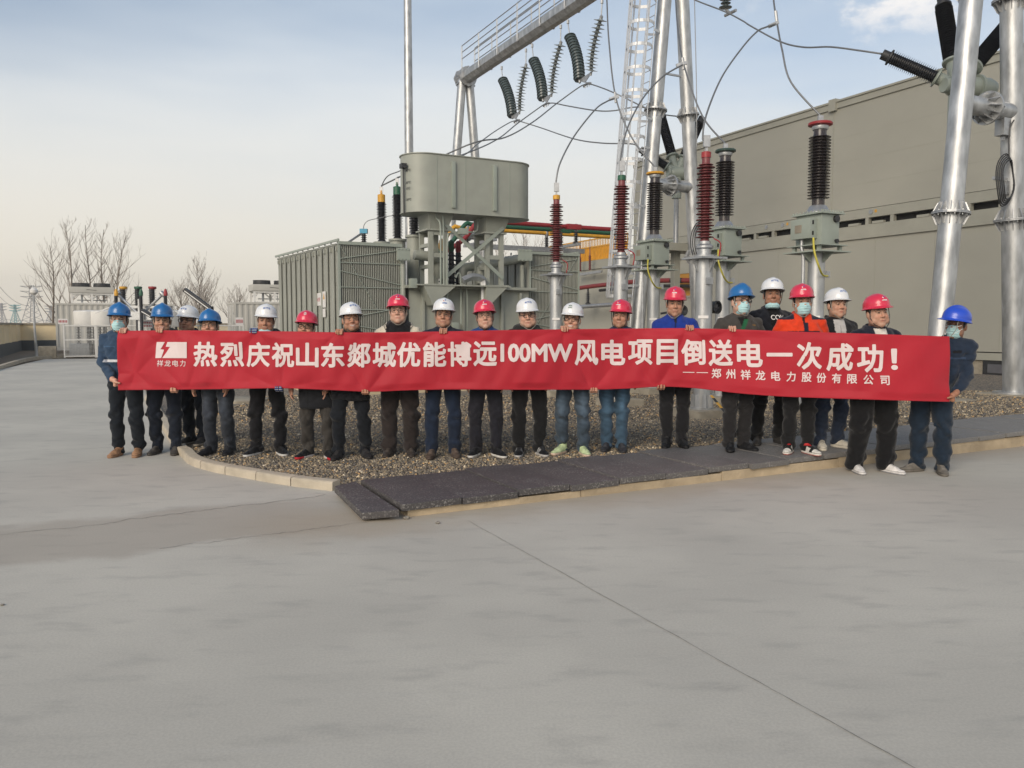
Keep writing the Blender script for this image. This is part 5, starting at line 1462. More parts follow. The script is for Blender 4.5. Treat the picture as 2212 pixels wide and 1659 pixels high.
def cooler(a, b, z, label):
    t = empty('cooling_unit', S(a, b, z), label, 'cooling unit', 'rooftop cooling units on the containers')
    mb = MB(SITE); Lx, Wx = 2.1, 1.3
    for u in (0, Lx / 2 - 0.05, Lx - 0.10):
        for v in (0, Wx - 0.1): mb.box2((a + u, b + v, z), (a + u + 0.10, b + v + 0.10, z + 0.60))
    for v in (0, Wx - 0.1):
        mb.box2((a + 0.001, b + v + 0.005, z + 0.50), (a + Lx - 0.001, b + v + 0.09, z + 0.58))
        for u0, u1 in ((0.08, 0.30), (Lx / 2 - 0.05, Lx / 2 - 0.30), (Lx / 2 + 0.05, Lx / 2 + 0.30), (Lx - 0.08, Lx - 0.30)): mb.bar((a + u0, b + v + 0.05, z + 0.30), (a + u1, b + v + 0.05, z + 0.53), 0.05, 0.05)
    mb.box2((a, b, z - 0.0), (a + Lx, b + 0.08, z + 0.05)); mb.build('frame', M_WHITE, t)
    mb = MB(SITE); mb.box2((a + 0.5, b + 0.5, z + 0.02), (a + 0.6, b + 0.6, z + 0.6)); mb.tube([(a + 0.3, b + 0.6, z + 0.2), (a + 1.8, b + 0.6, z + 0.2)], 0.03, 6); mb.tube([(a + 1.3, b + 0.6, z + 0.05), (a + 1.3, b + 0.6, z + 0.6)], 0.03, 6); mb.tube([(a + 1.7, b + 0.6, z + 0.05), (a + 1.7, b + 0.6, z + 0.6)], 0.025, 6); mb.build('pipework', M_GALV2, t)
    mb = MB(SITE); mb.box2((a - 0.05, b - 0.05, z + 0.60), (a + Lx + 0.05, b + Wx + 0.05, z + 0.93)); cs = mb.build('casing', M_CONT, t, bevel=0.015)
    mb = MB(SITE); mb.bar((a + 0.8, b - 0.055, z + 0.78), (a + 1.3, b - 0.055, z + 0.74), 0.006, 0.025); mb.build('marking', M_DARK, cs)
    for u in (0.52, 1.58):
        mb = MB(SITE); mb.lathe([(0.44, 0.93), (0.45, 0.95), (0.43, 1.12), (0.45, 1.15), (0.43, 1.16), (0.40, 1.13), (0.08, 1.14), (0, 1.14)], (a + u, b + Wx / 2, z), n=24); mb.build('fan', M_DARK, t)
    return t
p = Vector((-25.1, 44.1, 0.10))
a, b, zt = container(p, 6.06, 'corrugated pale grey container behind the two leftmost men', False)
cooler(a + 0.75, b + 0.3, zt, 'white cooling unit with two black fans on the roof of the left container')
p = Vector((-14.0, 40.5, 0.06))
a, b, zt = container(p, 6.06, 'corrugated pale grey container with end doors beside the left radiator bank', True)
cooler(a + 1.0, b + 0.3, zt, 'white cooling unit with two black fans on the roof beside the left radiator bank')
def board(px0, py0, px1, py1, Y, label, rows, on_post=False):
    c = pix((px0 + px1) / 2, (py0 + py1) / 2, Y); w = (px1 - px0) / FPX * Y; h = (py1 - py0) / FPX * Y
    t = empty('sign_board', (c.x, c.y, c.z - h / 2), label, 'sign')
    mb = MB(SITE); a, b, z = to_s(c)
    mb.box((a, b, z), (w, 0.03, h)); mb.build('panel', M_SIGN, t)
    mb = MB(SITE)
    for r in range(rows):
        zz_ = z + h * (0.5 - (r + 0.7) / (rows + 0.4))
        n = 6
        for q in range(n):
            u = a - w * 0.38 + w * 0.76 * q / (n - 1); mb.box((u, b - 0.018, zz_), (w * 0.09, 0.004, h * 0.40 / rows)); mb.box((u, b - 0.0185, zz_), (w * 0.02, 0.003, h * 0.55 / rows))
    mb.build('marking', M_SIGNR, t)
    if on_post:
        mb = MB(); mb.bar((c.x, c.y + 0.03, 0), (c.x, c.y + 0.03, c.z), 0.05, 0.04); mb.build('post', M_WHITE, t)
board(126.5, 688.5, 145, 700, 36.2, 'narrow white notice on top of the white mesh fence', 1, True)
board(306, 692, 328, 709, 35.0, 'white board with red writing between the first two men', 2, True)
board(509, 686, 525, 702, 39.8, 'white board with red writing beside the container doors', 1, True)
# air core reactors
for px_, lab in ((192, 'pale cylindrical reactor on posts left of the leftmost man'), (226, 'pale cylindrical reactor just left of the leftmost man, half behind the first'), (380, 'pale cylindrical reactor behind the second man from the left')):
    c = pix(px_, 690, 37.6); t = empty('air_core_reactor', (c.x, c.y, 0.1), lab, 'reactor', 'cylindrical reactors in front of the left container')
    mb = MB(); mb.lathe([(0.30, 1.40), (0.62, 1.42), (0.64, 1.46), (0.64, 2.12), (0.60, 2.16), (0.0, 2.2)], (c.x, c.y, 0), n=32); mb.build('winding', M_WHITE, t)
    mb = MB()
    for q in range(4):
        an = math.pi / 2 * q + 0.4; x, y = c.x + 0.45 * math.cos(an), c.y + 0.45 * math.sin(an)
        mb.lathe([(0.09, 0.1), (0.09, 0.6)] + sheds(0.05, 0.10, 0, 0.62, 1.36, 6) + [(0.05, 1.42)], (x, y, 0), n=12)
    mb.build('post_insulators', M_DARK, t)
# mesh fence
t0 = pix(137, 740, 36.0); t0.z = 0
M_MESH = mat('mesh_wire', (0.55, 0.55, 0.53), 0.5, 0.2, 0.05, 5)
for k in range(6):
    q = t0 + E1 * (k * 1.30)
    t = empty('mesh_fence_panel', (q.x, q.y, 0.02), ['white framed mesh fence panel at the left end, beside the floodlight pole', 'second white framed mesh fence panel from the left end', 'white framed mesh fence panel behind the leftmost man', 'white framed mesh fence panel behind the second man', 'white framed mesh fence panel behind the black spectacled man in white helmet', 'white framed mesh fence panel nearest the right hand container'][k], 'fence panel', 'white mesh fence panels in the left background')
    mb = MB(SITE); a, b, _ = to_s(q)
    for u in (0.0, 1.24): mb.box2((a + u, b - 0.03, 0.02), (a + u + 0.06, b + 0.03, 1.50))
    for z in (0.06, 0.80, 1.44): mb.box2((a + 0.06, b - 0.025, z), (a + 1.24, b + 0.025, z + 0.06))
    mb.build('frame', M_WHITE, t)
    mb = MB(SITE)
    for u in np.arange(0.10, 1.24, 0.06): mb.box2((a + u, b - 0.004, 0.12), (a + u + 0.010, b + 0.004, 1.44))
    for z in np.arange(0.16, 1.44, 0.06): mb.box2((a + 0.06, b + 0.004, z), (a + 1.24, b + 0.010, z + 0.010))
    mb.build('mesh_infill', M_MESH, t, smooth=False)
    mb = MB(SITE); mb.box((a + 0.62, b + 0.35, 0.38), (0.8, 0.4, 0.55)); 
    if k in (0, 1): tag(mb.build('switch_cabinet', M_GALV2, bevel=0.01), ['grey box seen through the leftmost mesh panel', 'grey box seen through the second mesh panel'][k], 'cabinet')
mb = MB(SITE); q = pix(127, 760, 36.0); a, b, _ = to_s(q); mb.box2((a - 0.8, b, 0), (a - 0.1, b + 0.6, 0.55)); tag(mb.build('concrete_block', M_CONC, bevel=0.02), 'squat concrete block at the left foot of the mesh fence', 'concrete block')
# open-air disconnector with fanned rods
c = pix(301, 690, 34.5); t = empty('outdoor_disconnector', (c.x, c.y, 0.1), 'dark outdoor disconnector with black insulators and rods fanned like a V', 'disconnector')
P5 = lambda X, Y, D=34.5: pix(X / 3.636, (850 + Y / 2.011) / 1.808, D)
mb = MB(); mb.bar(Vector((c.x, c.y, 0.1)), P5(1097, 640), 0.12, 0.12); mb.bar(P5(1010, 700), P5(1390, 705), 0.08, 0.10); mb.bar(P5(1010, 770), P5(1200, 770), 0.30, 0.35); mb.bar(P5(750, 750), P5(860, 705), 0.04, 0.04); mb.bar(P5(1300, 690), P5(1400, 745), 0.04, 0.04); mb.build('frame', M_GALV2, t)
mb = MB(); mb.tube([P5(925, 605), P5(1095, 765)], 0.06, 8); mb.tube([P5(1275, 605), P5(1108, 765)], 0.06, 8); mb.lathe([(0.09, -0.12), (0.12, 0), (0.09, 0.12)], P5(922, 600), (1, 0, 1), 10); mb.lathe([(0.09, -0.12), (0.12, 0), (0.09, 0.12)], P5(1278, 600), (-1, 0, 1), 10); mb.build('switch_rod', M_GALV2, t)
for X, y0, y1, D, m in ((968, 700, 560, 35.6, M_YEL), (1085, 700, 560, 35.6, M_GRN), (1197, 700, 560, 35.6, M_RED), (913, 690, 610, 34.2, M_YEL), (1108, 700, 610, 34.2, M_GRN), (1301, 690, 610, 34.2, M_RED)):
    p0, p1 = P5(X, y0, D), P5(X, y1, D); r = 0.18 if D > 35 else 0.11
    mb = MB(); mb.lathe([(r * 0.6, -1.2)] + sheds(r * 0.6, r, 0, 0.0, p1.z - p0.z, 10) + [(r * 0.5, p1.z - p0.z)], p0, n=16); bo = mb.build('post_insulator', M_PORCB, t)
    mb = MB(); mb.lathe([(r * 0.7, -0.02), (r * 0.95, 0.02), (r * 0.95, 0.10), (0, 0.12)] if D > 35 else [(r * 0.7, -0.02), (r * 0.8, 0.1), (r * 0.4, 0.26), (0, 0.28)], p1, n=14); mb.build('cap', m, bo)
# tilted dark bars
def boom(p0, p1, w, Y, label):
    a, b = pix(*p0, Y), pix(*p1, Y - 0.3); t = empty('boom_bar', (b.x, b.y, 0.05), label, 'boom')
    mb = MB(); mb.bar(a, b, 0.12, w); bo = mb.build('bar', M_DARK, t, bevel=0.01)
    d = (b - a).normalized(); u = Vector((0, 0, 1)) - d * d.z; u.normalize(); nrm = d.cross(u); nrm = nrm if nrm.y < 0 else -nrm
    mb = MB(); mb.bar(a + d * 0.05 + nrm * 0.065 - u * w * 0.1, b - d * 0.05 + nrm * 0.065 - u * w * 0.1, 0.012, w * 0.2, up=u); mb.build('stripe', M_WHITE, bo)
    mb = MB(); mb.tube([(b.x, b.y + 0.1, 0.05), (b.x, b.y + 0.1, b.z + 0.1)], 0.05, 10); mb.build('post', M_DARK, t)
boom((399, 626), (456, 668), 0.15, 28.0, 'long dark bar with white stripe slanting up behind the men in blue helmets')
boom((308, 671), (330, 684), 0.13, 27.0, 'short dark bar with white stripe slanting beside the second blue helmet')
# floodlight pole by the wall
c = pix(79, 765, 38.5); t = empty('lamp_post', (c.x, c.y, 0.0), 'slim grey lamp post with white globe in front of the cream wall', 'lamp post')
top = pix(72, 617, 38.5)
mb = MB(); mb.tube([(c.x, c.y, 0), (c.x - 0.05, c.y, 1.5), (top.x, top.y, top.z)], [0.07, 0.05, 0.04], 10); mb.build('pole', M_GALV, t)
mb = MB(); lm_ = pix(73, 627, 38.5); mb.lathe([(0.06, -0.22), (0.17, -0.12), (0.18, 0.0), (0.10, 0.10), (0.05, 0.14)], lm_, n=16); mb.build('lamp_globe', M_WHITE, t)
# perimeter wall
def pwall(p, q, label, h=1.58):
    t = empty('perimeter_wall', (p + q) / 2, label, 'wall', 'perimeter walls')
    mb = MB(); up = Vector((0, 0, 1))
    hb = 0.62
    mb.bar(p + up * (hb / 2 - 0.05), q + up * (hb / 2 - 0.05), 0.30, hb); mb.build('dark_base', M_NAVYBAND, t)
    mb = MB(); mb.bar(p + up * (hb - 0.05 + (h - hb) / 2), q + up * (hb - 0.05 + (h - hb) / 2), 0.26, h - hb); n = max(2, int((q - p).length / 3.2))
    for k in range(n + 1): mb.bar(p.lerp(q, k / n) + up * (hb - 0.05), p.lerp(q, k / n) + up * (h - 0.06), 0.34, 0.34)
    mb.build('render_panel', M_CREAM, t)
    mb = MB(); mb.bar(p + up * (h - 0.01), q + up * (h - 0.01), 0.42, 0.10); mb.build('coping', M_CONC, t)
cw = pix(42, 764, 48.5); cw.z = 0
pwall(cw, Vector((pix(640, 700, 57).x, 57.0, 0)), 'long cream rear wall with dark base behind the containers')
pwall(cw, cw - E2 * 21, 'cream side wall with dark base running towards the left edge')
# kerb and dirt strip at the far left
mb = MB(SITE); ka, kb = to_s(gnd(96, 776))[:2]
pts = spline([gnd(-20, 803), gnd(30, 787), gnd(60, 779), gnd(96, 775), gnd(180, 772), gnd(300, 770), gnd(480, 769)], 6)
mb = MB()
for p, q in zip(pts, pts[1:]): mb.bar(p + Vector((0, 0, 0.05)), q + Vector((0, 0, 0.05)), 0.14, 0.14)
tag(mb.build('far_kerb', M_KERB, smooth=False), kind='structure')

# ================================================================== winter trees
def bare_tree(base, H, lean, seed, spread, label, group, limbs=26, r0=0.11):
    rg = random.Random(seed)
    t = empty('bare_tree', base, label, 'tree', group)
    trunk, crown = MB(), MB()
    def stem(s): return base + Vector((lean * s * s + 0.25 * math.sin(4 * s + seed), 0.2 * math.sin(3 * s + seed * 2), H * s))
    ts = [stem(q / 14) for q in range(15)]
    trunk.tube(ts, [max(0.02, r0 * (1 - q / 14.6)) for q in range(15)], 7)
    def twig(mb, p, d, L, r, depth):
        pts, q = [p], p
        n = 5
        dd = d.normalized()
        for i in range(n):
            dd = (dd + Vector((rg.gauss(0, .12), rg.gauss(0, .12), 0.16 + rg.gauss(0, .08)))).normalized()
            q = q + dd * (L / n); pts.append(q)
        mb.tube(pts, [max(0.006, r * (1 - 0.85 * i / n)) for i in range(n + 1)], 4, caps=False)
        if depth > 0:
            for i in range(rg.randint(1, 3)):
                k = rg.randint(1, n - 1)
                side = Vector((rg.gauss(0, 1), rg.gauss(0, 1), rg.uniform(0.0, 0.9)))
                twig(crown, pts[k], (pts[k + 1] - pts[k]).normalized() * 0.8 + side.normalized() * 0.75, L * rg.uniform(0.32, 0.55), r * 0.5, depth - 1)
    for i in range(limbs):
        s = 0.22 + 0.76 * (i / limbs) ** 0.9
        az = rg.uniform(0, 2 * math.pi)
        L = spread * (1.15 - s) * rg.uniform(0.7, 1.25) + 0.5
        d = Vector((math.cos(az), math.sin(az), rg.uniform(0.7, 1.3)))
        twig(trunk if i % 5 == 0 else crown, stem(s), d, L, 0.034 * (1.15 - s) + 0.010, 2)
    trunk.build('trunk', M_BARK, t); crown.build('crown', M_TWIG, t)
M_TWIG = mat('winter_twig', (0.36, 0.32, 0.28), 0.9, 0.0, 0.2, 3)
TG = 'bare poplars behind the left container'
for q, (bx_, tx, ty, Y, sp_) in enumerate(((122, 103, 530, 62, 4.0), (151, 139, 482, 60, 3.4), (189, 193, 487, 63, 2.8), (226, 231, 496, 62, 2.8), (257, 269, 507, 61, 3.6))):
    b = pix(bx_, 702, Y); b.z = 0; tp = pix(tx, ty, Y)
    bare_tree(b, tp.z, tp.x - b.x, 11 + q, sp_, ['leftmost bare poplar, leaning left over the container', 'tallest bare poplar with long crooked trunk, second from left', 'slim upright bare poplar behind the left cooling unit', 'slim bare poplar just right of the left cooling unit', 'bare poplar above the disconnector, rightmost of the five'][q], TG)
for q, (bx_, ty, Y, sp_, lab) in enumerate(((424, 572, 66, 3.2, 'bare tree behind the long slanting dark bar'), (392, 622, 64, 3.0, 'low bushy bare tree left of the slanting bar'), (448, 628, 64, 2.8, 'low bushy bare tree right of the slanting bar'), (515, 636, 66, 2.5, 'bare bushy tree top behind the right container'))):
    b = pix(bx_, 702, Y); b.z = 0; bare_tree(b, pix(bx_, ty, Y).z, rg_ if False else 0.2, 31 + q, sp_, lab, 'bare trees between the containers', 40, 0.09)
for q, (bx_, ty, Y, sp_, lab) in enumerate(((1132, 496, 75, 4.5, 'distant bare tree above the right radiator bank'), (1080, 520, 80, 4.0, 'distant bare tree seen through the conservator stand'), (1165, 520, 84, 4.0, 'faint distant bare tree right of the one above the radiators'))):
    b = pix(bx_, 702, Y); b.z = 0; bare_tree(b, pix(bx_, ty, Y).z, 0.2, 51 + q, sp_, lab, 'distant bare trees behind the transformer', 34, 0.12)

# ================================================================== distant pylons and lines
M_PYL = mat('pylon_grey', (0.33, 0.33, 0.33), 0.6, 0.3, 0.1, 1)
def pylon(px_, ytop, Y, w, label, m):
    b = pix(px_, 702, Y); b.z = 0; Hh = pix(px_, ytop, Y).z; mb = MB(); r = Y * 0.00045
    def cr(s, i, j): ww = w * (1 - 0.82 * min(1, s / 0.72)); return b + Vector((i * ww, j * ww, Hh * s))
    for i in (-1, 1):
        for j in (-1, 1): mb.tube([cr(0, i, j), cr(0.72, i, j), cr(1, i * 0.7, j * 0.7)], r, 4)
    for k in range(9):
        s0, s1 = k / 9, (k + 1) / 9
        for j in (-1, 1):
            mb.tube([cr(s0, -1, j), cr(s1, 1, j)], r * 0.6, 4); mb.tube([cr(s0, 1, j), cr(s1, -1, j)], r * 0.6, 4)
    for s in (0.74, 0.86, 0.97):
        for sg in (-1, 1): mb.tube([b + Vector((0, 0, Hh * s)), b + Vector((sg * w * 1.3, 0, Hh * (s + 0.01)))], r * 0.9, 4); mb.tube([b + Vector((0, 0, Hh * (s - 0.05))), b + Vector((sg * w * 1.3, 0, Hh * (s + 0.01)))], r * 0.6, 4)
    tag(mb.build('pylon', m), label, 'pylon', 'distant pylons')
pylon(71, 616, 240, 2.6, 'largest hazy lattice pylon behind the lamp post', M_PYL)
pylon(34, 658, 420, 2.4, 'small teal lattice pylon far left above the wall', mat('teal_pylon', (0.12, 0.35, 0.36), 0.6))
pylon(111, 660, 400, 2.4, 'small hazy pylon left of the leaning poplar', M_PYL)
pylon(5, 655, 430, 2.2, 'small hazy pylon cut by the left edge', M_PYL)
def span(p0, p1, Y0, Y1, sag, r, label):
    a, b = pix(*p0, Y0), pix(*p1, Y1); pts = []
    for k in range(13):
        t = k / 12; q = a.lerp(b, t); q.z -= sag * 4 * t * (1 - t); pts.append(q)
    mb = MB(); mb.tube(pts, r, 4, caps=False); tag(mb.build('power_line', M_PYL), label, 'power line', 'distant power lines')
span((-40, 560), (62, 660), 200, 240, 3, 0.07, 'upper power line sagging in from the left edge to the pylon')
span((-40, 590), (62, 668), 200, 240, 3, 0.06, 'lower power line sagging in from the left edge to the pylon')
span((-20, 686), (140, 689), 300, 330, 1, 0.06, 'power line stretched level above the left wall')

# ================================================================== haze
hz = bpy.data.meshes.new('haze'); bmh = bmesh.new(); bmesh.ops.create_cube(bmh, size=1.0)
bmesh.ops.scale(bmh, vec=(900, 560, 31.0), verts=bmh.verts); bmesh.ops.translate(bmh, vec=(0, 215, 14.0), verts=bmh.verts)
bmh.to_mesh(hz); bmh.free()
mh = bpy.data.materials.new('haze'); mh.use_nodes = True; nh = mh.node_tree.nodes; nh.clear()
vo = nh.new('ShaderNodeVolumePrincipled'); vo.inputs['Density'].default_value = 0.0009; vo.inputs['Color'].default_value = (0.93, 0.92, 0.90, 1); vo.inputs['Anisotropy'].default_value = 0.1
oh = nh.new('ShaderNodeOutputMaterial'); mh.node_tree.links.new(vo.outputs[0], oh.inputs['Volume'])
hz.materials.append(mh); tag(link_mesh('haze', hz), kind='stuff')
# ================================================================== people
M_SKIN = attr_mat('skin', 0.48, 0.05, 60, 0.05, 400, spec=0.4, sss=0.08)
M_CLOTH = attr_mat('cloth', 0.85, 0.13, 22, 0.25, 500, spec=0.2, sheen=0.15)
M_SHOE = attr_mat('shoe', 0.6, 0.12, 40, 0.1, 200)
M_HAIR = mat('black_hair', (0.012, 0.010, 0.009), 0.6, 0, 0.2, 60)
M_MASK = mat('surgical_mask', (0.40, 0.62, 0.64), 0.8, 0, 0.05, 30)
M_STRAP = mat('chin_strap', (0.25, 0.23, 0.20), 0.7, 0, 0.1, 40)
M_FRAME = mat('spectacle_frame', (0.012, 0.010, 0.012), 0.3, 0, 0.1, 40)
M_FRAME2 = mat('thin_metal_frame', (0.16, 0.13, 0.11), 0.3, 0.6, 0.1, 40)
HEL = {'red': mat('red_helmet', (0.60, 0.026, 0.066), 0.30, 0, 0.05, 6, coat=0.3),
       'white': mat('white_helmet', (0.70, 0.71, 0.72), 0.28, 0, 0.03, 6, coat=0.3),
       'blue': mat('blue_helmet', (0.014, 0.125, 0.345), 0.32, 0, 0.06, 6, coat=0.3),
       'royal': mat('royal_blue_helmet', (0.015, 0.065, 0.50), 0.32, 0, 0.06, 6, coat=0.3)}

def smin(a, b, k):
    if k <= 0: return np.minimum(a, b)
    h = np.clip(0.5 + 0.5 * (b - a) / k, 0, 1)
    return b + (a - b) * h - k * h * (1 - h)
class Field:
    def __init__(s, lo, hi, h):
        s.lo = np.array(lo, float); s.h = h
        s.n = np.maximum(4, np.ceil((np.array(hi) - s.lo) / h).astype(int) + 1)
        s.d = np.full(s.n, 0.25, np.float32)
    def region(s, lo, hi):
        i0 = np.clip(np.floor((np.array(lo) - s.lo) / s.h).astype(int), 0, s.n)
        i1 = np.clip(np.ceil((np.array(hi) - s.lo) / s.h).astype(int) + 1, 0, s.n)
        if (i1 <= i0).any(): return None
        ax = [(s.lo[k] + np.arange(i0[k], i1[k]) * s.h).astype(np.float32) for k in range(3)]
        return (slice(i0[0], i1[0]), slice(i0[1], i1[1]), slice(i0[2], i1[2])), ax[0][:, None, None], ax[1][None, :, None], ax[2][None, None, :]
    def put(s, lo, hi, fn, k=0.02, op='add'):
        m = max(k, 0.0) + 3 * s.h
        r = s.region(np.array(lo) - m, np.array(hi) + m)
        if r is None: return
        sl, X, Y, Z = r
        dd = fn(X, Y, Z).astype(np.float32)
        if op == 'add': s.d[sl] = smin(s.d[sl], np.broadcast_to(dd, s.d[sl].shape), k)
        else: s.d[sl] = -smin(-s.d[sl], np.broadcast_to(dd, s.d[sl].shape), k)
    def cap(s, a, b, ra, rb=None, k=0.02, sc=(1, 1, 1), op='add'):
        rb = ra if rb is None else rb
        a, b = np.array(a, float), np.array(b, float); sc = np.array(sc, float)
        rm = max(ra, rb)
        lo = np.minimum(a, b) - rm * sc; hi = np.maximum(a, b) + rm * sc
        A, Bv = a / sc, b / sc; ba = Bv - A; L2 = max(1e-9, float(ba @ ba)); ms = sc.min()
        def fn(X, Y, Z):
            px_, py_, pz_ = X / sc[0] - A[0], Y / sc[1] - A[1], Z / sc[2] - A[2]
            t = np.clip((px_ * ba[0] + py_ * ba[1] + pz_ * ba[2]) / L2, 0, 1)
            return (np.sqrt((px_ - ba[0] * t) ** 2 + (py_ - ba[1] * t) ** 2 + (pz_ - ba[2] * t) ** 2) - (ra + (rb - ra) * t)) * ms
        s.put(lo, hi, fn, k, op)
    def ell(s, c, r, k=0.02, op='add'):
        c, r = np.array(c, float), np.array(r, float)
        def fn(X, Y, Z):
            x, y, z = X - c[0], Y - c[1], Z - c[2]
            k0 = np.sqrt((x / r[0]) ** 2 + (y / r[1]) ** 2 + (z / r[2]) ** 2)
            k1 = np.sqrt((x / r[0] ** 2) ** 2 + (y / r[1] ** 2) ** 2 + (z / r[2] ** 2) ** 2) + 1e-6
            return k0 * (k0 - 1) / k1
        s.put(c - r, c + r, fn, k, op)
    def loft(s, tab, k=0.02, pw=2.3):
        """tab: rows (z, cx, cy, wx, wy), rising z"""
        t = np.array(tab, float)
        lo = [(t[:, 1] - t[:, 3]).min(), (t[:, 2] - t[:, 4]).min(), t[0, 0]]
        hi = [(t[:, 1] + t[:, 3]).max(), (t[:, 2] + t[:, 4]).max(), t[-1, 0]]
        def fn(X, Y, Z):
            cx_, cy_, wx, wy = (np.interp(Z, t[:, 0], t[:, i]).astype(np.float32) for i in (1, 2, 3, 4))
            q = (np.abs((X - cx_) / wx) ** pw + np.abs((Y - cy_) / wy) ** pw) ** (1 / pw)
            d = (q - 1) * np.minimum(wx, wy)
            return np.maximum(d, np.maximum(Z - t[-1, 0], t[0, 0] - Z))
        s.put(lo, hi, fn, k)
    def warp(s, fn):
        r = s.region(s.lo, s.lo + (s.n - 1) * s.h)
        s.d += fn(r[1], r[2], r[3]).astype(np.float32)
    def mesh(s):
        d = s.d
        d[0], d[-1], d[:, 0], d[:, -1], d[:, :, 0], d[:, :, -1] = (np.maximum(q, 0.001) for q in (d[0], d[-1], d[:, 0], d[:, -1], d[:, :, 0], d[:, :, -1]))
        ins = d < 0
        c = ins[:-1, :-1, :-1].astype(np.int8)
        for i, j, k in ((1, 0, 0), (0, 1, 0), (0, 0, 1), (1, 1, 0), (1, 0, 1), (0, 1, 1), (1, 1, 1)):
            c = c + ins[i:ins.shape[0] - 1 + i, j:ins.shape[1] - 1 + j, k:ins.shape[2] - 1 + k]
        act = np.argwhere((c > 0) & (c < 8))
        idx = np.full(c.shape, -1, np.int64); idx[tuple(act.T)] = np.arange(len(act))
        acc = np.zeros((len(act), 3)); cnt = np.zeros(len(act))
        corners = [(i, j, k) for i in (0, 1) for j in (0, 1) for k in (0, 1)]
        dv = {q: d[act[:, 0] + q[0], act[:, 1] + q[1], act[:, 2] + q[2]].astype(float) for q in corners}
        for a in corners:
            for ax in range(3):
                if a[ax] == 0:
                    b = tuple(1 if m == ax else a[m] for m in range(3))
                    da, db = dv[a], dv[b]
                    w = (da < 0) != (db < 0)
                    t = np.where(w, da / np.where(w, da - db, 1), 0)
                    p = np.tile(np.array(a, float), (len(act), 1)); p[:, ax] = t
                    acc += p * w[:, None]; cnt += w
        V = s.lo + (act + acc / np.maximum(cnt, 1)[:, None]) * s.h
        F = []
        for ax in range(3):
            o1, o2 = (ax + 1) % 3, (ax + 2) % 3
            sl0 = [slice(1, -1)] * 3; sl1 = [slice(1, -1)] * 3
            sl0[ax] = slice(0, -1); sl1[ax] = slice(1, None)
            s0, s1 = ins[tuple(sl0)], ins[tuple(sl1)]
            e = np.argwhere(s0 != s1)
            if not len(e): continue
            flip = s0[tuple(e.T)]
            base = e.copy(); base[:, o1] += 1; base[:, o2] += 1
            q = []
            for da, db in ((-1, -1), (0, -1), (0, 0), (-1, 0)):
                g = base.copy(); g[:, o1] += da; g[:, o2] += db
                q.append(idx[tuple(g.T)])
            q = np.stack(q, 1)
            q[~flip] = q[~flip][:, ::-1]
            F.append(q)
        F = np.concatenate(F)
        return V, F[(F >= 0).all(1)]
def np_mesh(name, V, F, m, col=None, parent=None, M=None):
    if M is not None:
        V = V @ np.array(M.to_3x3()).T + np.array(M.translation)
    me = bpy.data.meshes.new(name)
    me.vertices.add(len(V)); me.vertices.foreach_set('co', V.ravel().astype(np.float32))
    me.loops.add(F.size); me.loops.foreach_set('vertex_index', F.ravel().astype(np.int32))
    me.polygons.add(len(F)); me.polygons.foreach_set('loop_start', np.arange(0, F.size, F.shape[1], dtype=np.int32))
    me.polygons.foreach_set('use_smooth', np.ones(len(F), bool))
    me.update(calc_edges=True); me.validate()
    if col is not None:
        at = me.color_attributes.new('col', 'FLOAT_COLOR', 'POINT')
        c4 = np.ones((len(V), 4), np.float32); c4[:, :3] = col
        at.data.foreach_set('color', c4.ravel())
    me.materials.append(m)
    return link_mesh(name, me, parent)
def folds(seed, amp, f=1.0, dirs=None):
    r = np.random.default_rng(seed)
    W = []
    for i in range(7):
        kx, ky, kz = r.uniform(-42, 42) * f, r.uniform(-25, 25) * f, r.choice([-1, 1]) * r.uniform(8, 42) * f
        W.append((kx, ky, kz, r.uniform(0, 6.28), r.uniform(0.4, 1), r.uniform(4, 16), r.uniform(-9, 9)))
    def fn(X, Y, Z):
        s = 0
        for kx, ky, kz, ph, a, q1, q2 in W:
            s = s + a * (0.64 - np.abs(np.sin(0.5 * (kx * X + ky * Y + kz * Z + ph + 1.6 * np.sin(q1 * X + q2 * Z + ph)))))
        return (amp / 1.6) * s
    return fn

def ik(S_, W_, l1, l2, hint):
    S_, W_ = np.array(S_, float), np.array(W_, float)
    d = W_ - S_; L = np.linalg.norm(d)
    if L > (l1 + l2) * 0.995:
        return S_ + d * (l1 / (l1 + l2))
    x = (l1 * l1 - l2 * l2 + L * L) / (2 * L); y = math.sqrt(max(0, l1 * l1 - x * x))
    u = d / L; h = np.array(hint, float); h = h - u * (h @ u); h /= np.linalg.norm(h)
    return S_ + u * x + h * y

# --- the banner's run: depth along the row of men, top and bottom edge in the frame
top_px = [(255, 715), (300, 714), (400, 713.5), (540, 715), (640, 716), (735, 718), (830, 718), (957, 716), (1090, 713), (1240, 711), (1380, 709.5), (1470, 708.5), (1520, 709.5), (1610, 712), (1700, 716), (1850, 720), (1950, 723.5), (2053, 727)]
bot_px = [(257, 843), (330, 842), (450, 841), (605, 838.5), (680, 841), (800, 847), (880, 843), (960, 841.5), (1100, 842), (1290, 842), (1370, 839), (1428, 834.5), (1500, 838), (1585, 849), (1690, 857), (1800, 861), (1900, 864), (2047, 868)]
def pl(tab, x):
    t = np.array(tab, float)
    return np.interp(x, t[:, 0], t[:, 1])
def smooth_pl(tab, x):
    return sum(pl(tab, x + o) for o in (-24, -12, 0, 12, 24)) / 5.0

SK1, SK2, SK3, SK4 = (0.53, 0.325, 0.24), (0.48, 0.28, 0.195), (0.41, 0.225, 0.15), (0.31, 0.16, 0.10)
NAVY, BLK, DKBLUE, DENIM, DENIM2 = (0.012, 0.014, 0.022), (0.008, 0.008, 0.010), (0.016, 0.024, 0.045), (0.045, 0.085, 0.135), (0.055, 0.062, 0.075)
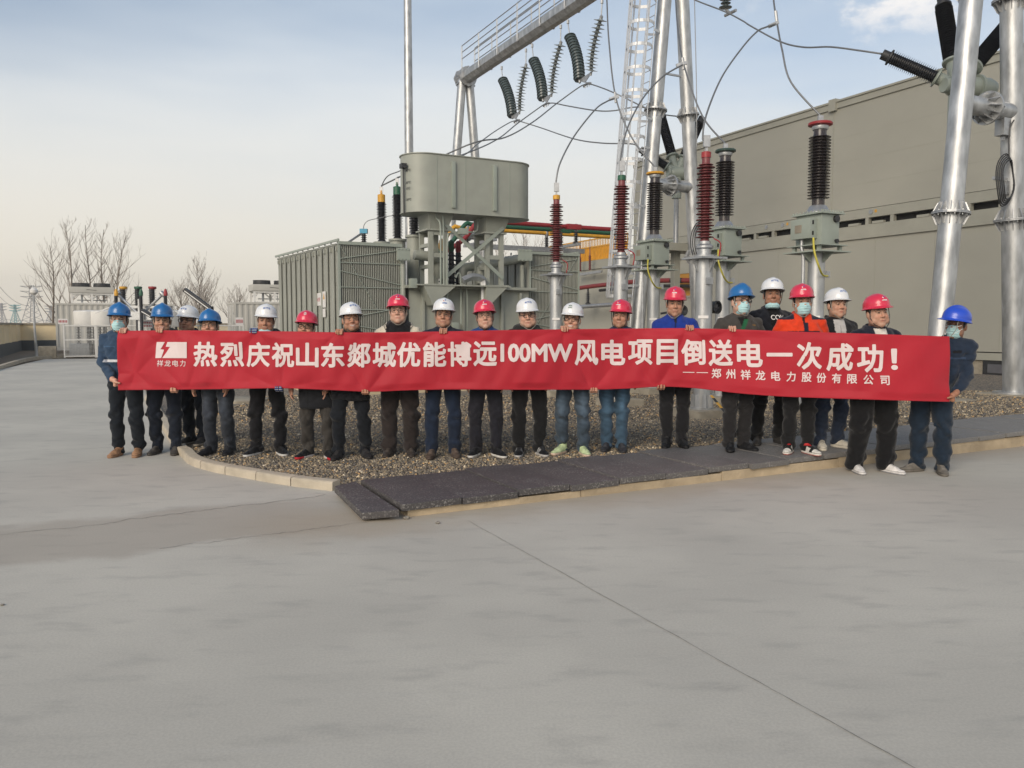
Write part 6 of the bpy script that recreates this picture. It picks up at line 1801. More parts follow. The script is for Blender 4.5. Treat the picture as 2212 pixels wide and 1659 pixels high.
# x toes left/right, y toes, ground, helmet top (x,y), helmet, skin, jacket..., etc.
P = [
 dict(toe=(247, 291), y=988, z=0, top=(256, 653), hel='blue', skin=SK1, jk=(0.028, 0.055, 0.10), tr=(0.006, 0.009, 0.014), sh=(0.36, 0.20, 0.11), so=(0.30, 0.17, 0.10), mask='on', gl='thin', w=1.02, collar='shirt', hem=0.86,
      grips=[('top', 268, 1), ('pinch', 246, 828, -1)], stripe='white',
      label='leftmost person, in a blue denim work jacket with blue helmet and face mask'),
 dict(toe=(331, 374), y=983, z=0, top=(350, 655), hel='blue', skin=SK2, jk=(0.06, 0.068, 0.05), tr=(0.008, 0.012, 0.022), sh=(0.055, 0.05, 0.045), so=(0.05, 0.045, 0.04), gl='thin', w=1.08, collar='hood', hem=0.80, hair=1,
      grips=[('top', 345, -1), ('bot', 376, 1)], tilt=4, mouth='smile',
      label='person in a grey green hooded coat and blue helmet, fingers over the banner edge'),
 dict(toe=(404, 432), y=962, z=0.06, top=(404, 658), hel='white', skin=SK3, jk=BLK, tr=(0.01, 0.014, 0.022), sh=(0.02, 0.018, 0.016), so=(0.25, 0.22, 0.18), gl='thick', w=0.98, collar='stand', txt='优能博远', behind=1,
      label='person in black with white helmet and black spectacles, standing behind two blue helmets'),
 dict(toe=(448, 489), y=990, z='g', top=(452, 667), hel='blue', skin=SK2, jk=(0.10, 0.095, 0.085), tr=(0.020, 0.024, 0.032), sh=(0.010, 0.010, 0.012), so=(0.012, 0.012, 0.014), gl='thin', w=1.02, collar='stand', mouth='grin', fade=1,
      label='short smiling person in blue helmet and dark grey jeans, chin at the banner edge'),
 dict(toe=(548, 602), y=985, z='g', top=(574, 655), hel='white', skin=SK3, jk=BLK, tr=(0.006, 0.006, 0.008), sh=(0.010, 0.010, 0.011), so=(0.55, 0.54, 0.52), mask='chin', w=0.96, collar='hood', txt='优能博远',
      grips=[('top', 548, -1), ('bot', 603, 1)], glove=1, splay=1,
      label='person in black with white helmet, mask under the chin and striped blue gloves'),
 dict(toe=(659, 708), y=996, z='g', top=(659, 669), hel='red', skin=SK2, jk=(0.010, 0.011, 0.014), tr=(0.040, 0.036, 0.032), sh=(0.008, 0.008, 0.009), so=(0.60, 0.55, 0.53), gl='thick', w=0.98, collar='low', coat=0.60, mouth='grin', splay=1, redtip=1, emb='ring',
      label='person with red helmet, black spectacles, long black coat and red tipped black trainers'),
 dict(toe=(728, 786), y=992, z='g', top=(758, 651), hel='white', skin=SK3, jk=(0.010, 0.010, 0.013), tr=(0.007, 0.009, 0.013), sh=(0.018, 0.016, 0.016), so=(0.02, 0.018, 0.018), gl='thin', w=1.0, collar='stand', coat=0.66, mouth='grin', txt='优能博远',
      grips=[('top', 734, -1), ('bot', 790, 1)],
      label='smiling person in white helmet and black mid length coat before the left radiator'),
 dict(toe=(838, 886), y=987, z='g', top=(860, 634), hel='red', skin=SK1, jk=BLK, tr=(0.026, 0.020, 0.019), sh=(0.045, 0.036, 0.030), so=(0.05, 0.04, 0.034), gl='thin', w=1.1, collar='hood', pat='cream', emb='logo', baggy=1,
      label='person in brown trousers and a black jacket with cream striped shoulders, red helmet'),
 dict(toe=(930, 982), y=992, z='g', top=(958, 642), hel='white', skin=SK3, jk=(0.010, 0.014, 0.030), tr=(0.010, 0.018, 0.038), sh=(0.085, 0.06, 0.045), so=(0.07, 0.05, 0.04), gl='thin', w=1.06, collar='low', emb='logow',
      grips=[('top', 958, 1)],
      label='person in navy jacket and trousers, white helmet with a red and blue emblem'),
 dict(toe=(1026, 1073), y=988, z='g', top=(1047, 645), hel='red', skin=SK1, jk=(0.012, 0.055, 0.19), tr=(0.013, 0.013, 0.019), sh=(0.008, 0.008, 0.009), so=(0.60, 0.58, 0.54), gl='thin', w=0.96, collar='stand', emb='logo', splay=1, inner=(0.018, 0.018, 0.022),
      label='person in a blue jacket with high dark collar, red helmet and thin spectacles'),
 dict(toe=(1120, 1168), y=986, z='g', top=(1138, 642), hel='white', skin=SK1, jk=(0.016, 0.016, 0.015), tr=(0.007, 0.007, 0.008), sh=(0.008, 0.008, 0.009), so=(0.42, 0.41, 0.40), gl='thick', w=1.16, jaw=1.12, collar='hood', coat=0.79, txt='优能博远', stripes3=1,
      label='stocky person in black with fur hood, white helmet and thick black spectacles'),
 dict(toe=(1213, 1262), y=985, z='g', top=(1236, 652), hel='white', skin=SK2, jk=(0.012, 0.011, 0.013), tr=(0.040, 0.058, 0.080), sh=(0.50, 0.60, 0.34), so=(0.62, 0.47, 0.37), gl='thick', mask='neck', w=0.95, collar='low', mouth='grin', txt2=('NGA', '南方自动'), fade=1, splay=1,
      grips=[('top', 1219, -1), ('bot', 1283, 1)],
      label='grinning person in a white helmet with green letters, faded jeans and pale green trainers'),
 dict(toe=(1311, 1345), y=978, z='g', top=(1343, 645), hel='red', skin=SK3, jk=(0.012, 0.030, 0.075), tr=(0.042, 0.080, 0.125), sh=(0.03, 0.03, 0.035), so=(0.03, 0.03, 0.035), w=1.02, collar='low', emb='logo', eyes='shut', fade=1, splay=0,
      label='person with closed eyes in a red helmet, dark blue jacket and washed blue jeans'),
 dict(toe=(1442, 1477), y=968, z='s', top=(1458, 617), hel='red', skin=SK3, jk=(0.010, 0.034, 0.23), tr=(0.010, 0.010, 0.012), sh=(0.007, 0.007, 0.008), so=(0.008, 0.008, 0.009), w=1.08, collar='stand', emb='logo',
      grips=[('top', 1490, 1), ('bot', 1428, -1)],
      label='person in a bright royal blue jacket with red helmet and black leather shoes'),
 dict(toe=(1578, 1614), y=975, z='s', top=(1600, 612), hel='blue', skin=SK1, jk=(0.050, 0.046, 0.042), tr=(0.016, 0.015, 0.016), sh=(0.009, 0.009, 0.010), so=(0.012, 0.012, 0.013), mask='on', gl='thick', w=1.08, collar='shirt', inner=(0.008, 0.008, 0.008), pat='greenflap', splay=1,
      grips=[('top', 1583, -1)],
      label='person in a dark grey work shirt with blue helmet, black spectacles and face mask'),
 dict(toe=(1639, 1690), y=962, z='s', top=(1668, 598), hel='white', skin=SK4, jk=(0.010, 0.011, 0.016), tr=(0.008, 0.008, 0.009), sh=(0.035, 0.032, 0.030), so=(0.03, 0.028, 0.026), mask='chin', w=1.10, collar='open', inner=(0.006, 0.006, 0.007), txt='优能博远', behind=1, chest='COV', splay=1,
      label='tallest person, white helmet, black lettered shirt and mask under the chin'),
 dict(toe=(1711, 1749), y=982, z='s', top=(1733, 611), hel='red', skin=SK3, jk=(0.62, 0.045, 0.012), tr=(0.008, 0.008, 0.009), sh=(0.010, 0.010, 0.010), so=(0.62, 0.58, 0.52), mask='on', w=1.12, collar='stand', pat='orange', emb='logo', jordan=1, splay=1,
      label='person in an orange and navy jacket with red helmet and face mask'),
 dict(toe=(1775, 1822), y=971, z='s', top=(1808, 620), hel='white', skin=SK2, jk=(0.009, 0.009, 0.011), tr=(0.020, 0.030, 0.055), sh=(0.60, 0.56, 0.48), so=(0.58, 0.54, 0.46), w=1.02, collar='open', inner=(0.46, 0.45, 0.44), txt='优能博远', behind=1, splay=1, fade=1,
      label='young person in a white helmet, black jacket over pale T-shirt and cream trainers, behind'),
 dict(toe=(1857, 1925), y=1028, z=0, top=(1894, 633), hel='red', skin=SK2, jk=(0.009, 0.012, 0.024), tr=(0.005, 0.005, 0.006), sh=(0.68, 0.65, 0.62), so=(0.62, 0.60, 0.58), w=1.42, jaw=1.2, collar='open', inner=(0.60, 0.57, 0.52), emb='logo', splay=1,
      label='heavy person in a navy jacket and wide black trousers with red helmet and white trainers'),
 dict(toe=(1995, 2034), y=1022, z=0, top=(2078, 661), hel='royal', skin=SK4, jk=(0.014, 0.024, 0.045), tr=(0.010, 0.020, 0.036), sh=(0.15, 0.135, 0.115), so=(0.14, 0.125, 0.105), mask='on', w=1.10, collar='shirt', yaw=-40, hem=0.80, headyaw=-4, foot=1,
      grips=[('thumb', 2056, 742, 1), ('pinch', 2048, 860, 1)], pat='pocket',
      label='rightmost person, turned sideways in dark blue overalls with royal blue helmet and mask'),
]
for p in P:
    xm = (p['toe'][0] + p['toe'][1]) / 2
    z = p['z']
    g = gnd(xm, p['y'], 0.1)
    if z == 'g': z = gz(g.x)
    elif z == 's': z = sz(g.x)
    g = gnd(xm, p['y'], z)
    p['gz'] = z
    p['pos'] = Vector((g.x, g.y + 0.13, z))
    if p.get('yaw'): p['pos'].y -= 0.05
P[12]['pos'].y += 0.05
node = sorted(((q['toe'][0] + q['toe'][1]) / 2, q['pos'].y - 0.30) for q in P if not q.get('behind'))
def banner_Y(px):
    return sum(pl(node, np.asarray(px, float) + o) for o in range(-120, 121, 20)) / 13.0
for p in P:
    xm = (p['toe'][0] + p['toe'][1]) / 2
    if not p.get('behind'):
        p['pos'].y = max(p['pos'].y, float(banner_Y(p['top'][0])) + (0.27 + 0.05 * (p['w'] - 1)))
    p['pos'].x = (xm - CXP) / FPX * p['pos'].y
    z = p['gz']
    p['stance'] = max(0.085, (p['toe'][1] - p['toe'][0]) / 2 / FPX * p['pos'].y)
    t = pix(p['top'][0], p['top'][1], p['pos'].y)
    p['H'] = t.z - z - 0.062
    p['lx'] = t.x - p['pos'].x
GRIPPX = []
for p in P:
    for g in p.get('grips', []):
        GRIPPX.append((g[1], {'top': 0.0, 'bot': 1.0}.get(g[0], (g[2] - 727) / 140 if len(g) > 3 else 0)))
def banner_pt(px, t, lift=0.0):
    """px: frame column that the cloth passes, t: 0 top edge .. 1 bottom edge; returns arrays (x,y,z)"""
    px = np.asarray(px, float); t = np.asarray(t, float)
    Yb = banner_Y(px)
    tp, bt = smooth_pl(top_px, px), smooth_pl(bot_px, px)
    py = tp + (bt - tp) * t
    u, v = (px - CXP) / FPX, -(py - CYP) / FPX
    dy, dz = cp + v * sp, -sp + v * cp
    s = Yb / dy
    x, y, z = u * s, Yb.copy() if hasattr(Yb, 'copy') else Yb, CAMZ + dz * s
    L = x                                            # metres along
    ty = t * 0.62
    w = 0.014 * np.sin(5.1 * L + 2.0 + 3.0 * ty) + 0.006 * np.sin(11.0 * L - 9.0 * ty + 1.0) + 0.004 * np.sin(23 * L + 14 * ty + 2 * np.sin(4 * L))
    w = w + 0.012 * np.sin(3.3 * L - 4.5 * ty)
    for gx, gt in GRIPPX:                            # tension folds fanning out of every hand
        g = (gx - CXP) / FPX * 8.4; dxx = L - g; dtt = ty - gt * 0.62
        r = np.sqrt(dxx ** 2 + dtt ** 2) + 1e-4
        ang = np.arctan2(dxx, np.abs(dtt) + 0.02)
        w = w + 0.044 * (0.5 - np.abs(np.sin(ang * 2.6 + gx))) * np.clip(r / 0.22, 0, 1) * np.exp(-r / 0.34)
    env = np.clip(np.minimum(t, 1 - t) / 0.12, 0.25, 1)
    y = y + w * env - lift
    return x, y, z
def banner_y_at(px, t):
    return [float(q) for q in banner_pt(np.array([px]), np.array([t]))[1]][0]

def head_color(V, hs, spec):
    """colour per vertex in head space (x right, -y forward, z up)"""
    x, y, z = V[:, 0] / hs, V[:, 1] / hs, V[:, 2] / hs
    n = len(V)
    base = np.array(spec['skin'])
    col = np.tile(base, (n, 1))
    front = y < -0.045
    def blend(mask, c, a):
        w = (np.clip(mask, 0, 1) * a)[:, None]
        col[:] = col * (1 - w) + np.array(c) * w
    g = lambda d, s: np.exp(-(d / s) ** 2)
    ax = np.abs(x)
    blend(g(ax - 0.042, 0.022) * g(z + 0.028, 0.02) * front, base * np.array((1.12, 0.82, 0.78)), 0.55)     # cheeks
    blend(g(ax, 0.02) * g(z + 0.02, 0.018) * (y < -0.085), base * np.array((1.1, 0.85, 0.8)), 0.5)
    brow = g(ax - 0.033, 0.017) * g(z - 0.034 + 0.12 * np.abs(ax - 0.030), 0.0055) * front
    blend(np.clip(brow * 1.5, 0, 1), (0.02, 0.014, 0.012), 0.85)
    if spec.get('eyes') == 'shut' or spec.get('mouth') == 'grin':
        blend(np.clip(1.3 * g(ax - 0.031, 0.014) * g(z - 0.011, 0.004), 0, 1) * front, (0.04, 0.022, 0.018), 0.85)
    else:
        blend(np.clip(1.3 * g(ax - 0.031, 0.015) * g(z - 0.0125, 0.0055), 0, 1) * front, (0.05, 0.03, 0.026), 0.7)
        blend(np.clip(1.6 * g(ax - 0.031, 0.0065) * g(z - 0.012, 0.006), 0, 1) * front, (0.010, 0.008, 0.008), 0.95)
    lip = base * np.array((0.95, 0.50, 0.52))
    m = spec.get('mouth')
    if m in ('smile', 'grin'):
        wz = 0.009 if m == 'grin' else 0.005
        cz = -0.060 + 9.0 * x * x
        blend(np.clip(1.4 * g(x, 0.030) * g(z - cz, wz + 0.005), 0, 1) * (y < -0.06), lip, 0.8)
        blend(np.clip(1.6 * g(x, 0.021) * g(z - cz, wz * 0.75), 0, 1) * (y < -0.06), (0.55, 0.50, 0.45), 0.95)
    else:
        blend(np.clip(1.3 * g(x, 0.021) * g(z + 0.062, 0.008), 0, 1) * (y < -0.06), lip, 0.75)
        blend(np.clip(1.5 * g(x, 0.022) * g(z + 0.0615, 0.0028), 0, 1) * (y < -0.06), base * 0.25, 0.7)
    if spec['skin'] in (SK3, SK4):
        blend(np.clip(g(z + 0.09, 0.03) + g(z + 0.05, 0.01), 0, 1) * (ax < 0.05) * front, base * np.array((0.8, 0.78, 0.8)), 0.35)
    return col

def helmet(M, spec, parent, seed):
    """dome, ridge, brim and peak as one shell, in head space through M"""
    nt, np_ = 40, 26
    tilt = R(-4)
    def surf(th, ph):                                # th around (0 = front), ph 0 crown .. pi/2 rim
        rx, ry, rz = 0.107, 0.128, 0.109
        s_, c_ = math.sin(ph), math.cos(ph)
        e = 0.86
        s_, c_ = max(0.0, s_) ** e, max(0.0, c_) ** e
        x, y, z = rx * s_ * math.sin(th), -ry * s_ * math.cos(th) + 0.008, rz * c_
        if ph < 1.35:                                # raised V ridge over the crown
            rid = math.exp(-(x / 0.024) ** 2) * (0.010 if spec['hel'] in ('blue', 'royal') else 0.007) * min(1, (1.40 - ph) / 0.3)
            if spec['hel'] in ('blue', 'royal'):
                rid += 0.010 * max(0, 1 - abs(x) / 0.05) * max(0.0, 1 - ph / 0.9)
            z += rid
            x += 0.003 * math.exp(-((abs(x) - 0.045) / 0.012) ** 2) * math.copysign(1, x) * min(1, (1.40 - ph) / 0.4)
        return Vector((x, y, z))
    vs, fs = [], []
    for i in range(np_ + 1):
        for k in range(nt):
            vs.append(surf(2 * math.pi * k / nt, max(0.02, (math.pi / 2) * i / np_)))
    def ring(out, dz, front, fz):
        for k in range(nt):
            th = 2 * math.pi * k / nt
            p = surf(th, math.pi / 2)
            r = Vector((p.x, p.y - 0.008, 0)).normalized()
            w = max(0, math.cos(th)) ** 2.2
            vs.append(p + r * (out + front * w) + Vector((0, 0, dz + fz * w)))
    ring(0.003, -0.010, 0.0, 0.0)
    ring(0.008, -0.016, 0.016, -0.002)
    ring(0.011, -0.018, 0.030, -0.007)
    ring(0.0105, -0.0215, 0.029, -0.0095)
    ring(-0.002, -0.014, 0.0, -0.006)
    ring(-0.008, 0.03, 0.0, 0.0)
    rows = np_ + 7
    for i in range(rows - 1):
        for k in range(nt):
            a, b = i * nt + k, i * nt + (k + 1) % nt
            fs.append((a, a + nt, b + nt, b))
    fs.append(tuple(range(nt)))
    T = M @ Matrix.Translation((0, 0, 0.070)) @ Matrix.Rotation(tilt, 4, 'X')
    mb = MB(T); mb.add(vs, fs)
    h = mb.build('helmet', HEL[spec['hel']], parent, angle=55)
    # chin straps
    mb = MB(M)
    for sx in (-1, 1):
        if spec.get('mask') == 'on' and False: continue
        mb.tube([(sx * 0.094, -0.03, 0.055), (sx * 0.083 * spec.get('jaw', 1), -0.035, -0.03), (sx * 0.062 * spec.get('jaw', 1), -0.055, -0.09), (sx * 0.02, -0.080, -0.128), (0, -0.085, -0.131)], 0.0035, 6)
    mb.build('chin_strap', M_STRAP if seed % 3 else M_FRAME, h)
    # marks on the front of the shell
    def paint(poly_or_text, name, m, cx_, cz_, hgt, bold=0.02):
        if isinstance(poly_or_text, str): v2, f2 = text_mesh(poly_or_text, 1.0, bold)
        else:
            v2 = np.array([(q[0], q[1], 0) for q in poly_or_text[0]], float); f2 = poly_or_text[1]
        k_ = hgt / max(1e-6, v2[:, 1].max() - v2[:, 1].min())
        out = []
        for q in v2:
            th = (q[0] * k_ + cx_) / 0.118; zz = min(0.98, max(0.05, (q[1] * k_ + cz_) / 0.118))
            ph = math.acos(zz ** (1 / 0.86)) if zz < 1 else 0
            s0 = surf(th, ph)
            nr = Vector((s0.x / 0.112 ** 2, (s0.y - 0.008) / 0.134 ** 2, s0.z / 0.118 ** 2)).normalized()
            out.append(s0 + nr * 0.0022)
        mb_ = MB(T); mb_.add(out, f2)
        mb_.build(name, m, h, smooth=False)
    if spec.get('txt'): paint(spec['txt'], 'lettering', M_BLUEINK, 0, 0.063, 0.021, 0.03)
    if spec.get('txt2'):
        paint(spec['txt2'][0], 'lettering', M_GRN, 0, 0.066, 0.016, 0.03); paint(spec['txt2'][1], 'lettering', M_GRN, 0, 0.047, 0.012, 0.02)
    if spec.get('emb') in ('logo', 'logow'):
        red, wht = M_SIGNR, M_SIGN
        d = 0.5
        paint(([(0, 0.95), (0.55, 0.3), (0.15, -0.2), (-0.4, 0.45)], [(0, 3, 2, 1)]), 'emblem', M_BLUEINK, 0.008, 0.068, 0.020)
        paint(([(-0.15, 0.5), (-0.75, 0.1), (-0.1, -0.55), (0.1, -0.1), (-0.3, 0.15)], [(0, 1, 4), (1, 2, 3, 4)]), 'emblem', red if spec['hel'] == 'white' else wht, -0.006, 0.066, 0.019)
        paint('中国电建', 'lettering', M_BLUEINK if spec['hel'] == 'white' else wht, 0, 0.043, 0.0135, 0.03)
    if spec.get('emb') == 'ring':
        o_ = [(math.cos(a), math.sin(a)) for a in [i * math.pi / 10 for i in range(20)]]
        pts_ = o_ + [(x * 0.78, y * 0.78) for x, y in o_]
        paint((pts_, [(i, (i + 1) % 20, 20 + (i + 1) % 20, 20 + i) for i in range(20)]), 'emblem', M_SIGN, 0, 0.062, 0.032)
        bars = []
        fb_ = []
        for q, (x0, x1, y0, y1) in enumerate([(-0.5, -0.36, -0.5, 0.5), (-0.2, -0.06, -0.5, 0.5), (0.08, 0.22, -0.5, 0.5), (0.36, 0.5, -0.5, 0.5), (-0.5, 0.5, 0.5, 0.62)]):
            bars += [(x0, y0), (x1, y0), (x1, y1), (x0, y1)]; fb_.append(tuple(4 * q + j for j in range(4)))
        paint((bars, fb_), 'emblem', M_SIGN, 0, 0.062, 0.020)
    return h

def make_person(i, p):
    rs = np.random.default_rng(100 + i)
    H = p['H']; s = H / 1.70; w = p['w']; yaw = R(p.get('yaw', 0))
    pos = p['pos']
    yaw += R(rs.uniform(-9, 9)) if not p.get('yaw') else 0
    Mw = Matrix.Rotation(yaw, 4, 'Z')
    inv = Mw.to_3x3().inverted()
    def loc(v):                                       # world point -> body space
        return np.array(inv @ (Vector(v) - pos))
    lean = np.array(inv @ Vector((p['lx'], 0, 0)))
    fwd = 0.0 if not p.get('yaw') else -0.06
    def sh(z):                                        # how far the spine has moved over at height z
        t = min(1, max(0, (z - 0.75 * s) / (H - 0.75 * s)))
        return lean[0] * t, lean[1] * t + fwd * t
    st = p['stance']
    hipz, kneez = 0.87 * s, 0.47 * s
    # joints
    shx, shy = sh(1.38 * s)
    SHZ = 1.348 * s
    swid = 0.178 * s * (0.75 + 0.25 * w) * 1.03
    shoulders = {-1: np.array((shx - swid, shy + 0.01, SHZ)), 1: np.array((shx + swid, shy + 0.01, SHZ))}
    hx, hy = sh(1.58 * s)
    hs = 1.10 * (0.6 + 0.4 * s)
    HC = np.array((hx, hy - 0.015, H + 0.062 - 0.190 * hs))
    # hands
    tb = lambda px: (float(smooth_pl(top_px, px)), float(smooth_pl(bot_px, px)))
    hands = {}
    for g in p.get('grips', []):
        kind, px = g[0], g[1]
        sd = g[-1]
        t0, b0 = tb(min(max(px, 257), 2050))
        if kind == 'top': t = 0.0
        elif kind == 'bot': t = 1.0
        else: t = (g[2] - t0) / (b0 - t0)
        pxx = min(max(px, 257), 2048)
        x, y, z = banner_pt(np.array([pxx]), np.array([t]))
        hands[sd] = (kind, Vector((float(x[0]), float(y[0]), float(z[0]))))
    wr = {}
    fing = []
    Yd = np.array(inv @ Vector((0, 1, 0))); Xd = np.array(inv @ Vector((1, 0, 0))); Zd = np.array((0, 0, 1.0))
    for sd in (-1, 1):
        if sd in hands:
            kind, G = hands[sd]; G = loc(G)
            if kind in ('top', 'bot'):
                O = Zd if kind == 'top' else -Zd
                lat = Xd
                for q in range(4):
                    o = (q - 1.5) * 0.0205
                    ln = (0.9, 1.05, 1.0, 0.75)[q if sd > 0 else 3 - q] * (0.9 + 0.2 * rs.random())
                    lx_ = rs.uniform(-0.003, 0.003)
                    a = G + lat * o * 0.95 + Yd * 0.046 - O * 0.004
                    b = G + lat * (o + lx_) + Yd * 0.012 + O * (0.024 + 0.006 * rs.random())
                    c = G + lat * (o + lx_ * 2) - Yd * 0.014 + O * 0.010
                    e = G + lat * (o * 0.93 + lx_ * 2) - Yd * 0.018 - O * 0.020 * ln
                    fing.append((sd, [(a, b, 0.0105, 0.0098), (b, c, 0.0098, 0.009), (c, e, 0.009, 0.0075)]))
                pc = G + Yd * 0.058 - O * 0.035
                fing.append((sd, [(G + lat * -0.027 + Yd * 0.050 - O * 0.010, G + lat * 0.027 + Yd * 0.050 - O * 0.010, 0.014, 0.014),
                                  (G + lat * -0.022 + Yd * 0.060 - O * 0.05, G + lat * 0.022 + Yd * 0.060 - O * 0.05, 0.017, 0.017),
                                  (G + Yd * 0.056 - O * 0.015, G + Yd * 0.062 - O * 0.085, 0.022, 0.024)]))
                tl = lat * (-sd * 0.036)
                fing.append((sd, [(G + Yd * 0.056 - O * 0.05 + tl * 0.8, G + Yd * 0.034 - O * 0.034 + tl * 1.3, 0.013, 0.011), (G + Yd * 0.034 - O * 0.034 + tl * 1.3, G + Yd * 0.020 - O * 0.012 + tl * 1.15, 0.011, 0.009)]))
                W_ = G + Yd * 0.070 - O * 0.105
                if kind == 'bot': W_ = G + Yd * 0.075 + Zd * 0.03 + Zd * 0.06
            else:                                     # hand beside the end of the banner, thumb in front
                O = Xd * sd
                back = O * 0.032 - Yd * 0.0
                for q in range(4):
                    o = (q - 1.5) * 0.019
                    a = G + O * 0.040 + Zd * (0.012 - o * 0.9) + Yd * 0.004
                    b = G + O * 0.014 - Zd * o + Yd * 0.026
                    c = G - O * 0.012 - Zd * o + Yd * 0.018
                    fing.append((sd, [(a, b, 0.0115, 0.0105), (b, c, 0.0105, 0.009)]))
                fing.append((sd, [(G + O * 0.035 + Zd * 0.035 - Yd * 0.004, G + O * 0.045 - Zd * 0.022 + Yd * 0.002, 0.020, 0.018),
                                  (G + O * 0.045 + Zd * 0.03, G + O * 0.075 + Zd * 0.045 + Yd * 0.01, 0.024, 0.027)]))
                fing.append((sd, [(G + O * 0.036 + Zd * 0.02 - Yd * 0.022, G + O * 0.006 + Zd * 0.012 - Yd * 0.026, 0.013, 0.011), (G + O * 0.006 + Zd * 0.012 - Yd * 0.026, G - O * 0.018 + Zd * 0.004 - Yd * 0.020, 0.011, 0.009)]))
                W_ = G + O * 0.095 + Zd * 0.065 + Yd * 0.03
                if kind == 'thumb': W_ = G + O * 0.06 - Zd * 0.07 + Yd * 0.03
            wr[sd] = W_
        else:                                         # arm hangs or reaches down behind the banner
            S0 = shoulders[sd]
            if p.get('behind'):
                wr[sd] = S0 + np.array((sd * 0.06, -0.06, -0.50 * s))
            else:
                wr[sd] = S0 + np.array((sd * 0.02, -0.09, -0.47 * s))
            W_ = wr[sd]
            for q in range(4):
                o = (q - 1.5) * 0.019
                a = W_ + np.array((0, o * 0.95 - 0.01, -0.085)); b = a + np.array((-sd * 0.006, -0.004, -0.032)); c = b + np.array((-sd * 0.016, -0.004, -0.030))
                fing.append((sd, [(a, b, 0.010, 0.009), (b, c, 0.009, 0.0078)]))
            fing.append((sd, [(W_ + np.array((0, 0.016, -0.075)), W_ + np.array((0, -0.034, -0.075)), 0.014, 0.014), (W_, W_ + np.array((0, -0.008, -0.065)), 0.024, 0.022)]))
            fing.append((sd, [(W_ + np.array((-sd * 0.01, -0.03, -0.03)), W_ + np.array((-sd * 0.02, -0.05, -0.07)), 0.012, 0.011), (W_ + np.array((-sd * 0.02, -0.05, -0.07)), W_ + np.array((-sd * 0.022, -0.052, -0.10)), 0.011, 0.009)]))
    elb = {}
    for sd in (-1, 1):
        elb[sd] = ik(shoulders[sd], wr[sd], 0.295 * s, 0.265 * s, (sd * 0.8, 0.5, -0.9) if not p.get('yaw') else (sd * 0.15, 0.7, -0.8))
    fo_ = rs.uniform(-0.035, 0.035)
    ank = {-1: np.array((-st * 0.95, 0.03 + fo_, 0.085 * s)), 1: np.array((st * 0.95, 0.03 - fo_, 0.085 * s))}
    if p.get('yaw'):
        ank = {-1: np.array((-0.10, -0.01, 0.085)), 1: np.array((0.12, 0.02, 0.085))}
    bend = rs.choice([-1, 1]); kb = rs.uniform(0.0, 0.045)
    knee = {sd: np.array((ank[sd][0] * 0.92 + sd * (0.008 + 0.35 * kb * (sd == bend)), -0.012 - kb * (sd == bend), kneez)) for sd in (-1, 1)}
    hip = {sd: np.array((sd * 0.088 * s * (0.5 + 0.5 * w), 0.01, hipz)) for sd in (-1, 1)}
    tw = (0.62 + 0.38 * w)
    # ---------------- body: one continuous skin
    allp = np.array(list(wr.values()) + list(elb.values()) + list(ank.values()) + list(shoulders.values()))
    lo = np.minimum(allp.min(0) - 0.16, (-0.3, -0.25, -0.01)); hi = np.maximum(allp.max(0) + 0.16, (0.3, 0.22, HC[2] + 0.16))
    fb = Field(lo, hi, 0.0085)
    fb.loft([(0.86 * s, 0, 0.01, 0.12 * s * tw, 0.08 * tw), (0.95 * s, 0, 0.01, 0.13 * s * tw, 0.088 * tw), (1.08 * s, sh(1.08 * s)[0], sh(1.08 * s)[1], 0.12 * s * tw, 0.08 * tw),
             (1.28 * s, sh(1.28 * s)[0], sh(1.28 * s)[1], 0.135 * s * tw, 0.085 * tw), (1.40 * s, shx, shy, 0.07 * s, 0.055)], 0.03)
    nk = (hx * 0.6 + shx * 0.4, HC[1] + 0.035, HC[2] - 0.10)
    fb.cap((shx, shy + 0.01, 1.40 * s), nk, 0.062, 0.057, 0.03)
    for sd in (-1, 1):
        fb.cap((shx, shy, SHZ), shoulders[sd] + np.array((-sd * 0.02, 0, -0.02)), 0.044, 0.036, 0.03)
        fb.cap(shoulders[sd] + np.array((-sd * 0.02, 0, -0.02)), elb[sd], 0.036, 0.030, 0.02); fb.cap(elb[sd], wr[sd], 0.030, 0.025, 0.015)
        fb.cap(hip[sd], knee[sd], 0.060 * tw, 0.040, 0.03); fb.cap(knee[sd], ank[sd], 0.040, 0.032, 0.02)
        fb.cap(ank[sd], ank[sd] + np.array((0, -0.045, -0.035 * s)), 0.032, 0.020, 0.02)
    fb.ell(HC + np.array((0, 0.012, 0.02)) * hs, np.array((0.07, 0.085, 0.085)) * hs, 0.02)
    V1, F1 = fb.mesh()
    C1 = np.tile(np.array(p['skin']), (len(V1), 1))
    # head, finer
    Hy = Matrix.Rotation(R(p.get('headyaw', 0) + (rs.uniform(-13, 13) if i not in (18, 19) else -3)), 4, 'Z') @ Matrix.Rotation(R(rs.uniform(-7, 3)), 4, 'X') @ Matrix.Rotation(R(p.get('tilt', 0) + rs.uniform(-5, 5)), 4, 'Y')
    fh = Field((-0.12, -0.135, -0.165), (0.12, 0.125, 0.14), 0.0044)
    jw = p.get('jaw', 1.0) * (0.94 + 0.05 * w) * rs.uniform(0.97, 1.03); jl = rs.uniform(0.96, 1.05)
    fh.ell((0, 0.014, 0.030), (0.077, 0.094, 0.092), 0)
    fh.ell((0, -0.018, -0.034), (0.066 * jw, 0.074, 0.084 * jl), 0.025)
    fh.ell((0, -0.066, -0.095 * jl), (0.026 * jw, 0.024, 0.022), 0.03)
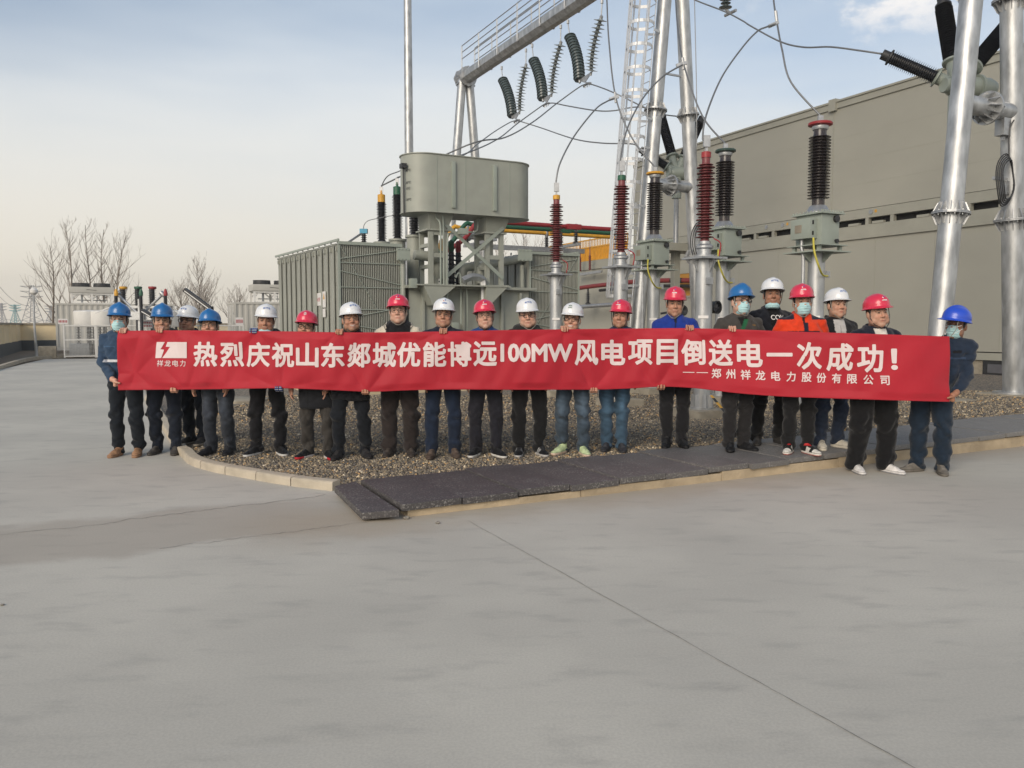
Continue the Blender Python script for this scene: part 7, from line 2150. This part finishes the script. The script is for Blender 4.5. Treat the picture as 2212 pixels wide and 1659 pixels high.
    for sd in (-1, 1):
        fh.ell((sd * 0.050 * jw, -0.030, -0.062), (0.022, 0.04, 0.030), 0.03)
        fh.ell((sd * 0.040, -0.066, -0.022), (0.024, 0.020, 0.020), 0.02)
        fh.ell((sd * 0.031, -0.102, 0.013), (0.018, 0.017, 0.0125), 0.012, 'sub')
        fh.ell((sd * 0.031, -0.076, 0.012), (0.0155, 0.0145, 0.0105), 0.004)
        fh.cap((sd * 0.014, -0.090, 0.034), (sd * 0.050, -0.074, 0.033), 0.009, 0.007, 0.014)
        fh.ell((sd * 0.0125, -0.094, -0.026), (0.0095, 0.011, 0.008), 0.008)
        fh.ell((sd * 0.079, 0.014, -0.004), (0.011, 0.021, 0.033), 0.008)
    fh.cap((0, -0.086, 0.020), (0, -0.108, -0.020), 0.0085, 0.0125, 0.012)
    fh.cap((-0.017, -0.085, -0.0555), (0.017, -0.085, -0.0555), 0.0065, k=0.008, sc=(1, 1, 0.8))
    fh.cap((-0.014, -0.083, -0.0675), (0.014, -0.083, -0.0675), 0.0075, k=0.008, sc=(1, 1, 0.8))
    if p.get('mouth') in ('smile', 'grin'):
        for sd in (-1, 1): fh.ell((sd * 0.044, -0.072, -0.030), (0.020, 0.016, 0.016), 0.015)
    fh.cap((0, 0.020, -0.06), (0, 0.034, -0.165), 0.057, 0.060, 0.03)
    V2, F2 = fh.mesh()
    C2 = head_color(V2, 1.0, p)
    MH = Matrix.Translation(Vector(HC)) @ Hy @ Matrix.Scale(hs, 4)
    V2 = V2 @ np.array(MH.to_3x3()).T + HC
    Vs, Fs, Cs = [V1, V2], [F1, F2 + len(V1)], [C1, C2]
    off = len(V1) + len(V2)
    for sd in (-1, 1):                                # hands, finer still
        segs = [q for a, b in fing if a == sd for q in b]
        pts = np.array([v for q in segs for v in q[:2]])
        fo = Field(np.minimum(pts.min(0), wr[sd]) - 0.045, np.maximum(pts.max(0), wr[sd]) + 0.045, 0.0040)
        for a, b, ra, rb in segs: fo.cap(a, b, ra, rb, 0.0035 if ra < 0.0115 else 0.012)
        d = (elb[sd] - wr[sd]); d /= np.linalg.norm(d)
        fo.cap(wr[sd], wr[sd] + d * 0.05, 0.024, 0.028, 0.02)
        for a, b in fing:
            if a == sd and len(b) >= 2 and b[0][2] >= 0.014: fo.cap(b[-1][1], wr[sd], 0.022, 0.024, 0.02)
        V3, F3 = fo.mesh()
        hc = np.array(p['skin']) * np.array((1.05, 0.95, 0.92))
        C3 = np.tile(hc, (len(V3), 1))
        if p.get('glove'):
            k = (np.sin(V3[:, 2] * 260) > -0.2)[:, None]
            C3 = np.where(k, np.array((0.015, 0.045, 0.19)), np.array((0.33, 0.34, 0.36)))
        Vs.append(V3); Fs.append(F3 + off); Cs.append(C3); off += len(V3)
    body = np_mesh('person', np.concatenate(Vs), np.concatenate(Fs), M_SKIN, np.concatenate(Cs), None)
    body.location = pos; body.rotation_euler = (0, 0, yaw)
    tag(body, p['label'], 'person', 'men holding the red banner')
    ch = lambda name, V, F, m, C: np_mesh(name, V, F, m, C, body)
    # ---------------- trousers
    bag = 1.0 + 0.12 * (w - 1) + (0.22 if p.get('baggy') else 0) + (0.22 if i == 18 else 0.0) + (0.12 if i == 19 else 0)
    ft = Field((-0.42, -0.24, 0.02), (0.42, 0.24, 1.06 * s), 0.0095)
    ft.loft([(0.80 * s, 0, 0.01, 0.150 * s * tw, 0.105 * tw), (0.93 * s, 0, 0.012, 0.168 * s * tw, 0.118 * tw), (1.03 * s, sh(1.03 * s)[0], 0.005, 0.155 * s * tw, 0.11 * tw)], 0.03)
    anz = 0.068 * s + (0.03 if p.get('cuff') else 0)
    for sd in (-1, 1):
        ft.cap(hip[sd] + np.array((0, 0, -0.02)), knee[sd], 0.097 * tw * (0.5 + 0.5 * bag), 0.075 * bag * (0.55 + 0.45 * tw), 0.018)
        ft.cap(knee[sd], (ank[sd][0], ank[sd][1] + 0.005, anz), 0.074 * bag * (0.55 + 0.45 * tw), 0.066 * bag, 0.015)
    wrn = folds(i * 3 + 1, 0.024, 1.1)
    cre = folds(i * 3 + 2, 0.024, 1.8)
    def tw_fn(X, Y, Z):
        kn = np.exp(-((Z - kneez) / 0.13) ** 2) + 1.1 * np.exp(-((Z - 0.13 * s) / 0.10) ** 2) + 0.5 * np.exp(-((Z - 0.80 * s) / 0.08) ** 2) + 0.18
        return wrn(X, Y, Z) * kn * 0.9 + cre(X, Y, Z) * 0.35 * kn
    ft.warp(tw_fn)
    V, F = ft.mesh()
    c = np.array(p['tr']); C = np.tile(c, (len(V), 1))
    if p.get('fade'):
        fr = np.exp(-((V[:, 2] - 0.62 * s) / 0.17) ** 2) * np.exp(-((np.abs(V[:, 0]) - st) / 0.045) ** 2) * (V[:, 1] < 0)
        C = C * (1 + 1.1 * fr[:, None])
        C *= (1 + 0.09 * np.sin(V[:, 2] * 75 + 30 * V[:, 0] + 3 * np.sin(V[:, 2] * 20)))[:, None]
    tro = ch('trousers', V, F, M_CLOTH, C)
    # ---------------- jacket
    hem = (p.get('coat') or p.get('hem') or 0.80) * (s if p.get('coat') is None else s)
    jx = 1.0 + 0.0 * w
    lo = np.minimum(allp.min(0) - 0.14, (-0.36 * w, -0.3, hem - 0.03)); hi = np.maximum(allp.max(0) + 0.14, (0.36 * w, 0.28, 1.56 * s))
    lo[2] = min(hem - 0.03, min(wr[-1][2], wr[1][2]) - 0.05)
    fj = Field(lo, hi, 0.0095)
    b1, b2 = sh(1.10 * s), sh(1.30 * s)
    belly = 0.03 * max(0, w - 1.0) / 0.2
    hemw = 0.185 if not p.get('coat') else 0.215
    fj.loft([(hem, 0, 0.005, hemw * s * tw, 0.140 * tw), (0.95 * s, sh(0.95 * s)[0], 0.003 - belly * 0.3, 0.182 * s * tw, 0.138 * tw + belly * 0.3), (b1 and 1.10 * s, b1[0], b1[1] - belly * 0.4, 0.180 * s * tw, 0.132 * tw + belly * 0.35), (1.27 * s, b2[0], b2[1] - 0.005, 0.190 * s * tw, 0.130 * tw), (1.345 * s, shx, shy, 0.170 * s * tw, 0.110), (1.405 * s, shx, shy + 0.008, 0.112 * s * tw, 0.090), (1.445 * s, shx * 0.7 + hx * 0.3, shy + 0.015, 0.080 * s, 0.072)], 0.02, 2.5)
    for sd in (-1, 1):
        fj.cap((shx + sd * 0.05, shy + 0.01, 1.405 * s), shoulders[sd] + np.array((-sd * 0.004, 0, -0.012)), 0.045, 0.064, 0.03)
        fj.cap(shoulders[sd] + np.array((-sd * 0.004, 0, -0.012)), elb[sd], 0.068, 0.057, 0.02)
        d = wr[sd] - elb[sd]; L = np.linalg.norm(d); d /= L
        cuff = wr[sd] - d * (0.012 if sd in hands and hands[sd][0] in ('pinch', 'thumb') else 0.03)
        fj.cap(elb[sd], cuff, 0.060, 0.044, 0.015)
    nc = np.array((shx * 0.5 + hx * 0.5, HC[1] + 0.038, HC[2] - 0.135 * hs))
    col_ = p['collar']
    ringr = {'stand': 0.082, 'hood': 0.096, 'open': 0.088, 'shirt': 0.080, 'low': 0.080}[col_] * (0.7 + 0.3 * tw)
    rise = {'stand': 0.030, 'hood': 0.022, 'open': 0.012, 'shirt': 0.002, 'low': 0.010}[col_]
    thick = {'stand': 0.014, 'hood': 0.026, 'open': 0.017, 'shirt': 0.013, 'low': 0.014}[col_]
    ring = []
    gap = {'open': 42, 'shirt': 26, 'low': 24}.get(col_, 12)
    for q in range(15):
        a = R(gap + (360 - 2 * gap) * q / 14)
        fr = math.cos(a)                              # 1 at the front
        ring.append(nc + np.array((math.sin(a) * ringr, -math.cos(a) * ringr * 0.92, rise - 0.030 * fr - (0.030 * max(0, fr) if col_ in ('open', 'shirt') else 0))))
    for a, b in zip(ring, ring[1:]):
        fj.cap(a, b, thick, thick, 0.010)
        fj.cap(a + np.array((0, 0, -0.030)), b + np.array((0, 0, -0.030)), thick * 1.1, thick * 1.1, 0.015)
        if col_ == 'shirt': fj.cap((a - nc) * 1.28 + nc + np.array((0, 0, -0.028)), (b - nc) * 1.28 + nc + np.array((0, 0, -0.028)), 0.008, 0.008, 0.012)
        if col_ == 'hood' and a[1] > nc[1] - 0.02: fj.cap((a - nc) * 1.2 + nc + np.array((0, 0.01, -0.02)), (b - nc) * 1.2 + nc + np.array((0, 0.01, -0.02)), 0.034, 0.034, 0.015)
    wj = folds(i * 7 + 3, 0.020, 1.0); wj2 = folds(i * 7 + 5, 0.015, 1.8)
    fj.warp(lambda X, Y, Z: wj(X, Y, Z) * (0.55 + 0.5 * (Z < 1.2 * s)) + wj2(X, Y, Z) * 0.5)
    # zip line and front seam
    fj.put((shx - 0.012, -0.3, hem), (shx + 0.012, 0.0, 1.40 * s), lambda X, Y, Z: np.maximum(np.abs(X - shx) - 0.003, Y + 0.08) + 0.0 * Z, 0.006, 'none') if False else None
    V, F = fj.mesh()
    c = np.array(p['jk']); C = np.tile(c, (len(V), 1))
    x, y, z = V[:, 0] - shx, V[:, 1] - shy, V[:, 2]
    if 'inner' in p or col_ in ('open', 'low', 'stand'):
        ic = np.array(p.get('inner', (0.012, 0.012, 0.013)))
        vw = {'open': 0.62, 'shirt': 0.42, 'low': 0.34, 'stand': 0.18, 'hood': 0.2}[col_]
        zn = nc[2] - 0.03
        dep = {'open': 0.30, 'shirt': 0.11, 'low': 0.10, 'stand': 0.07, 'hood': 0.05}[col_]
        hw = np.clip((z - (zn - dep)) * vw * (0.52 if col_ == 'open' else 1.0), 0, 0.056)
        if col_ == 'open': hw = np.clip(0.022 + (z - (zn - dep)) * 0.16, 0, 0.062)
        m_ = (np.abs(x) < hw) & (y < -0.02) & (z < nc[2] + rise - 0.005)
        C[m_] = ic
    seam = (np.abs(x) < 0.006) & (y < -0.05) & (z < nc[2] - 0.06)
    C[seam] = C[seam] * 0.55
    pat = p.get('pat')
    if pat == 'cream':
        arm = np.abs(x) > 0.135
        top = (z > 1.24 * s)
        C[arm & top] = (0.60, 0.55, 0.45)
        st_ = arm & top & ((np.abs(np.abs(x) + 0.55 * (1.45 * s - z) - 0.178) < 0.005) | (np.abs(np.abs(x) + 0.55 * (1.45 * s - z) - 0.155) < 0.005))
        C[st_] = (0.012, 0.012, 0.014)
    if pat == 'orange':
        navy = np.array((0.010, 0.012, 0.026))
        yoke = (z > 1.385 * s - 0.10 * (np.abs(x) < 0.05)) & (np.abs(x) > 0.088)
        C[yoke] = navy
        C[(z < 1.265 * s) & (z > 1.205 * s) & (np.abs(x) < 0.16)] = navy
        C[(np.abs(x - 0.02) < 0.022) & (y < -0.04) & (z < nc[2] - 0.05)] = navy
        C[(np.abs(x) > 0.235)] = np.array(p['jk']) * 0.95
    if pat == 'greenflap':
        m_ = (np.abs((x - 0.028) + 0.55 * (1.36 * s - z) * 0.9 - 0.0) < 0.022) & (z < 1.385 * s) & (y < -0.05) & (z > 1.26 * s)
        C[m_] = (0.012, 0.095, 0.04)
        m_ = (np.abs(x - 0.115) < 0.020) & (np.abs(z - 1.325 * s) < 0.008) & (y < -0.04)
        C[m_] = (0.16, 0.09, 0.03)
    if p.get('stripe') == 'white':
        lw = (Mw.to_3x3() @ Vector((0, 0, 0)))
        m_ = (z > 1.085 * s) & (z < 1.115 * s) & (y < -0.03) & (x > -0.155) & (x < 0.02)
        C[m_] = (0.66, 0.67, 0.70)
        m_ = (np.abs(z - (1.265 * s - 0.10 * np.abs(x + 0.09))) < 0.006) & (y < -0.03) & (x > -0.16) & (x < -0.02)
        C[m_] = np.array(p['jk']) * 1.9
    if pat == 'pocket':
        m_ = (np.abs(z - (1.22 * s + 0.08 * np.abs(x - 0.09))) < 0.006) & (y < -0.03) & (np.abs(x - 0.09) < 0.065)
        C[m_] = np.array(p['jk']) * 2.2
        m_ = (np.abs(z - 1.285 * s) < 0.014) & (y < -0.03) & (np.abs(x - 0.09) < 0.035)
        C[m_] = (0.006, 0.006, 0.008)
    hemm = z < hem + 0.02
    C[hemm] = C[hemm] * 0.8
    jk = ch('jacket', V, F, M_CLOTH, C)
    if p.get('chest'):
        mb = MB()
        write_on(mb, p['chest'], (0, 0, 0), (1, 0, 0), (0, 0, 1), 0.055, 0.02)
        # lay the letters on the shirt front: nearest front surface for each letter vertex
        fx = []
        for vx, vy, vz in mb.v:
            q = np.array((shx + vx + 0.015, 1.335 * s + vz))
            dd = (V[:, 0] - q[0]) ** 2 + (V[:, 2] - q[1]) ** 2 + (V[:, 1] > shy) * 9
            kk = np.argsort(dd)[:4]
            fx.append((q[0], V[kk, 1].min() - 0.006, q[1]))
        mb.v = [tuple(Mw @ Vector(q) + pos) for q in fx]
        mb.build('shirt_lettering', M_SIGN, jk, smooth=False)
    # ---------------- shoes
    for sd in (-1, 1):
        fs_ = Field((-0.10, -0.30, -0.004), (0.10, 0.16, 0.17), 0.0062)
        fs_.cap((0, 0.055, 0.035), (0, -0.10, 0.030), 0.038, 0.042, 0.01, (1, 1, 0.85))
        fs_.cap((0, -0.10, 0.028), (0.004 * sd, -0.175, 0.022), 0.043, 0.036, 0.02, (1, 1, 0.72))
        fs_.cap((0, 0.035, 0.06), (0, 0.03, 0.105 * s), 0.042, 0.042, 0.02)
        fs_.cap((0, 0.02, 0.075), (0, -0.09, 0.045), 0.034, 0.030, 0.02)
        fs_.loft([(0.0, 0, -0.062, 0.047, 0.150), (0.020, 0, -0.062, 0.049, 0.155), (0.028, 0, -0.062, 0.046, 0.150)], 0.006, 2.6)
        V, F = fs_.mesh()
        C = np.tile(np.array(p['sh']), (len(V), 1))
        sole = V[:, 2] < (0.026 if p['so'][0] > 0.2 else 0.020)
        C[sole] = p['so']
        lace = (np.abs(V[:, 0]) < 0.016) & (V[:, 1] > -0.13) & (V[:, 1] < -0.03) & (V[:, 2] > 0.055) & (np.sin(V[:, 1] * 420) > 0.2)
        C[lace] = np.clip(np.array(p['sh']) * 1.8 + 0.03, 0, 0.7) if p['sh'][0] < 0.3 else np.array(p['sh']) * 0.45
        C[(np.abs(V[:, 2] - 0.030) < 0.0045)] *= 0.55
        if p.get('redtip'):
            C[sole & (V[:, 1] < -0.13)] = (0.45, 0.02, 0.03)
        if p.get('stripes3'):
            for q in range(3): C[(~sole) & (np.abs(V[:, 1] + 0.03 + 0.03 * q + 0.4 * (V[:, 2] - 0.05)) < 0.0065) & (np.abs(V[:, 0]) > 0.022)] = (0.5, 0.5, 0.5)
        if p.get('jordan'):
            C[(V[:, 2] > 0.030) & (V[:, 1] < -0.13) & (V[:, 2] < 0.07)] = (0.62, 0.60, 0.55)
            C[(np.abs(V[:, 0]) > 0.028) & (np.abs(V[:, 1] + 0.06) < 0.035) & ~sole] = (0.60, 0.57, 0.52)
            C[(V[:, 2] > 0.085)] = (0.42, 0.02, 0.02)
            C[V[:, 2] < 0.009] = (0.40, 0.05, 0.05)
        if i == 18:
            C[(V[:, 1] > 0.02) & (V[:, 2] < 0.05) & (V[:, 2] > 0.02)] = (0.30, 0.02, 0.03)
            C[(V[:, 2] < 0.012)] = (0.25, 0.25, 0.26)
        ang = R(sd * (22 if p.get('splay') and i != 18 else 11) + rs.uniform(-6, 6))
        if p.get('yaw'): ang = R(-34) if sd < 0 else R(22)
        Ms = Matrix.Translation(Vector((ank[sd][0], ank[sd][1] - 0.03, 0))) @ Matrix.Rotation(ang, 4, 'Z') @ Matrix.Scale(1.0 + 0.04 * (s - 1), 4)
        np_mesh('shoe', V, F, M_SHOE, C, body, Ms)
    # ---------------- hair, helmet, mask, spectacles
    Wm = Matrix.Translation(pos) @ Mw @ MH
    fa = Field((-0.11, -0.12, -0.14), (0.11, 0.13, 0.09), 0.006)
    fa.ell((0, 0.016, 0.026), (0.0815, 0.0965, 0.090), 0)
    fa.cap((0, 0.050, 0.0), (0, 0.060, -0.055), 0.058, 0.045, 0.02)
    for sd in (-1, 1): fa.cap((sd * 0.071, -0.018, 0.03), (sd * 0.070, -0.012, -0.012 - (0.02 if p.get('hair') else 0)), 0.010, 0.006, 0.01)
    r_ = fa.region(fa.lo, fa.lo + (fa.n - 1) * fa.h)
    X, Y, Z = r_[1], r_[2], r_[3]
    line = np.where(np.abs(X) > 0.0, 0.040 - 0.9 * np.clip(Y + 0.030, 0, 0.2) - 0.0 * X, 0)
    keep = np.maximum(line - Z, -0.02 - Y - 0.0 * X)
    side = np.maximum(np.abs(Y + 0.018) - 0.012, -(np.abs(X) - 0.055))
    front = np.maximum(0.048 - Z, -1.0)
    fa.d = np.maximum(fa.d, np.minimum(np.minimum(keep, front + 0 * X * Y), np.maximum(side + 0 * Z, -0.018 - Z))).astype(np.float32)
    V, F = fa.mesh()
    if len(V): np_mesh('hair', V @ np.array(MH.to_3x3()).T + HC, np.zeros((0, 4), int) if not len(F) else F, M_HAIR, None, body)
    helmet(Wm, p, body, i)
    mk = p.get('mask')
    if mk:
        fm = Field((-0.10, -0.14, -0.19), (0.10, 0.06, 0.05), 0.0045)
        if mk == 'on':
            fm.ell((0, -0.022, -0.045), (0.073 * jw, 0.090, 0.088), 0)
            fm.cap((0, -0.092, 0.005), (0, -0.108, -0.035), 0.012, 0.016, 0.02)
            cut = lambda X, Y, Z: np.maximum(np.maximum(Y + 0.026 - 0.25 * np.abs(Z + 0.045), Z - 0.004 - 0.0 * X + 0.10 * np.abs(X)), -0.117 - Z)
        else:
            zc = -0.104 if mk == 'chin' else -0.128
            fm.ell((0, -0.030, zc), (0.070 * jw, 0.078, 0.042), 0)
            cut = lambda X, Y, Z: np.maximum(np.maximum(Y + 0.020, Z - (zc + 0.022) - 1.4 * X * X * 6 + 0 * Y), (zc - 0.028) - Z)
        r_ = fm.region(fm.lo, fm.lo + (fm.n - 1) * fm.h)
        pleat = 0.0018 * np.sin(r_[3] * 270) * (np.abs(r_[1]) < 0.05)
        fm.d = np.maximum(fm.d + pleat, cut(r_[1], r_[2], r_[3])).astype(np.float32)
        V, F = fm.mesh()
        mko = np_mesh('face_mask', V @ np.array(MH.to_3x3()).T + HC, F, M_MASK, None, body)
        mb = MB(Wm)
        zt = -0.005 if mk == 'on' else -0.095
        for sd in (-1, 1):
            mb.tube([(sd * 0.060 * jw, -0.050, zt - 0.005), (sd * 0.076, -0.015, zt * 0.4 + 0.004), (sd * 0.084, 0.014, 0.012)], 0.0022, 5)
            mb.tube([(sd * 0.058 * jw, -0.045, zt - 0.075 if mk == 'on' else zt - 0.02), (sd * 0.074, -0.01, -0.045), (sd * 0.082, 0.022, -0.02)], 0.0022, 5)
        mb.build('ear_loop', M_SIGN, mko)
    if p.get('gl'):
        thick_ = p['gl'] == 'thick'
        rr = 0.0030 if thick_ else 0.0018
        mb = MB(Wm)
        for sd in (-1, 1):
            pts = []
            for q in range(17):
                a = 2 * math.pi * q / 16
                e = 0.75
                cxx = math.copysign(abs(math.cos(a)) ** e, math.cos(a)) * 0.0265; czz = math.copysign(abs(math.sin(a)) ** e, math.sin(a)) * 0.0175
                pts.append((sd * 0.0325 + cxx, -0.101 + 0.25 * abs(cxx * sd + 0.0325) * 0.9 - 0.007, 0.009 + czz))
            mb.tube(pts, rr, 6, caps=False)
            mb.tube([(sd * 0.059, -0.092, 0.014), (sd * 0.078, -0.060, 0.015), (sd * 0.083, 0.005, 0.014)], rr, 5)
        mb.tube([(-0.008, -0.107, 0.012), (0, -0.111, 0.014), (0.008, -0.107, 0.012)], rr, 5)
        mb.build('spectacles', M_FRAME if thick_ else M_FRAME2, body)
    return body

def make_banner():
    px = np.linspace(255, 2051, 900); t = np.linspace(0, 1, 72)
    PX, T = np.meshgrid(px, t, indexing='ij')
    x, y, z = banner_pt(PX, T)
    V = np.stack([x.ravel(), y.ravel(), z.ravel()], 1)
    nt = len(t)
    i = np.arange(len(px) - 1)[:, None] * nt + np.arange(nt - 1)[None]
    F = np.stack([i, i + nt, i + nt + 1, i + 1], -1).reshape(-1, 4)
    m = mat('red_banner_cloth', (0.385, 0.014, 0.027), 0.62, 0, 0.05, 2.2, 0.08, 350, spec=0.25)
    p_ = m.node_tree.nodes['Principled BSDF']; p_.inputs['Sheen Weight'].default_value = 0.15
    o = np_mesh('banner', V, F, m)
    md = o.modifiers.new('hem', 'SOLIDIFY'); md.thickness = 0.002; md.offset = 1
    tag(o, 'long red cloth banner with white Chinese lettering held by the row of men', 'banner')
    # lettering
    mlet = mat('white_banner_print', (0.66, 0.56, 0.55), 0.6, 0, 0.04, 8, spec=0.25)
    def put(shapes, name):
        bm = bmesh.new()
        for v2, f2 in shapes:
            vv = [bm.verts.new((a, b, 0)) for a, b in v2]
            for f in f2:
                try: bm.faces.new([vv[q] for q in f])
                except ValueError: pass
        pv = np.array([v.co[:2] for v in bm.verts])
        tp, bt = smooth_pl(top_px, pv[:, 0]), smooth_pl(bot_px, pv[:, 0])
        X_, Y_, Z_ = banner_pt(pv[:, 0], (pv[:, 1] - tp) / (bt - tp), 0.006)
        for k, v in enumerate(bm.verts): v.co = (X_[k], Y_[k], Z_[k])
        bmesh.ops.recalc_face_normals(bm, faces=bm.faces)
        me = bpy.data.meshes.new(name); bm.to_mesh(me); bm.free()
        me.materials.append(mlet); me.shade_smooth()
        return link_mesh(name, me, o)
    def put_poly(polys):
        bm = bmesh.new()
        for pl_ in polys:
            bm.faces.new([bm.verts.new((a, b, 0)) for a, b in pl_])
        bm.normal_update(); bmesh.ops.triangulate(bm, faces=bm.faces)
        for ax, lo_, hi_, st_ in ((0, 330, 412, 1.8), (1, 735, 776, 1.8)):
            for q in np.arange(lo_, hi_, st_):
                no_ = (1, 0, 0) if ax == 0 else (0, 1, 0)
                bmesh.ops.bisect_plane(bm, geom=bm.verts[:] + bm.edges[:] + bm.faces[:], plane_co=(float(q) * (ax == 0), float(q) * (ax == 1), 0), plane_no=no_)
        put([([(v.co.x, v.co.y) for v in bm.verts], [tuple(v.index for v in f.verts) for f in (bm.verts.index_update(), bm.faces)[1]])], 'emblem')
        bm.free()
    def glyph(s, cx, cy, h, bold, wid=None, cell=0.03):
        v, f = glyph_mesh(s, bold, cell)
        k = h if wid is None else None
        sy = h / (v[:, 1].max() - v[:, 1].min()) if wid is not None else h
        sx = wid / (v[:, 0].max() - v[:, 0].min()) if wid is not None else h
        return [(cx + q[0] * sx, cy - q[1] * sy) for q in v], f
    main = [('热', 445.6, 765, 53.5), ('烈', 501.6, 765.5, 53.5), ('庆', 557.6, 766, 53.5), ('祝', 612, 766.5, 53.5), ('山', 665.5, 766.5, 53), ('东', 720, 767, 53.5), ('郯', 775.3, 767, 53.5),
            ('城', 830, 766.5, 54), ('优', 882.8, 766, 54), ('能', 938.8, 765.5, 54), ('博', 993, 765, 54), ('远', 1048, 764, 54)]
    main += [('风', 1267, 762, 54.5), ('电', 1324.8, 761.5, 55), ('项', 1382.7, 760.5, 55), ('目', 1440.3, 760, 55), ('倒', 1497.3, 761, 56), ('送', 1556.8, 762, 57), ('电', 1620, 764, 58),
             ('一', 1683, 766, 58), ('次', 1747.7, 768.5, 59), ('成', 1814.4, 771.5, 60), ('功', 1879.7, 774, 60.5), ('！', 1931, 776, 60)]
    shapes = []
    for s_, cx, cy, h in main:
        v, f = glyph_mesh(s_, 0.029, 0.022)
        if s_ == '一': sx = sy = h * 0.98
        elif s_ == '！': sx, sy = h * 1.25, 46 / (v[:, 1].max() - v[:, 1].min())
        else:
            sy = h / (v[:, 1].max() - v[:, 1].min()); sx = min(h * 0.94 / (v[:, 0].max() - v[:, 0].min()), sy * 1.05)
        shapes.append(([(cx + q[0] * sx, cy - q[1] * sy) for q in v], f))
    shapes.append(glyph('100MW', 1159, 762, 40, 0.034, 156, 0.024))
    put(shapes, 'lettering')
    xs = [1547.3, 1578, 1610, 1642, 1675, 1708, 1741.6, 1775, 1808.5, 1842, 1875.7, 1910]
    shapes = [([(a, 803 + (a - 1474) * 0.02), (a + 25, 803.4 + (a - 1474) * 0.02), (a + 25, 805 + (a - 1474) * 0.02), (a, 804.6 + (a - 1474) * 0.02)], [(0, 1, 2, 3)]) for a in (1474, 1503.5)]
    for q, (s_, a) in enumerate(zip('郑州祥龙电力股份有限公司', xs)):
        shapes.append(glyph(s_, a, 806.5 + q * 1.36, 22 + 0.06 * q, 0.020))
    put(shapes, 'lettering')
    shapes = [glyph(s_, 347.5 + q * 16.3, 784.5, 14.6, 0.008) for q, s_ in enumerate('祥龙电力')]
    put(shapes, 'lettering')
    fx = lambda X, Y: ((380 + X / 4.424) / 1.808, (1150 + Y / 4.424) / 1.808)
    left = [fx(*q) for q in ((1012, 822), (1163, 822), (1081, 948), (1150, 954), (1112, 1097), (1008, 1100))]
    right = [fx(*q) for q in ((1212, 822), (1563, 822), (1563, 1100), (1130, 1098), (1262, 905), (1181, 903))]
    put_poly([left, right])
    return o
banner = make_banner()
for i, p in enumerate(P):
    make_person(i, p)
